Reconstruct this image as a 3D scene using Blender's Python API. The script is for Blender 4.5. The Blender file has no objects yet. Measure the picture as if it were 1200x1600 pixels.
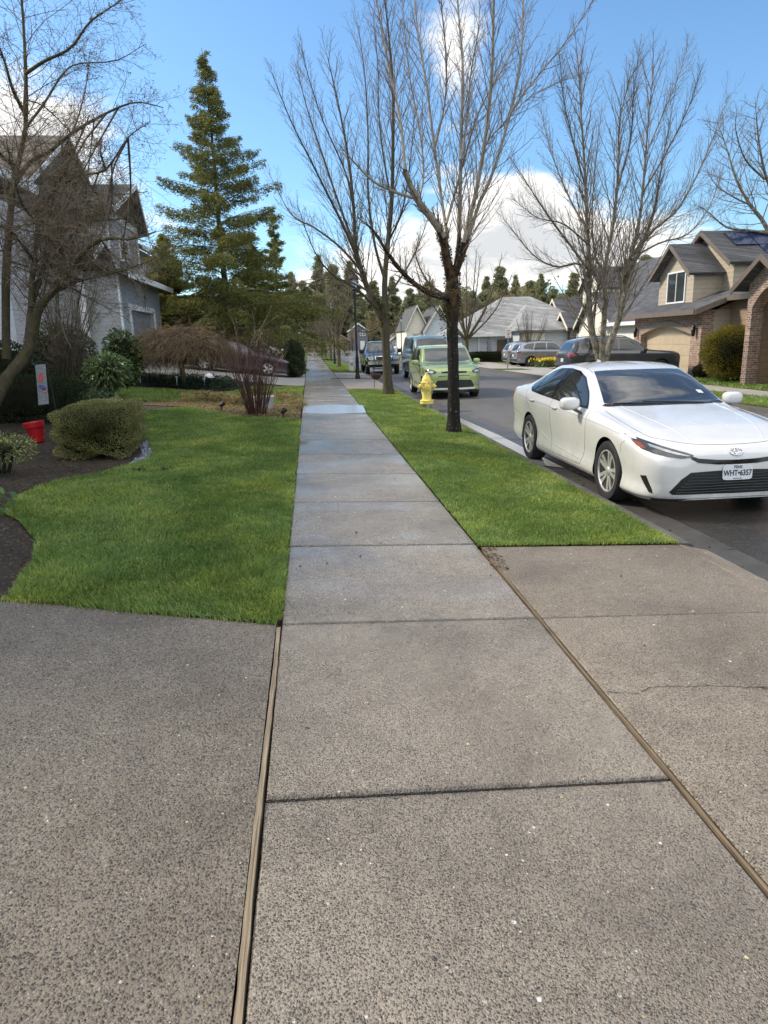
import bpy, bmesh, math, random
import numpy as np
from mathutils import Vector, Matrix
from mathutils.bvhtree import BVHTree

random.seed(7)
RNG = np.random.default_rng(7)
S = bpy.context.scene
COL = S.collection
R = math.radians

# ------------------------------------------------------------------ camera
F_PX, CAM_H = 1062.74, 1.5716
PITCH, YAW, ROLL = 0.24609, 0.10040, -0.027375
_fw = Vector((math.sin(YAW) * math.cos(PITCH), math.cos(YAW) * math.cos(PITCH), -math.sin(PITCH)))
_r0 = Vector((math.cos(YAW), -math.sin(YAW), 0))
_u0 = _r0.cross(_fw)
_rt = _r0 * math.cos(ROLL) + _u0 * math.sin(ROLL)
_up = _u0 * math.cos(ROLL) - _r0 * math.sin(ROLL)
cam_data = bpy.data.cameras.new('camera')
cam = bpy.data.objects.new('camera', cam_data)
COL.objects.link(cam)
cam_data.sensor_fit = 'HORIZONTAL'
cam_data.sensor_width = 36.0
cam_data.lens = 36.0 * F_PX / 1200.0
cam_data.clip_start = 0.05
cam_data.clip_end = 3000
m = Matrix((_rt, _up, -_fw)).transposed().to_4x4()
m.translation = (0, 0, CAM_H)
cam.matrix_world = m
S.camera = cam


def pray(px, py):
    return _fw + _rt * ((px - 600) / F_PX) - _up * ((py - 800) / F_PX)


def at(px, py, Y):
    """real point on the sight line of a photo pixel, Y metres up the street"""
    d = pray(px, py)
    return Vector((0, 0, CAM_H)) + d * (Y / d.y)


def atx(px, py, X):
    d = pray(px, py)
    return Vector((0, 0, CAM_H)) + d * (X / d.x)


# ------------------------------------------------------------------ light
SUN_AZ, SUN_EL = R(66), R(38)          # azimuth measured left of the street direction
S.view_settings.view_transform = 'Standard'
S.view_settings.look = 'None'
S.view_settings.gamma = 1.0
S.view_settings.exposure = 1.0
sun_dir = Vector((-math.sin(SUN_AZ) * math.cos(SUN_EL), math.cos(SUN_AZ) * math.cos(SUN_EL), math.sin(SUN_EL)))
sd = bpy.data.lights.new('sun', 'SUN')
sd.energy = 2.4
sd.angle = R(9)
sd.color = (1.0, 0.88, 0.72)
so = bpy.data.objects.new('sun', sd)
COL.objects.link(so)
so.rotation_euler = sun_dir.to_track_quat('Z', 'Y').to_euler()

W = bpy.data.worlds.new("World")
S.world = W
W.use_nodes = True
wn, wl = W.node_tree.nodes, W.node_tree.links
wn.clear()
w_out = wn.new('ShaderNodeOutputWorld')
w_bg = wn.new('ShaderNodeBackground')
w_sky = wn.new('ShaderNodeTexSky')
w_sky.sky_type = 'NISHITA'
w_sky.sun_disc = False
w_sky.sun_elevation = SUN_EL
w_sky.sun_rotation = -SUN_AZ
w_sky.altitude = 50
w_sky.air_density = 1.0
w_sky.dust_density = 0.6
w_sky.ozone_density = 1.6
w_bg.inputs['Strength'].default_value = 0.12
wl.new(w_bg.outputs[0], w_out.inputs[0])


def WM(op, a, b=None, c=None, clamp=False):
    n = wn.new('ShaderNodeMath')
    n.operation = op
    n.use_clamp = clamp
    for i, v in enumerate((a, b, c)):
        if v is None:
            continue
        if isinstance(v, (int, float)):
            n.inputs[i].default_value = v
        else:
            wl.new(v, n.inputs[i])
    return n.outputs[0]


w_tc = wn.new('ShaderNodeTexCoord')
w_dir = w_tc.outputs['Generated']
w_sep = wn.new('ShaderNodeSeparateXYZ')
wl.new(w_dir, w_sep.inputs[0])
dx, dy, dz = w_sep.outputs
# clouds live on a flat layer: project the direction on it
den = WM('ADD', WM('MAXIMUM', dz, 0.0), 0.22)
w_cmb = wn.new('ShaderNodeCombineXYZ')
wl.new(WM('DIVIDE', dx, den), w_cmb.inputs[0])
wl.new(WM('DIVIDE', dy, den), w_cmb.inputs[1])
wl.new(WM('MULTIPLY', dz, 1.6), w_cmb.inputs[2])


def wnoise(scale, detail=6, rough=0.55, off=0.0, dist=0.0):
    n = wn.new('ShaderNodeTexNoise')
    n.inputs['Scale'].default_value = scale
    n.inputs['Detail'].default_value = detail
    n.inputs['Roughness'].default_value = rough
    n.inputs['Distortion'].default_value = dist
    mp = wn.new('ShaderNodeMapping')
    mp.inputs['Location'].default_value = (off, off * 0.7, off * 0.3)
    wl.new(w_cmb.outputs[0], mp.inputs[0])
    wl.new(mp.outputs[0], n.inputs['Vector'])
    return n.outputs[0]


cl_a = wnoise(1.5, 8, 0.6, 3.1, 0.25)
cl_b = wnoise(5.5, 7, 0.62, 9.4, 0.3)
# cloud banks: (azimuth right of the street deg, elevation deg, width deg, height deg, weight)
banks = []


def bank_px(px, py, rx, ry, wgt):
    d = pray(px, py).normalized()
    banks.append((d, rx / F_PX, ry / F_PX, wgt))


for b in ((640, 410, 140, 50, .95), (765, 345, 80, 50, .85), (830, 305, 55, 36, .85), (885, 390, 110, 40, .85), (1010, 400, 120, 50, .75),
          (610, 470, 160, 30, .7), (845, 470, 80, 18, -.35), (722, 45, 42, 60, .55), (706, 125, 42, 50, .42), (700, 235, 32, 50, .34),
          (20, 190, 110, 55, 1.0), (120, 330, 140, 80, .8), (1160, 470, 120, 60, .6), (900, 60, 90, 25, .18)):
    bank_px(*b)
for v, rx, ry, wgt in (((.5, .39, .76), .34, .20, .22), ((.2, .15, .97), .3, .3, .2), ((.75, .1, .65), .25, .2, .25), ((.62, .62, .48), .2, .12, .30)):  # out-of-view banks added for the windscreen to reflect
    banks.append((Vector(v).normalized(), rx, ry, wgt))
bias = None
for d, rx, ry, wgt in banks:
    el = math.asin(d.z)
    az = math.atan2(d.x, d.y)
    # tangent-plane offsets
    east = Vector((math.cos(az), -math.sin(az), 0))
    north = d.cross(east) * -1
    if north.z < 0:
        north = -north

    def dotn(v):
        n = wn.new('ShaderNodeVectorMath')
        n.operation = 'DOT_PRODUCT'
        n.inputs[1].default_value = v
        wl.new(w_dir, n.inputs[0])
        return n.outputs['Value']
    a = WM('DIVIDE', dotn(east), rx)
    b = WM('DIVIDE', dotn(north), ry)
    f = WM('GREATER_THAN', dotn(d), 0.3)
    q = WM('ADD', WM('MULTIPLY', a, a), WM('MULTIPLY', b, b))
    e = WM('MULTIPLY', WM('MULTIPLY', WM('POWER', 2.718, WM('MULTIPLY', q, -0.8)), f), wgt)
    bias = e if bias is None else WM('ADD', bias, e)
# broken cloud added to the unseen sky behind the photographer as fill light
back = WM('MULTIPLY', WM('SUBTRACT', 0.25, dy, clamp=True), 0.62, clamp=True)
bias = WM('ADD', bias, back)
high = WM('MULTIPLY', WM('SUBTRACT', dz, 0.50, clamp=True), 1.1, clamp=True)  # overhead cloud out of view, added to fill the shade
bias = WM('ADD', bias, high)
shape = WM('ADD', WM('ADD', bias, WM('MULTIPLY', WM('SUBTRACT', cl_a, 0.5), 1.5)), WM('MULTIPLY', WM('SUBTRACT', cl_b, 0.5), 1.25))
mr = wn.new('ShaderNodeMapRange')
mr.interpolation_type = 'SMOOTHSTEP'
mr.inputs['From Min'].default_value = 0.30
mr.inputs['From Max'].default_value = 1.02
wl.new(shape, mr.inputs['Value'])
cov = mr.outputs[0]
# cloud brightness: bright tops, bluish grey hearts
core = WM('SUBTRACT', shape, 0.78, clamp=True)
ccol = wn.new('ShaderNodeMix')
ccol.data_type = 'RGBA'
wl.new(WM('MULTIPLY', core, 1.3, clamp=True), ccol.inputs[0])
CLOUD_HI, CLOUD_LO = (6.0, 5.8, 5.5, 1), (3.3, 3.4, 3.5, 1)
ccol.inputs[6].default_value = CLOUD_HI
ccol.inputs[7].default_value = CLOUD_LO
tint = wn.new('ShaderNodeMix')
tint.data_type = 'RGBA'
tint.blend_type = 'MULTIPLY'
tint.inputs[0].default_value = 1.0
wl.new(w_sky.outputs[0], tint.inputs[6])
tint.inputs[7].default_value = (.60, .79, .90, 1)
wmix = wn.new('ShaderNodeMix')
wmix.data_type = 'RGBA'
wl.new(cov, wmix.inputs[0])
wl.new(tint.outputs[2], wmix.inputs[6])
# unseen clouds behind and above are brightened as added fill for the shade
fill_gain = WM('ADD', 1.0, WM('ADD', WM('MULTIPLY', back, 1.3), WM('MULTIPLY', high, 1.4)))
cscale = wn.new('ShaderNodeVectorMath')
cscale.operation = 'SCALE'
wl.new(ccol.outputs[2], cscale.inputs[0])
wl.new(fill_gain, cscale.inputs['Scale'])
wl.new(cscale.outputs[0], wmix.inputs[7])
wl.new(wmix.outputs[2], w_bg.inputs['Color'])


# ------------------------------------------------------------------ terrain
def smooth(a, b, v):
    t = min(1.0, max(0.0, (v - a) / (b - a)))
    return t * t * (3 - 2 * t)


CURB0, CURB1 = 2.98, 3.13               # kerb on our side
ROAD0, ROAD1 = 3.13, 10.30              # carriageway
FCURB1 = 10.45
_px = [-1.0, 3.13, 3.14, 6.7, 10.29, 10.30, 14, 22, 60, 200]
_pz = [0.045, -0.141, -0.235, -0.165, -0.27, -0.15, -0.24, -0.30, -0.3, -0.3]


def gz(x, y=0.0):
    if x < -1.0:
        k = 0.045 + 0.075 * smooth(15, 27, y)
        return 0.045 + k * min(-1.0 - x, 8.0)
    return float(np.interp(x, _px, _pz))


def gp(px, py, dz=0.0):
    """ground point under a photo pixel"""
    d = pray(px, py)
    t = 1.0
    lo, hi = 0.5, 400.0
    for _ in range(60):
        t = 0.5 * (lo + hi)
        if CAM_H + d.z * t > gz(d.x * t, d.y * t) + dz:
            lo = t
        else:
            hi = t
    return Vector((d.x * t, d.y * t, gz(d.x * t, d.y * t) + dz))


# ------------------------------------------------------------------ mesh helpers
class MB:
    def __init__(self):
        self.v, self.f, self.mi = [], [], []

    def add(self, vs, fs, mi=0):
        o = len(self.v)
        self.v += [tuple(p) for p in vs]
        self.f += [tuple(i + o for i in q) for q in fs]
        self.mi += [mi] * len(fs)
        return self

    def box(self, x0, x1, y0, y1, z0, z1, mi=0):
        vs = [(x, y, z) for z in (z0, z1) for y in (y0, y1) for x in (x0, x1)]
        return self.add(vs, [(0, 2, 3, 1), (4, 5, 7, 6), (0, 1, 5, 4), (2, 6, 7, 3), (0, 4, 6, 2), (1, 3, 7, 5)], mi)

    def prism(self, poly, vec, mi=0):
        n = len(poly)
        vec = Vector(vec)
        a = [Vector(p) for p in poly]
        nrm = Vector((0, 0, 0))
        for i in range(n):
            nrm += a[i].cross(a[(i + 1) % n])
        if nrm.dot(vec) > 0:
            a.reverse()
        vs = a + [p + vec for p in a]
        fs = [tuple(range(n)), tuple(reversed(range(n, 2 * n)))]
        fs += [(i, i + n, (i + 1) % n + n, (i + 1) % n) for i in range(n)]
        return self.add(vs, fs, mi)

    def tube(self, pts, rad, n=6, mi=0, cap=True):
        pts = [Vector(p) for p in pts]
        k = len(pts)
        if not hasattr(rad, '__len__'):
            rad = [rad] * k
        vs, fs = [], []
        ref = None
        for i in range(k):
            t = (pts[min(i + 1, k - 1)] - pts[max(i - 1, 0)])
            if t.length < 1e-9:
                t = Vector((0, 0, 1))
            t.normalize()
            if ref is None:
                ref = t.orthogonal().normalized()
            ref = (ref - t * ref.dot(t))
            if ref.length < 1e-6:
                ref = t.orthogonal()
            ref.normalize()
            b = t.cross(ref)
            for j in range(n):
                a = 2 * math.pi * j / n
                vs.append(pts[i] + (ref * math.cos(a) + b * math.sin(a)) * rad[i])
        for i in range(k - 1):
            for j in range(n):
                j2 = (j + 1) % n
                fs.append((i * n + j, i * n + j2, (i + 1) * n + j2, (i + 1) * n + j))
        if cap:
            fs.append(tuple(reversed(range(n))))
            fs.append(tuple(range((k - 1) * n, k * n)))
        return self.add(vs, fs, mi)

    def lathe(self, prof, c=(0, 0, 0), n=20, axis='z', mi=0, cap=True):
        vs, fs = [], []
        for r, z in prof:
            for j in range(n):
                a = 2 * math.pi * j / n
                p = (r * math.cos(a), r * math.sin(a), z)
                if axis == 'y':
                    p = (p[0], p[2], -p[1])
                elif axis == 'x':
                    p = (p[2], p[0], p[1])
                vs.append((p[0] + c[0], p[1] + c[1], p[2] + c[2]))
        k = len(prof)
        for i in range(k - 1):
            for j in range(n):
                j2 = (j + 1) % n
                fs.append((i * n + j, i * n + j2, (i + 1) * n + j2, (i + 1) * n + j))
        if cap:
            fs.append(tuple(reversed(range(n))))
            fs.append(tuple(range((k - 1) * n, k * n)))
        return self.add(vs, fs, mi)

    def build(self, name, mats, parent=None, origin=None, smooth_deg=None, bevel=0):
        if not isinstance(mats, (list, tuple)):
            mats = [mats]
        o = Vector(origin) if origin is not None else (parent_loc(parent) if parent else Vector((0, 0, 0)))
        me = bpy.data.meshes.new(name)
        va = np.array(self.v, dtype=float) - np.array(o)
        me.from_pydata([tuple(p) for p in va], [], self.f)
        for mm in mats:
            me.materials.append(mm)
        if len(mats) > 1:
            me.polygons.foreach_set('material_index', self.mi)
        if smooth_deg is not None:
            me.polygons.foreach_set('use_smooth', [True] * len(me.polygons))
            me.set_sharp_from_angle(angle=R(smooth_deg))
        me.update()
        ob = bpy.data.objects.new(name, me)
        COL.objects.link(ob)
        if parent:
            ob.parent = parent
        elif origin is not None:
            ob.location = o
        if bevel:
            bv = ob.modifiers.new('bevel', 'BEVEL')
            bv.width = bevel
            bv.segments = 2
            bv.limit_method = 'ANGLE'
        return ob


def parent_loc(o):
    v = Vector((0, 0, 0))
    while o is not None:
        v += o.location
        o = o.parent
    return v


def raw_mesh(name, V, F, mats, parent=None, origin=None, smoothf=False):
    """fast mesh from numpy arrays; all faces with the same corner count"""
    V = np.asarray(V, dtype=np.float32)
    F = np.asarray(F, dtype=np.int32)
    o = Vector(origin) if origin is not None else (parent_loc(parent) if parent else Vector((0, 0, 0)))
    V = V - np.array(o, dtype=np.float32)
    k = F.shape[1]
    me = bpy.data.meshes.new(name)
    me.vertices.add(len(V))
    me.vertices.foreach_set('co', V.ravel())
    me.loops.add(F.size)
    me.loops.foreach_set('vertex_index', F.ravel())
    me.polygons.add(len(F))
    me.polygons.foreach_set('loop_start', np.arange(0, F.size, k, dtype=np.int32))
    me.polygons.foreach_set('loop_total', np.full(len(F), k, dtype=np.int32))
    if smoothf:
        me.polygons.foreach_set('use_smooth', np.ones(len(F), dtype=bool))
    me.update(calc_edges=True)
    for mm in (mats if isinstance(mats, (list, tuple)) else [mats]):
        me.materials.append(mm)
    ob = bpy.data.objects.new(name, me)
    COL.objects.link(ob)
    if parent:
        ob.parent = parent
    elif origin is not None:
        ob.location = o
    return ob


def tag(o, label=None, cat=None, group=None, kind=None):
    if label:
        o['label'] = label
    if cat:
        o['category'] = cat
    if group:
        o['group'] = group
    if kind:
        o['kind'] = kind
    return o


def thing(name, label, cat, loc=(0, 0, 0), group=None):
    o = bpy.data.objects.new(name, None)
    o.empty_display_size = 0.2
    COL.objects.link(o)
    o.location = loc
    return tag(o, label, cat, group)


def copy_tree(o, parent=None):
    c = o.copy()
    COL.objects.link(c)
    c.parent = parent
    for ch in list(o.children):
        copy_tree(ch, c)
    return c


def copy_thing(o, loc, rotz=0.0, scale=1.0, label=None, group=None):
    c = copy_tree(o)
    c.location = loc
    c.rotation_euler = (0, 0, rotz)
    c.scale = (scale,) * 3 if not hasattr(scale, '__len__') else scale
    if label:
        c['label'] = label
    if group:
        c['group'] = group
    return c
# ------------------------------------------------------------------ materials
class NT:
    def __init__(self, name):
        self.m = bpy.data.materials.new(name)
        self.m.use_nodes = True
        self.n, self.l = self.m.node_tree.nodes, self.m.node_tree.links
        self.b = self.n['Principled BSDF']
        self.g = None

    def new(self, t, **kw):
        x = self.n.new('ShaderNode' + t)
        for k, v in kw.items():
            setattr(x, k, v)
        return x

    def put(self, sock, v):
        if isinstance(v, bpy.types.NodeSocket):
            self.l.new(v, sock)
        elif isinstance(v, tuple) and len(v) == 3 and sock.type == 'RGBA':
            sock.default_value = (*v, 1)
        else:
            sock.default_value = v

    def pos(self):
        if self.g is None:
            self.g = self.new('NewGeometry')
        return self.g.outputs['Position']

    def obj(self):
        return self.new('TexCoord').outputs['Object']

    def island(self):
        if self.g is None:
            self.g = self.new('NewGeometry')
        return self.g.outputs['Random Per Island']

    def map(self, vec, scale=(1, 1, 1), loc=(0, 0, 0), rot=(0, 0, 0)):
        x = self.new('Mapping')
        self.put(x.inputs[0], vec)
        x.inputs['Scale'].default_value = scale
        x.inputs['Location'].default_value = loc
        x.inputs['Rotation'].default_value = rot
        return x.outputs[0]

    def noise(self, vec, scale, detail=4, rough=.5, col=False, dist=0):
        x = self.new('TexNoise')
        self.put(x.inputs['Vector'], vec)
        x.inputs['Scale'].default_value = scale
        x.inputs['Detail'].default_value = detail
        x.inputs['Roughness'].default_value = rough
        x.inputs['Distortion'].default_value = dist
        return x.outputs[1 if col else 0]

    def voro(self, vec, scale, feature='F1', rnd=1.0):
        x = self.new('TexVoronoi', feature=feature)
        self.put(x.inputs['Vector'], vec)
        x.inputs['Scale'].default_value = scale
        x.inputs['Randomness'].default_value = rnd
        return x

    def ramp(self, fac, stops, interp='LINEAR'):
        x = self.new('ValToRGB')
        x.color_ramp.interpolation = interp
        els = x.color_ramp.elements
        while len(els) < len(stops):
            els.new(0.5)
        for e, (p, c) in zip(els, stops):
            e.position = p
            e.color = (*c, 1) if hasattr(c, '__len__') else (c, c, c, 1)
        self.put(x.inputs[0], fac)
        return x.outputs[0]

    def mix(self, fac, a, b, blend='MIX'):
        x = self.new('Mix', data_type='RGBA', blend_type=blend)
        self.put(x.inputs[0], fac)
        self.put(x.inputs[6], a)
        self.put(x.inputs[7], b)
        return x.outputs[2]

    def math(self, op, a, b=None, clamp=False):
        x = self.new('Math', operation=op, use_clamp=clamp)
        self.put(x.inputs[0], a)
        if b is not None:
            self.put(x.inputs[1], b)
        return x.outputs[0]

    def range(self, v, a, b, c=0.0, d=1.0, smooth=False):
        x = self.new('MapRange')
        if smooth:
            x.interpolation_type = 'SMOOTHSTEP'
        self.put(x.inputs[0], v)
        for i, q in enumerate((a, b, c, d)):
            x.inputs[i + 1].default_value = q
        return x.outputs[0]

    def sep(self, v, rgb=False):
        x = self.new('SeparateColor' if rgb else 'SeparateXYZ')
        self.put(x.inputs[0], v)
        return x.outputs

    def comb(self, a, b, c):
        x = self.new('CombineXYZ')
        for i, v in enumerate((a, b, c)):
            self.put(x.inputs[i], v)
        return x.outputs[0]

    def bump(self, h, strength=.5, dist=.01, prev=None):
        x = self.new('Bump')
        x.inputs['Strength'].default_value = strength
        x.inputs['Distance'].default_value = dist
        self.put(x.inputs['Height'], h)
        if prev is not None:
            self.put(x.inputs['Normal'], prev)
        return x.outputs[0]

    def out(self, col=None, rough=None, metal=None, spec=None, normal=None, coat=None, coat_r=None, trans=None, ior=None, sub=None, emit=None, alpha=None):
        b = self.b
        for k, v in (('Base Color', col), ('Roughness', rough), ('Metallic', metal), ('Specular IOR Level', spec), ('Normal', normal),
                     ('Coat Weight', coat), ('Coat Roughness', coat_r), ('Transmission Weight', trans), ('IOR', ior), ('Alpha', alpha)):
            if v is not None:
                self.put(b.inputs[k], v)
        return self.m


def plain(name, col, rough=.6, var=.12, scale=6.0, metal=0., spec=.5, coat=0., bumpy=0., bscale=40., obj=True):
    """a surface with mild natural variation"""
    t = NT(name)
    c = t.obj() if obj else t.pos()
    n = t.noise(c, scale, 5, .6)
    lo = tuple(x * (1 - var) for x in col)
    hi = tuple(min(1, x * (1 + var)) for x in col)
    k = t.mix(t.range(n, .3, .7), lo, hi)
    rr = t.range(t.noise(c, scale * 2.3, 3), .3, .7, max(0.02, rough - .08), min(1, rough + .08))
    nm = t.bump(t.noise(c, bscale, 5, .6), bumpy, .01) if bumpy else None
    return t.out(k, rr, metal, spec, nm, coat, .03 if coat else None)


def aggregate(name, cols, cement, scale=95, wet=.0, tone=1.0, sheen=(.42, .62), joint=None, damp=False):
    """exposed aggregate concrete: pebbles in cement"""
    t = NT(name)
    p = t.pos()
    warp = t.mix(.012, p, t.noise(p, 60, 2, col=True), 'ADD')
    v = t.voro(warp, scale)
    rnd = t.sep(v.outputs['Color'], True)
    peb = t.ramp(rnd[0], cols, 'CONSTANT')
    v0 = t.voro(warp, scale * 2.1)
    fine = t.ramp(t.sep(v0.outputs['Color'], True)[1], cols, 'CONSTANT')
    d = v.outputs['Distance']
    edge = t.range(d, .42, .62)
    col = t.mix(edge, peb, t.mix(.55, fine, cement))
    # dirt between the pebbles and large soft stains
    big = t.noise(p, 1.1, 5, .6)
    col = t.mix(1.0, col, t.ramp(big, [(.28, (.66 * tone, .65 * tone, .64 * tone)), (.5, (.98 * tone,) * 3), (.72, (1.18 * tone,) * 3)]), 'MULTIPLY')
    isl = t.range(t.island(), 0, 1, .84, 1.14)
    col = t.mix(1.0, col, t.comb(isl, isl, isl), 'MULTIPLY')
    mid = t.noise(p, 9, 4, .65)
    col = t.mix(1.0, col, t.ramp(mid, [(.25, (.84, .82, .80)), (.75, (1.14, 1.14, 1.14))]), 'MULTIPLY')
    if joint:
        # dirt gathered along the joints
        yy = t.sep(p)[1]
        f = t.math('FRACT', t.math('DIVIDE', t.math('SUBTRACT', yy, joint[0]), joint[1]))
        e = t.math('MULTIPLY', t.math('MINIMUM', f, t.math('SUBTRACT', 1.0, f)), joint[1])
        e = t.math('ADD', e, t.math('MULTIPLY', t.math('SUBTRACT', t.noise(p, 14, 4, .7), .5), .05))
        k = t.range(e, .004, .034, .42, 1.0, True)
        col = t.mix(1.0, col, t.comb(k, k, k), 'MULTIPLY')
    # sparse bigger stones: white, straw, rust and slate
    v2 = t.voro(p, 11.5)
    r2 = t.sep(v2.outputs['Color'], True)
    size = t.range(r2[2], 0, 1, .045, .10)
    on = t.math('MULTIPLY', t.math('LESS_THAN', v2.outputs['Distance'], size), t.math('GREATER_THAN', r2[1], .52))
    stone = t.ramp(r2[0], [(0, (.80, .78, .72)), (.3, (.60, .50, .28)), (.48, (.33, .17, .09)), (.56, (.66, .65, .62)), (.72, (.05, .05, .06)), (.86, (.40, .36, .30))], 'CONSTANT')
    col = t.mix(t.math('MULTIPLY', on, .85), col, stone)
    # and a scatter of small pale chips
    v3 = t.voro(p, 34)
    r3 = t.sep(v3.outputs['Color'], True)
    on3 = t.math('MULTIPLY', t.math('LESS_THAN', v3.outputs['Distance'], t.range(r3[2], 0, 1, .08, .17)), t.math('GREATER_THAN', r3[1], .84))
    col = t.mix(t.math('MULTIPLY', on3, .75), col, t.ramp(r3[0], [(0, (.58, .55, .47)), (.35, (.42, .34, .20)), (.6, (.05, .045, .045)), (.8, (.66, .64, .58))], 'CONSTANT'))
    h = t.math('ADD', t.range(d, .0, .6, 1, 0), t.math('MULTIPLY', t.noise(p, 220, 3, .7), .5))
    h = t.math('ADD', h, t.math('MULTIPLY', on, .4))
    nm = t.bump(h, 1.0, .006)
    if damp:
        # a film of water levels the pits in soft patches further along the path
        px_, py_, _z = t.sep(p)
        film = t.range(t.noise(t.map(p, (.9, 1.5, 1), (3, 1, 0)), .85, 5, .6), .26, .62, .30, 1, True)
        film = t.math('MULTIPLY', film, t.range(t.math('ADD', py_, t.math('MULTIPLY', px_, .8)), 3.0, 4.6, .1, 1, True))
        nm.node.inputs['Strength'].default_value = 1.0
        t.put(nm.node.inputs['Strength'], t.range(film, 0, 1, 1.0, .13))
        col = t.mix(t.math('MULTIPLY', film, .12), col, (.05, .047, .043))
    nm = t.bump(t.noise(p, 2.2, 4), .25, .02, nm)
    ro = t.range(t.noise(t.map(p, (.8, 1.5, 1)), .9, 5, .6), .36, .64, sheen[0], sheen[1])
    if damp:
        ro = t.mix(film, ro, (.11, .11, .11))
    return t.out(col, ro, 0, .75 if damp else .5, nm)


AGG = [(0, (.150, .122, .092)), (.16, (.220, .184, .142)), (.30, (.080, .068, .055)), (.42, (.275, .235, .182)), (.56, (.175, .142, .102)),
       (.68, (.058, .051, .045)), (.76, (.310, .268, .205)), (.86, (.215, .160, .105)), (.92, (.13, .12, .115)), (.97, (.36, .34, .31))]
M_walk = aggregate('walk_aggregate', AGG, (.300, .258, .200), 146, tone=1.12, sheen=(.20, .58), joint=(2.1204, 1.5544), damp=True)
M_drive = aggregate('drive_aggregate', AGG, (.245, .210, .165), 118, tone=.93, sheen=(.45, .65))
M_apron = aggregate('apron_aggregate', AGG, (.290, .242, .182), 146, tone=1.0, sheen=(.42, .62))


def m_puddle():
    t = NT('standing_water')
    n = t.bump(t.noise(t.pos(), 26, 4), .25, .01)
    return t.out((.26, .25, .24), .12, 0, 1.0, n)


M_puddle = m_puddle()


def m_asphalt():
    t = NT('asphalt')
    p = t.pos()
    v = t.voro(p, 130)
    r = t.sep(v.outputs['Color'], True)[0]
    c = t.ramp(r, [(0, (.070, .067, .064)), (.5, (.105, .100, .094)), (.85, (.150, .142, .132)), (.95, (.21, .195, .18))], 'CONSTANT')
    st = t.map(p, (1.2, .07, 1))
    c = t.mix(1.0, c, t.ramp(t.noise(st, 1.6, 5, .6), [(.3, (.80, .80, .82)), (.7, (1.22, 1.18, 1.12))]), 'MULTIPLY')
    c = t.mix(1.0, c, t.ramp(t.noise(p, 3, 5, .7), [(.3, (.85,) * 3), (.7, (1.1,) * 3)]), 'MULTIPLY')
    # damp dark band along the near gutter; by the car it also paints its shadow
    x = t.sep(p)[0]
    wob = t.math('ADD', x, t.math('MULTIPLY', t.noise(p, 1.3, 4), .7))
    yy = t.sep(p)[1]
    wob = t.math('SUBTRACT', wob, t.range(t.math('ADD', yy, t.math('MULTIPLY', t.noise(p, .5, 4), 2.5)), 7.5, 10.5, 2.6, 0, True))  # wider beside the parked car: wetness plus its shadow put into the colour
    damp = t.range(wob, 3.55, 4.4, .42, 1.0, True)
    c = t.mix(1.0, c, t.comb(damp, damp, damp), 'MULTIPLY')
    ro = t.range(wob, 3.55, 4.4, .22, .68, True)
    h = t.math('ADD', v.outputs['Distance'], t.noise(p, 90, 3))
    return t.out(c, ro, 0, .5, t.bump(h, .6, .006))


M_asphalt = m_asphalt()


def m_concrete(name, a=(.30, .285, .26), b=(.20, .19, .175), rough=.7, damp=False):
    t = NT(name)
    p = t.pos()
    n = t.noise(p, 2.2, 6, .65)
    c = t.mix(t.range(n, .3, .7), b, a)
    c = t.mix(1.0, c, t.ramp(t.noise(p, 160, 3, .7), [(.3, (.8,) * 3), (.7, (1.15,) * 3)]), 'MULTIPLY')
    if damp:
        st = t.range(t.noise(p, .8, 4), .42, .58, .3, .75)
        rough = st
    return t.out(c, rough, 0, .5, t.bump(t.noise(p, 120, 4, .7), .4, .006))


M_curb = m_concrete('kerb_concrete', (.105, .097, .085), (.052, .048, .044), .82)
M_gutter = m_concrete('gutter_concrete', (.070, .066, .060), (.032, .030, .028), .7)
M_conc_far = m_concrete('drive_concrete', (.36, .33, .29), (.26, .24, .21))


def m_soil(name, a=(.060, .047, .036), b=(.022, .018, .014), sc=60):
    t = NT(name)
    p = t.pos()
    n = t.noise(p, sc, 6, .75)
    c = t.mix(t.range(n, .35, .65), b, a)
    c = t.mix(1.0, c, t.ramp(t.noise(p, 1.5, 5), [(.3, (.75,) * 3), (.7, (1.25, 1.2, 1.1))]), 'MULTIPLY')
    v = t.voro(p, 45)
    chip = t.math('GREATER_THAN', t.sep(v.outputs['Color'], True)[0], .9)
    c = t.mix(t.math('MULTIPLY', chip, .6), c, (.16, .11, .07))
    h = t.math('ADD', n, t.math('MULTIPLY', v.outputs['Distance'], .6))
    return t.out(c, .85, 0, .3, t.bump(h, 1.0, .02))


M_soil = m_soil('bed_soil')
M_mulch = m_soil('straw_mulch', (.21, .15, .08), (.07, .05, .03), 35)


def m_turf(name, a=(.050, .085, .018), b=(.028, .050, .012)):
    t = NT(name)
    p = t.pos()
    n = t.noise(p, 90, 4, .7)
    c = t.mix(t.range(n, .3, .7), b, a)
    c = t.mix(1.0, c, t.ramp(t.noise(p, 1.2, 5, .6), [(.3, (.75, .8, .8)), (.7, (1.3, 1.2, 1.0))]), 'MULTIPLY')
    return t.out(c, .9, 0, .2, t.bump(n, 1, .03))


M_turf = m_turf('turf_base', (.085, .120, .022), (.05, .075, .016))
M_field = m_turf('field_ground', (.060, .085, .025), (.04, .055, .02))


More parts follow.
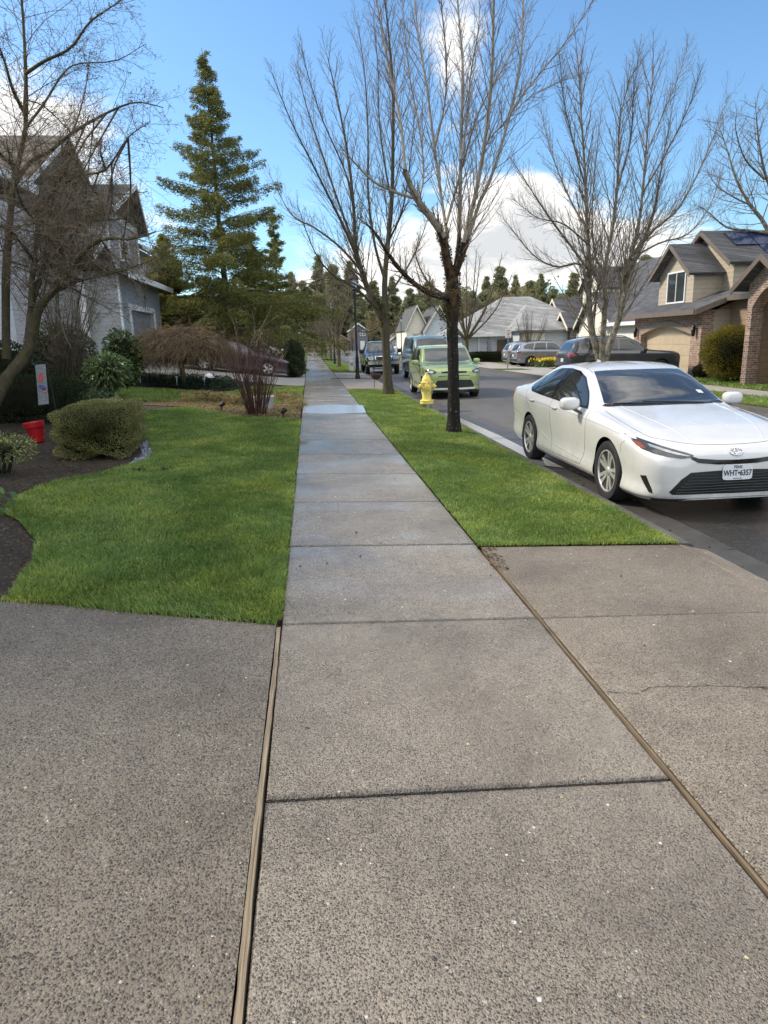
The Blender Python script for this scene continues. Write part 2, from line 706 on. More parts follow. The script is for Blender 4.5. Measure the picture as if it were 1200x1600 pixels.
def m_blades(name, cols, patch=.9):
    t = NT(name)
    r = t.island()
    c = t.ramp(r, cols)
    p = t.pos()
    c = t.mix(1.0, c, t.ramp(t.noise(p, patch, 4, .6), [(.30, (.72, .80, .84)), (.48, (1.0, 1.0, 1.0)), (.64, (1.42, 1.20, 1.05)), (.76, (1.85, 1.25, 1.1))]), 'MULTIPLY')
    c = t.mix(1.0, c, t.ramp(t.noise(p, patch * 5, 4, .65), [(.32, (.74, .80, .78)), (.68, (1.26, 1.2, 1.15))]), 'MULTIPLY')
    m_ = t.out(c, .5, 0, .35)
    b = t.b
    tr = t.new('BsdfTranslucent')
    t.put(tr.inputs[0], c)
    ms = t.new('MixShader')
    ms.inputs[0].default_value = .35
    t.l.new(b.outputs[0], ms.inputs[1])
    t.l.new(tr.outputs[0], ms.inputs[2])
    t.l.new(ms.outputs[0], t.n['Material Output'].inputs[0])
    return m_


M_grass = m_blades('grass_blades', [(0, (.095, .180, .036)), (.35, (.150, .255, .050)), (.7, (.200, .305, .066)), (.90, (.28, .34, .10)), (1, (.40, .35, .17))])


def m_leaf(name, cols, rough=.5, spec=.4, trans=.38):
    t = NT(name)
    c = t.ramp(t.island(), cols)
    c = t.mix(1.0, c, t.ramp(t.noise(t.pos(), 2.2, 3), [(.3, (.75,) * 3), (.7, (1.25,) * 3)]), 'MULTIPLY')
    t.out(c, rough, 0, spec)
    tr = t.new('BsdfTranslucent')
    t.put(tr.inputs[0], c)
    ms = t.new('MixShader')
    ms.inputs[0].default_value = trans
    t.l.new(t.b.outputs[0], ms.inputs[1])
    t.l.new(tr.outputs[0], ms.inputs[2])
    t.l.new(ms.outputs[0], t.n['Material Output'].inputs[0])
    return t.m


M_box = m_leaf('boxwood_leaf', [(0, (.10, .11, .034)), (.5, (.19, .195, .062)), (.85, (.28, .27, .10)), (1, (.40, .35, .16))])
M_conifer = m_leaf('conifer_needle', [(0, (.06, .085, .022)), (.45, (.115, .140, .034)), (.8, (.22, .21, .046)), (1, (.30, .23, .08))], .6)
M_conifer_gold = m_leaf('golden_conifer_needle', [(0, (.08, .105, .02)), (.45, (.17, .18, .03)), (.8, (.30, .27, .045)), (1, (.36, .29, .08))], .6)
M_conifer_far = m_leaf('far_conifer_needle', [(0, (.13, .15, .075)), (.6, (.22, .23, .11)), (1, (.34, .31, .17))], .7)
M_rhodo = m_leaf('rhododendron_leaf', [(0, (.045, .080, .024)), (.6, (.090, .145, .040)), (1, (.19, .24, .08))], .35, .5)
M_dark_leaf = m_leaf('dark_hedge_leaf', [(0, (.022, .036, .014)), (.7, (.048, .070, .024)), (1, (.09, .11, .04))], .5)
M_yellow_bush = m_leaf('golden_bush_leaf', [(0, (.12, .13, .025)), (.45, (.27, .24, .04)), (.8, (.42, .31, .05)), (1, (.55, .38, .08))])
M_variegated = m_leaf('variegated_leaf', [(0, (.06, .10, .025)), (.45, (.16, .20, .05)), (.8, (.35, .34, .12)), (1, (.45, .42, .2))])
M_straw = m_leaf('dry_straw_leaf', [(0, (.10, .075, .035)), (.5, (.24, .19, .09)), (.9, (.38, .31, .16)), (1, (.12, .16, .05))], .8, .2)
M_daffodil = m_leaf('daffodil_petal', [(0, (.75, .50, .02)), (1, (.85, .68, .05))], .5, .3)
M_groundcover = m_leaf('groundcover_leaf', [(0, (.016, .035, .015)), (.7, (.035, .06, .024)), (1, (.06, .09, .04))])
M_moss = m_leaf('moss', [(0, (.030, .030, .008)), (.6, (.060, .055, .014)), (1, (.10, .085, .02))], .95, .1, .1)
M_dead_leaf = m_leaf('clinging_seed', [(0, (.06, .04, .02)), (.6, (.12, .085, .045)), (1, (.19, .15, .08))], .8, .2)


def m_bark(name, a, b, spot=None, moss=None, sc=(30, 30, 7), mossz=None):
    t = NT(name)
    o = t.pos()
    st = t.map(o, sc)
    n = t.noise(st, 1.0, 6, .7)
    c = t.mix(t.range(n, .33, .67), b, a)
    if spot:
        v = t.noise(o, 26, 4, .6)
        c = t.mix(t.range(v, .635, .68), c, spot)
    if moss:
        mn = t.noise(o, 6, 5, .7)
        k = t.range(mn, .45, .6)
        if mossz:
            z = t.sep(o)[2]
            k = t.math('MULTIPLY', k, t.math('MULTIPLY', t.range(z, mossz[0], mossz[1]), t.range(z, mossz[2], mossz[3], 1, 0)))
        c = t.mix(k, c, moss)
    return t.out(c, .85, 0, .25, t.bump(n, 1.0, .02))


M_bark_dark = m_bark('wet_black_bark', (.022, .018, .015), (.006, .005, .005), (.20, .19, .18), (.095, .052, .024), mossz=(1.7, 2.4, 3.6, 4.6))
M_bark_shoot = m_bark('grey_shoot_bark', (.34, .30, .24), (.17, .145, .115), sc=(20, 20, 6))
M_bark_grey = m_bark('lichen_grey_bark', (.30, .27, .22), (.115, .10, .085), (.40, .37, .31), (.08, .075, .04), sc=(16, 16, 5))
M_bark_brown = m_bark('mossy_brown_bark', (.125, .098, .072), (.045, .036, .027), (.20, .19, .16), (.085, .080, .030), sc=(18, 18, 7))
M_bark_street = m_bark('street_tree_bark', (.105, .085, .066), (.032, .027, .022), (.22, .21, .18), (.06, .055, .022), sc=(18, 18, 6))
M_bark_far = m_bark('far_bark', (.17, .135, .095), (.085, .068, .05), sc=(8, 8, 2))
M_twig = plain('twig', (.135, .105, .078), .8, .3, 3, spec=.2, obj=False)
M_twig_dark = plain('dark_twig', (.165, .130, .096), .8, .3, 3, spec=.2, obj=False)
M_twig_light = plain('pale_twig', (.17, .135, .085), .8, .3, 3, spec=.2, obj=False)  # lighter brown twig tone
M_twig_gold = plain('golden_twig', (.36, .27, .12), .8, .3, 2, spec=.2, obj=False)
M_twig_red = plain('red_stem', (.075, .032, .026), .55, .35, 4, spec=.4, obj=False)
M_core = plain('dark_core', (.016, .018, .010), .9, .3, 5, spec=.1, obj=False)  # very dark green for the solid cores and stems inside shrubs
M_twig_rust = plain('rusty_twig', (.150, .108, .066), .85, .35, 5, spec=.2, obj=False)
M_wood = None


def m_wood(name, a, b):
    t = NT(name)
    p = t.pos()
    st = t.map(p, (180, 3, 60))
    n = t.noise(st, 1, 5, .7)
    c = t.mix(t.range(n, .35, .65), b, a)
    return t.out(c, .8, 0, .3, t.bump(n, .8, .004))


M_wood_dark = m_wood('dark_strip_wood', (.22, .165, .105), (.06, .045, .03))
M_wood = m_wood('weathered_strip_wood', (.33, .27, .185), (.10, .075, .05))


def m_siding(name, col, gap=.165, dark=.45, rough=.6):
    """lap siding: each board leans out towards its lower edge"""
    t = NT(name)
    p = t.pos()
    z = t.sep(p)[2]
    f = t.math('FRACT', t.math('DIVIDE', z, gap))
    n = t.noise(t.map(p, (3, 3, 20)), 1, 5)
    c = t.mix(t.range(n, .3, .7), tuple(x * .88 for x in col), tuple(min(1, x * 1.08) for x in col))
    c = t.mix(t.range(f, .0, .07, 1, 0), c, tuple(x * dark for x in col))
    return t.out(c, rough, 0, .3, t.bump(t.range(f, 0.05, 1.0, 1, 0), .9, .02))


def m_brick(name, c1, c2, mortar, sc=1.0):
    t = NT(name)
    p = t.pos()
    s = t.sep(p)
    v = t.comb(t.math('ADD', s[0], s[1]), s[2], 0.0)
    b = t.new('TexBrick')
    t.put(b.inputs['Vector'], v)
    t.put(b.inputs['Color1'], c1)
    t.put(b.inputs['Color2'], c2)
    t.put(b.inputs['Mortar'], mortar)
    b.inputs['Scale'].default_value = 1.0
    b.inputs['Mortar Size'].default_value = .011 * sc
    b.inputs['Brick Width'].default_value = .23 * sc
    b.inputs['Row Height'].default_value = .077 * sc
    b.inputs['Bias'].default_value = -.1
    n = t.noise(v, 7, 4)
    c = t.mix(1.0, b.outputs[0], t.ramp(n, [(.3, (.65,) * 3), (.7, (1.35, 1.25, 1.2))]), 'MULTIPLY')
    return t.out(c, .85, 0, .25, t.bump(b.outputs[1], -.6, .01))


def m_shingle(name, col, ax='x'):
    t = NT(name)
    p = t.pos()
    s = t.sep(p)
    v = t.comb(t.math('ADD', s[1], t.math('MULTIPLY', s[0], .35)), t.math('ADD', s[2], t.math('MULTIPLY', s[0], .15)), 0.0)
    b = t.new('TexBrick')
    t.put(b.inputs['Vector'], v)
    t.put(b.inputs['Color1'], tuple(x * .75 for x in col))
    t.put(b.inputs['Color2'], tuple(x * 1.3 for x in col))
    t.put(b.inputs['Mortar'], tuple(x * .45 for x in col))
    b.inputs['Scale'].default_value = 1
    b.inputs['Mortar Size'].default_value = .008
    b.inputs['Brick Width'].default_value = .28
    b.inputs['Row Height'].default_value = .11
    n = t.noise(p, 1.5, 5)
    c = t.mix(1.0, b.outputs[0], t.ramp(n, [(.3, (.8,) * 3), (.7, (1.2,) * 3)]), 'MULTIPLY')
    return t.out(c, .85, 0, .3, t.bump(b.outputs[1], -.5, .02))


M_sid_white = m_siding('cream_siding', (.74, .74, .72), .18)
M_sid_grey = m_siding('blue_grey_siding', (.31, .325, .335), .16)
M_sid_grey2 = m_siding('purple_grey_siding', (.40, .38, .375), .16)
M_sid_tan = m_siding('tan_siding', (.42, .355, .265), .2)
M_sid_pale = m_siding('pale_grey_siding', (.50, .53, .56), .18, .75)
M_sid_ivory = m_siding('ivory_siding', (.74, .69, .58), .2, .7)
M_sid_slate = m_siding('slate_siding', (.16, .16, .17), .25)
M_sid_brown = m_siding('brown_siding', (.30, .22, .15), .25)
M_brick = m_brick('red_brick', (.20, .125, .10), (.33, .25, .20), (.42, .36, .30))
M_stone = m_brick('grey_stone', (.20, .19, .175), (.34, .31, .27), (.15, .14, .13), 1.6)
M_roof_dark = m_shingle('dark_shingle', (.080, .081, .086))
M_roof_brown = m_shingle('brown_shingle', (.115, .092, .075))
M_roof_grey = m_shingle('grey_shingle', (.26, .26, .255))
M_roof_mid = m_shingle('mid_grey_shingle', (.10, .10, .098))
M_trim_white = plain('white_trim', (.72, .72, .72), .5, .06, 3)
M_trim_tan = plain('tan_trim', (.26, .20, .145), .6, .1, 3)
M_trim_brown = plain('brown_trim', (.14, .11, .09), .6, .1, 3)
M_trim_cream = plain('cream_trim', (.66, .60, .48), .5, .08, 3)
M_gdoor_grey = plain('grey_garage_door', (.22, .225, .24), .5, .08, 3)
M_gdoor_tan = plain('tan_garage_door', (.46, .375, .255), .5, .08, 3)
M_gdoor_white = plain('white_garage_door', (.74, .71, .64), .5, .06, 3)


def m_glass(name, col=(.020, .024, .028), rough=.03, spec=.6):
    t = NT(name)
    n = t.noise(t.obj(), 1.4, 3)
    c = t.mix(n, tuple(x * .6 for x in col), tuple(x * 1.5 for x in col))
    return t.out(c, rough, 0, spec)


M_pane = m_glass('window_pane', (.035, .040, .045), .05)
M_pane_light = m_glass('curtained_pane', (.18, .20, .21), .06)
M_door_dark = plain('dark_door', (.04, .035, .035), .5, .2, 3)
M_black_metal = plain('black_metal', (.012, .012, .013), .4, .3, 5, .3)
M_grey_metal = plain('galvanised_metal', (.32, .33, .34), .45, .15, 8, .8)
M_white_plastic = plain('white_plastic', (.75, .75, .74), .4, .05, 5)
M_solar = plain('solar_panel', (.012, .022, .065), .12, .2, 4, spec=.6)
M_solar_frame = plain('solar_frame', (.02, .02, .025), .4, .2, 4)
# ------------------------------------------------------------------ setting
def struct(ob, kind='structure'):
    ob['kind'] = kind
    return ob


def poly_sheet(name, poly, dz, mat, step=.8, jitter=0.0):
    """sheet that follows the terrain inside an outline (x, y)"""
    bm = bmesh.new()
    vs = [bm.verts.new((p[0], p[1], 0)) for p in poly]
    bm.faces.new(vs)
    xs = [p[0] for p in poly]
    ys = [p[1] for p in poly]

    def cuts(a, b, st):
        k = int((b - a) / st)
        return [a + (b - a) * (i + 1) / (k + 1) for i in range(k)] if k > 0 else []
    cx = cuts(min(xs), max(xs), step) + [q for q in (-1.0, 3.14, 6.7, 10.29, 14, 22) if min(xs) < q < max(xs)]
    for c in cx:
        bmesh.ops.bisect_plane(bm, geom=bm.verts[:] + bm.edges[:] + bm.faces[:], plane_co=(c, 0, 0), plane_no=(1, 0, 0))
    for c in cuts(min(ys), max(ys), step * 2):
        bmesh.ops.bisect_plane(bm, geom=bm.verts[:] + bm.edges[:] + bm.faces[:], plane_co=(0, c, 0), plane_no=(0, 1, 0))
    for v in bm.verts:
        v.co.z = gz(v.co.x, v.co.y) + dz
    bmesh.ops.recalc_face_normals(bm, faces=bm.faces[:])
    if sum(f.normal.z for f in bm.faces) < 0:
        bmesh.ops.reverse_faces(bm, faces=bm.faces[:])
    me = bpy.data.meshes.new(name)
    bm.to_mesh(me)
    bm.free()
    me.materials.append(mat)
    ob = bpy.data.objects.new(name, me)
    COL.objects.link(ob)
    return ob


def inside(poly, P):
    x, y = P[:, 0], P[:, 1]
    r = np.zeros(len(P), bool)
    n = len(poly)
    for i in range(n):
        x0, y0 = poly[i][:2]
        x1, y1 = poly[(i + 1) % n][:2]
        c = (y0 > y) != (y1 > y)
        with np.errstate(divide='ignore', invalid='ignore'):
            xi = (x1 - x0) * (y - y0) / (y1 - y0 + 1e-12) + x0
        r ^= c & (x < xi)
    return r


def gzv(P):
    x, y = P[:, 0], P[:, 1]
    t = np.clip((y - 15) / 12, 0, 1)
    k = .045 + .075 * t * t * (3 - 2 * t)
    left = .045 + k * np.minimum(-1 - x, 8)
    return np.where(x < -1, left, np.interp(x, _px, _pz))


# terrain sheet reaching the horizon
xs = [-600, -200, -60, -20, -9, -6, -4, -2.5, -1.0, 0, 1.5, 2.6, 2.98, 3.13, 3.14, 3.6, 5, 6.7, 8.5, 10.29, 10.30, 12, 14, 18, 22, 40, 80, 200, 600]
ys = [-80, -20, -5, 0, 5, 10, 14, 16, 18, 20, 22, 24, 26, 28, 32, 40, 60, 90, 130, 180, 260, 400, 1200]
tm = MB()
tm.add([(x, y, gz(x, y) - .07) for y in ys for x in xs],
       [(j * len(xs) + i, j * len(xs) + i + 1, (j + 1) * len(xs) + i + 1, (j + 1) * len(xs) + i) for j in range(len(ys) - 1) for i in range(len(xs) - 1)])
struct(tm.build('ground', M_field))

ROAD_END = 148
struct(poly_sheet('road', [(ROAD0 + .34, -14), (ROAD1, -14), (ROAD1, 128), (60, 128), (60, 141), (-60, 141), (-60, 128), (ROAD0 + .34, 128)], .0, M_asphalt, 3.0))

# pavement panels on our side
WALK0, WALK1 = -0.24, 1.275
J0, JS = 2.1204, 1.5544
mbw = MB()
rj = random.Random(3)


def panel(mb, x0, x1, y0, y1, th=.10, g=.006, e=.008, zoff=0.0, ny=6, skew=0.0):
    """one slab with eased edges and a slightly wandering rim"""
    x0, x1, y0, y1 = x0 + g, x1 - g, y0 + g, y1 - g
    nx = max(2, int((x1 - x0) / .25))
    t = [rj.uniform(-.0015, .0015) for _ in range(3)]
    us = [0, e] + [(x1 - x0) * (i + 1) / nx for i in range(nx - 1)] + [x1 - x0 - e, x1 - x0]
    ws = [0, e] + [(y1 - y0) * (i + 1) / ny for i in range(ny - 1)] + [y1 - y0 - e, y1 - y0]
    vs = []
    for j, w in enumerate(ws):
        for i, u in enumerate(us):
            X, Y = x0 + u, y0 + w
            edge = (i in (0, len(us) - 1)) or (j in (0, len(ws) - 1))
            if edge:
                X += rj.uniform(-.0022, .0022)
                Y += rj.uniform(-.0022, .0022)
            Y += skew * u
            z = gz(X, Y) + zoff + t[0] + t[1] * (u / (x1 - x0) - .5) * 2 + t[2] * (w / (y1 - y0) - .5) * 2
            vs.append((X, Y, z - (e * .7 if edge else 0)))
    nu, nw = len(us), len(ws)
    fs = [(j * nu + i, j * nu + i + 1, (j + 1) * nu + i + 1, (j + 1) * nu + i) for j in range(nw - 1) for i in range(nu - 1)]
    rim = [i for i in range(nu)] + [j * nu + nu - 1 for j in range(1, nw)] + [(nw - 1) * nu + i for i in range(nu - 2, -1, -1)] + [j * nu for j in range(nw - 2, 0, -1)]
    base = len(vs)
    vs += [(vs[i][0], vs[i][1], vs[i][2] - th) for i in rim]
    k = len(rim)
    fs += [(rim[(q + 1) % k], rim[q], base + q, base + (q + 1) % k) for q in range(k)]
    mb.add(vs, fs)


yj = [J0 + JS * i for i in range(-4, 15)]
for a, b in zip(yj[:-1], yj[1:]):
    panel(mbw, WALK0, WALK1, a, b)
y = yj[-1]
while y < 126:
    panel(mbw, WALK0, WALK1, y, y + 3.1, ny=2)
    y += 3.1
struct(mbw.build('sidewalk', M_walk, smooth_deg=30))
# dark joint filler under the panels
struct(poly_sheet('joint_bed', [(WALK0 - .04, -5), (WALK1 + .04, -5), (WALK1 + .04, 126), (WALK0 - .04, 126)], -.045, M_soil, 2.0))
# far pavement across the street
mbf = MB()
y = -12.0
while y < 126:
    panel(mbf, 12.35, 13.85, y, y + 1.55, ny=2, zoff=.01)
    y += 1.55
struct(mbf.build('far_sidewalk', M_conc_far, smooth_deg=30))

# the driveway we stand on: left slab and apron to the kerb
dl = [gp(*q) for q in ((432, 977), (330, 968), (200, 957), (100, 946), (0, 940))]
dpoly = [(-.268, -5.5), (-.268, dl[0].y)] + [(p.x, p.y) for p in dl[1:]] + [(-3.2, 4.75), (-9, 6.4), (-9, -5.5)]
dslab = poly_sheet('near_driveway', dpoly, .002, M_drive, .5)
struct(dslab)
ap_far = gp(760, 854).y
ajoint = (gp(850, 962), gp(1200, 962))
mba = MB()
JY = J0 + JS
sk = (ajoint[1].y - ajoint[0].y) / (ajoint[1].x - ajoint[0].x)
panel(mba, WALK1 + .022, CURB0, JY, ap_far, ny=6, skew=0.0)
panel(mba, WALK1 + .022, CURB0, JY - 2 * JS, JY, ny=8, skew=0.0)
panel(mba, WALK1 + .022, CURB0, JY - 5 * JS, JY - 2 * JS, ny=8)
struct(mba.build('driveway_apron', M_apron, smooth_deg=30))
# hairline crack across the apron
ck = [gp(px, py) for px, py in ((942, 1081), (975, 1083), (998, 1084), (1012, 1076), (1040, 1073), (1075, 1074), (1110, 1072), (1160, 1075), (1200, 1074))]
mk = MB()
for a, b in zip(ck[:-1], ck[1:]):
    n_ = 5
    for i in range(n_):
        p, q = a.lerp(b, i / n_), a.lerp(b, (i + 1) / n_)
        w = rj.uniform(.0008, .0028)
        jx = rj.uniform(-.004, .004)
        mk.add([(p.x, p.y - w + jx, p.z + .004), (q.x, q.y - w + jx, q.z + .004), (q.x, q.y + w + jx, q.z + .004), (p.x, p.y + w + jx, p.z + .004)], [(0, 1, 2, 3)])
struct(mk.build('apron_crack', M_soil))

# wooden expansion strips either side of the driveway crossing
def strip(name, a, b, label, w=.022, h=.012, mat=None):
    mb = MB()
    n = 46
    L, Rr = [], []
    for i in range(n + 1):
        t = i / n
        p = Vector((a[0] + (b[0] - a[0]) * t, a[1] + (b[1] - a[1]) * t, 0))
        wob = math.sin(t * 9) * .003 + rj.uniform(-.0015, .0015)
        z = gz(p.x, p.y) + h * (.55 + .45 * math.sin(t * 14 + 1)) * rj.uniform(.85, 1.0)
        ww = w * rj.uniform(.85, 1.05)
        L.append((p.x - ww / 2 + wob, p.y, z - .002))
        Rr.append((p.x + ww / 2 + wob, p.y, z))
    for i in range(n):
        q = [L[i], Rr[i], Rr[i + 1], L[i + 1]]
        lo = [(v[0], v[1], v[2] - .06) for v in q]
        mb.add(q + lo, [(0, 1, 2, 3), (1, 5, 6, 2), (4, 0, 3, 7)])
    o = mb.build(name, mat or M_wood, origin=(a[0], a[1], gz(a[0], a[1])))
    return tag(o, label, 'wood strip', 'wooden strips let into the concrete')


strip('wood_strip', (-.2525, .2), (-.2525, J0 + JS - .05), 'weathered wooden joint strip at the left edge of the sidewalk beside the dark driveway', .022, .008)
strip('wood_strip', (1.285, .2), (1.285, ap_far - .15), 'weathered wooden joint strip between the sidewalk and the apron towards the kerb', .012, .006, mat=M_wood_dark)

# kerbs
def kerb(name, y0, y1, x0, x1, drop, flip=False, mat=None):
    mb, gt = MB(), MB()
    n = max(1, int((y1 - y0) / 3.0))
    for i in range(n):
        a, b = y0 + (y1 - y0) * i / n + .004, y0 + (y1 - y0) * (i + 1) / n - .004
        if not flip:
            prof = [(x0, gz(x0)), (x1 - .03, gz(x1 - .03) - drop * .9), (x1, gz(x1) - drop - .015), (x1 + .02, -.236 if not drop else -.215), (x1 + .02, -.36), (x0, -.36)]
            if drop:
                prof[1:4] = [(x1 - .02, gz(x1) - .03), (x1 + .12, gz(x1) - .065), (x1 + .12, -.36)]
            g0 = x1 + (.125 if drop else .022)
            zg_ = -.216 if drop else -.234
            gt.prism([(px_, a, pz_) for px_, pz_ in ((g0, zg_), (x1 + .37, -.214), (x1 + .37, -.34), (g0, -.34))], (0, b - a, 0))
        else:
            prof = [(x1, gz(x1)), (x0 + .03, gz(x1) - drop), (x0, gz(x1) - drop - .02), (x0 - .02, -.262), (x0 - .35, -.252), (x0 - .35, -.4), (x1, -.4)]
        mb.prism([(px_, a, pz_) for px_, pz_ in prof], (0, b - a, 0))
    if gt.v:
        struct(gt.build('gutter', M_gutter))
    return struct(mb.build(name, mat or M_curb, bevel=.008))


kerb('kerb', 5.17, 24.9, CURB0, CURB1, 0)
kerb('kerb', -6, 5.16, CURB0, CURB1, .055, mat=M_apron)
kerb('kerb', 24.91, 39.4, CURB0, CURB1, .055)
kerb('kerb', 39.41, 127, CURB0, CURB1, 0)
kerb('far_kerb', -12, 29.6, 10.30, 10.45, 0, True)
kerb('far_kerb', 29.61, 37.2, 10.30, 10.45, .06, True)
kerb('far_kerb', 37.21, 39.4, 10.30, 10.45, 0, True)
kerb('far_kerb', 39.41, 47.5, 10.30, 10.45, .06, True)
kerb('far_kerb', 47.51, 127, 10.30, 10.45, 0, True)

# second driveway on our side (crossing the strip, and rising to the grey house)
mb2 = MB()
yy = 24.9
while yy < 39.3:
    panel(mb2, WALK1 + .01, CURB0, yy, min(yy + 3.6, 39.4), ny=3)
    yy += 3.6
struct(mb2.build('second_apron', M_apron, smooth_deg=30))
struct(poly_sheet('second_driveway', [(-.25, 26.3), (-.25, 36.2), (-7.6, 36.2), (-7.6, 26.8), (-3, 26.6)], .004, M_conc_far, .8))
struct(poly_sheet('edging_slot', [(.95, 32.05), (2.9, 32.05), (2.9, 32.45), (.95, 32.45)], .012, M_soil, 1))

# driveways across the street
struct(poly_sheet('brick_house_driveway', [(10.44, 29.6), (20, 30.2), (20, 36.6), (10.44, 37.2)], .012, M_conc_far, 1.2))
struct(poly_sheet('white_house_driveway', [(10.44, 39.4), (18, 39.6), (18, 47.2), (10.44, 47.5)], .012, M_conc_far, 1.2))
struct(poly_sheet('end_apron', [(-10, 141), (16, 141), (16, 149), (-10, 149)], .02, M_conc_far, 4))

# beds: soil under the left gardens, straw mulch across the middle, ground cover beyond
struct(poly_sheet('garden_bed', [(-.26, 3.2), (-.26, 26.2), (-9, 26.6), (-9, 5.0), (-3.3, 4.75)], -.012, M_soil, .6))
LAWN_A = [(p.x, p.y) for p in (gp(*q) for q in (
    (330, 965), (200, 953), (100, 943), (12, 933), (30, 905), (52, 880), (55, 845), (30, 815), (0, 800), (20, 778), (60, 760), (115, 747), (170, 735),
    (215, 724), (238, 708), (232, 692), (216, 672), (214, 642), (300, 636), (375, 651)))]
LAWN_A = [(-.262, dl[0].y + .03)] + LAWN_A + [(-.262, 14.6)]
LAWN_B = [(p.x, p.y) for p in (gp(*q) for q in ((330, 640 - 14), (240, 628), (180, 622), (180, 603), (330, 612), (400, 604)))] + [(-.262, 26.2), (-.262, 18.4)]
LAWN_S = [(1.30, ap_far + .02), (CURB0 - .02, ap_far + .02), (CURB0 - .02, 24.85), (1.30, 24.6)]
LAWN_S2 = [(1.30, 39.6), (CURB0 - .02, 39.6), (CURB0 - .02, 66), (1.30, 66)]
LAWN_S3 = [(1.30, 72), (CURB0 - .02, 72), (CURB0 - .02, 120), (1.30, 120)]
LAWN_F1 = [(10.47, -8), (12.33, -8), (12.33, 29.4), (10.47, 29.4)]
LAWN_F2 = [(13.87, -8), (30, -8), (30, 29.8), (13.87, 29.4)]
LAWN_F3 = [(10.47, 37.3), (12.3, 37.3), (12.3, 39.3), (10.47, 39.3)]
LAWN_F4 = [(10.47, 47.7), (12.33, 47.7), (12.33, 120), (10.47, 120)]
LAWN_F5 = [(13.87, 47.7), (18, 47.7), (18, 100), (13.87, 100)]
for nm, pl in (('front_lawn', LAWN_A), ('back_lawn', LAWN_B), ('strip_lawn', LAWN_S), ('far_strip_lawn', LAWN_S2), ('far_strip_lawn', LAWN_S3),
               ('opposite_lawn', LAWN_F1), ('opposite_lawn', LAWN_F2), ('opposite_lawn', LAWN_F3), ('opposite_lawn', LAWN_F4), ('opposite_lawn', LAWN_F5)):
    struct(poly_sheet(nm, pl, .006, M_turf, .6 if 'opp' not in nm else 2.0))
MULCH = [(p.x, p.y) for p in (gp(*q) for q in ((300, 634), (240, 627), (330, 622), (400, 615)))]
MULCH = [(-.27, 14.7)] + [(p.x, p.y) for p in (gp(375, 650), gp(300, 636), gp(215, 632), gp(240, 627))] + [(-4.0, 18.6), (-.27, 18.3)]
struct(poly_sheet('mulch_bed', MULCH, .002, M_mulch, .5))
# a heaved, flooded slab: its wet face leans a few degrees and mirrors the open sky
pud = [gp(*q) for q in ((472, 646), (520, 647), (572, 646), (577, 642), (571, 638.5), (520, 637.5), (475, 639))]
for p in pud:
    p.x = min(max(p.x, WALK0 + .012), WALK1 - .012)
py0 = min(p.y for p in pud)
pm_ = MB()
top_ = [Vector((p.x, p.y, gz(p.x, p.y) + .006 + (p.y - py0) * .055)) for p in pud]
pm_.prism([Vector((p.x, p.y, p.z - .0)) for p in top_], (0, 0, -.08))
struct(pm_.build('wet_slab', M_puddle))
struct(poly_sheet('gutter_water', [(3.17, 9.4), (3.45, 9.0), (3.48, 12.5), (3.40, 16.5), (3.2, 16.8), (3.18, 12)], .022, M_puddle, 1.0))


# ------------------------------------------------------------------ grass blades (uncountable: stuff)
def blades(name, poly, dens, h=.045, w=.0045, mat=None, over=.02, edge_boost=True, seed=1):
    rng = np.random.default_rng(seed)
    P = np.array(poly)
    x0, y0 = P.min(0)
    x1, y1 = P.max(0)
    out = []
    # bands of the area get fewer, broader blades with distance
    yb = y0
    while yb < y1:
        ye = min(y1, yb + max(.5, yb * .12))
        dist = math.hypot(0.5 * (x0 + x1) if abs(x0 + x1) > 6 else 0, .5 * (yb + ye))
        k = min(1.0, (4.5 / max(dist, 1)) ** 1.35)
        n = int((x1 - x0) * (ye - yb) * dens * k)
        q = np.stack([rng.uniform(x0, x1, n), rng.uniform(yb, ye, n)], 1)
        q = q[inside(poly, q)]
        out.append(np.concatenate([q, np.full((len(q), 1), k ** -.42)], 1))
        yb = ye
    Q = np.concatenate(out)
    n = len(Q)
    wide = Q[:, 2]
    # clumpy height
    hh = h * rng.uniform(.55, 1.25, n) * (1 + .35 * np.sin(Q[:, 0] * 5.1 + 1.3) * np.sin(Q[:, 1] * 3.7) + .2 * np.sin(Q[:, 0] * 17) * np.sin(Q[:, 1] * 13))
    ww = w * rng.uniform(.7, 1.3, n) * wide
    a = rng.uniform(0, 2 * np.pi, n)
    # blades lie over in patches
    swirl = 2.5 * np.sin(Q[:, 0] * 2.3 + .7 * np.sin(Q[:, 1] * 1.9)) + 1.3 * np.sin(Q[:, 1] * 2.9)
    la = np.where(rng.random(n) < .55, swirl + rng.normal(0, .6, n), rng.uniform(0, 2 * np.pi, n))
    lean = hh * rng.uniform(.2, 1.25, n)
    base = np.concatenate([Q[:, :2], (gzv(Q) + .004)[:, None]], 1)
    side = np.stack([np.cos(a) * ww, np.sin(a) * ww, np.zeros(n)], 1) * .5
    tipd = np.stack([np.cos(la) * lean, np.sin(la) * lean, hh], 1)
    mid = base + tipd * np.array([.38, .38, .62])
    tip = base + tipd
    V = np.stack([base - side, base + side, mid + side * .8, mid - side * .8, tip], 1).reshape(-1, 3)
    i = np.arange(n)[:, None] * 5
    F = np.concatenate([i + np.array([[0, 1, 2]]), i + np.array([[0, 2, 3]]), i + np.array([[3, 2, 4]])], 0)
    ob = raw_mesh(name, V, F, mat or M_grass)
    ob['kind'] = 'stuff'
    return ob


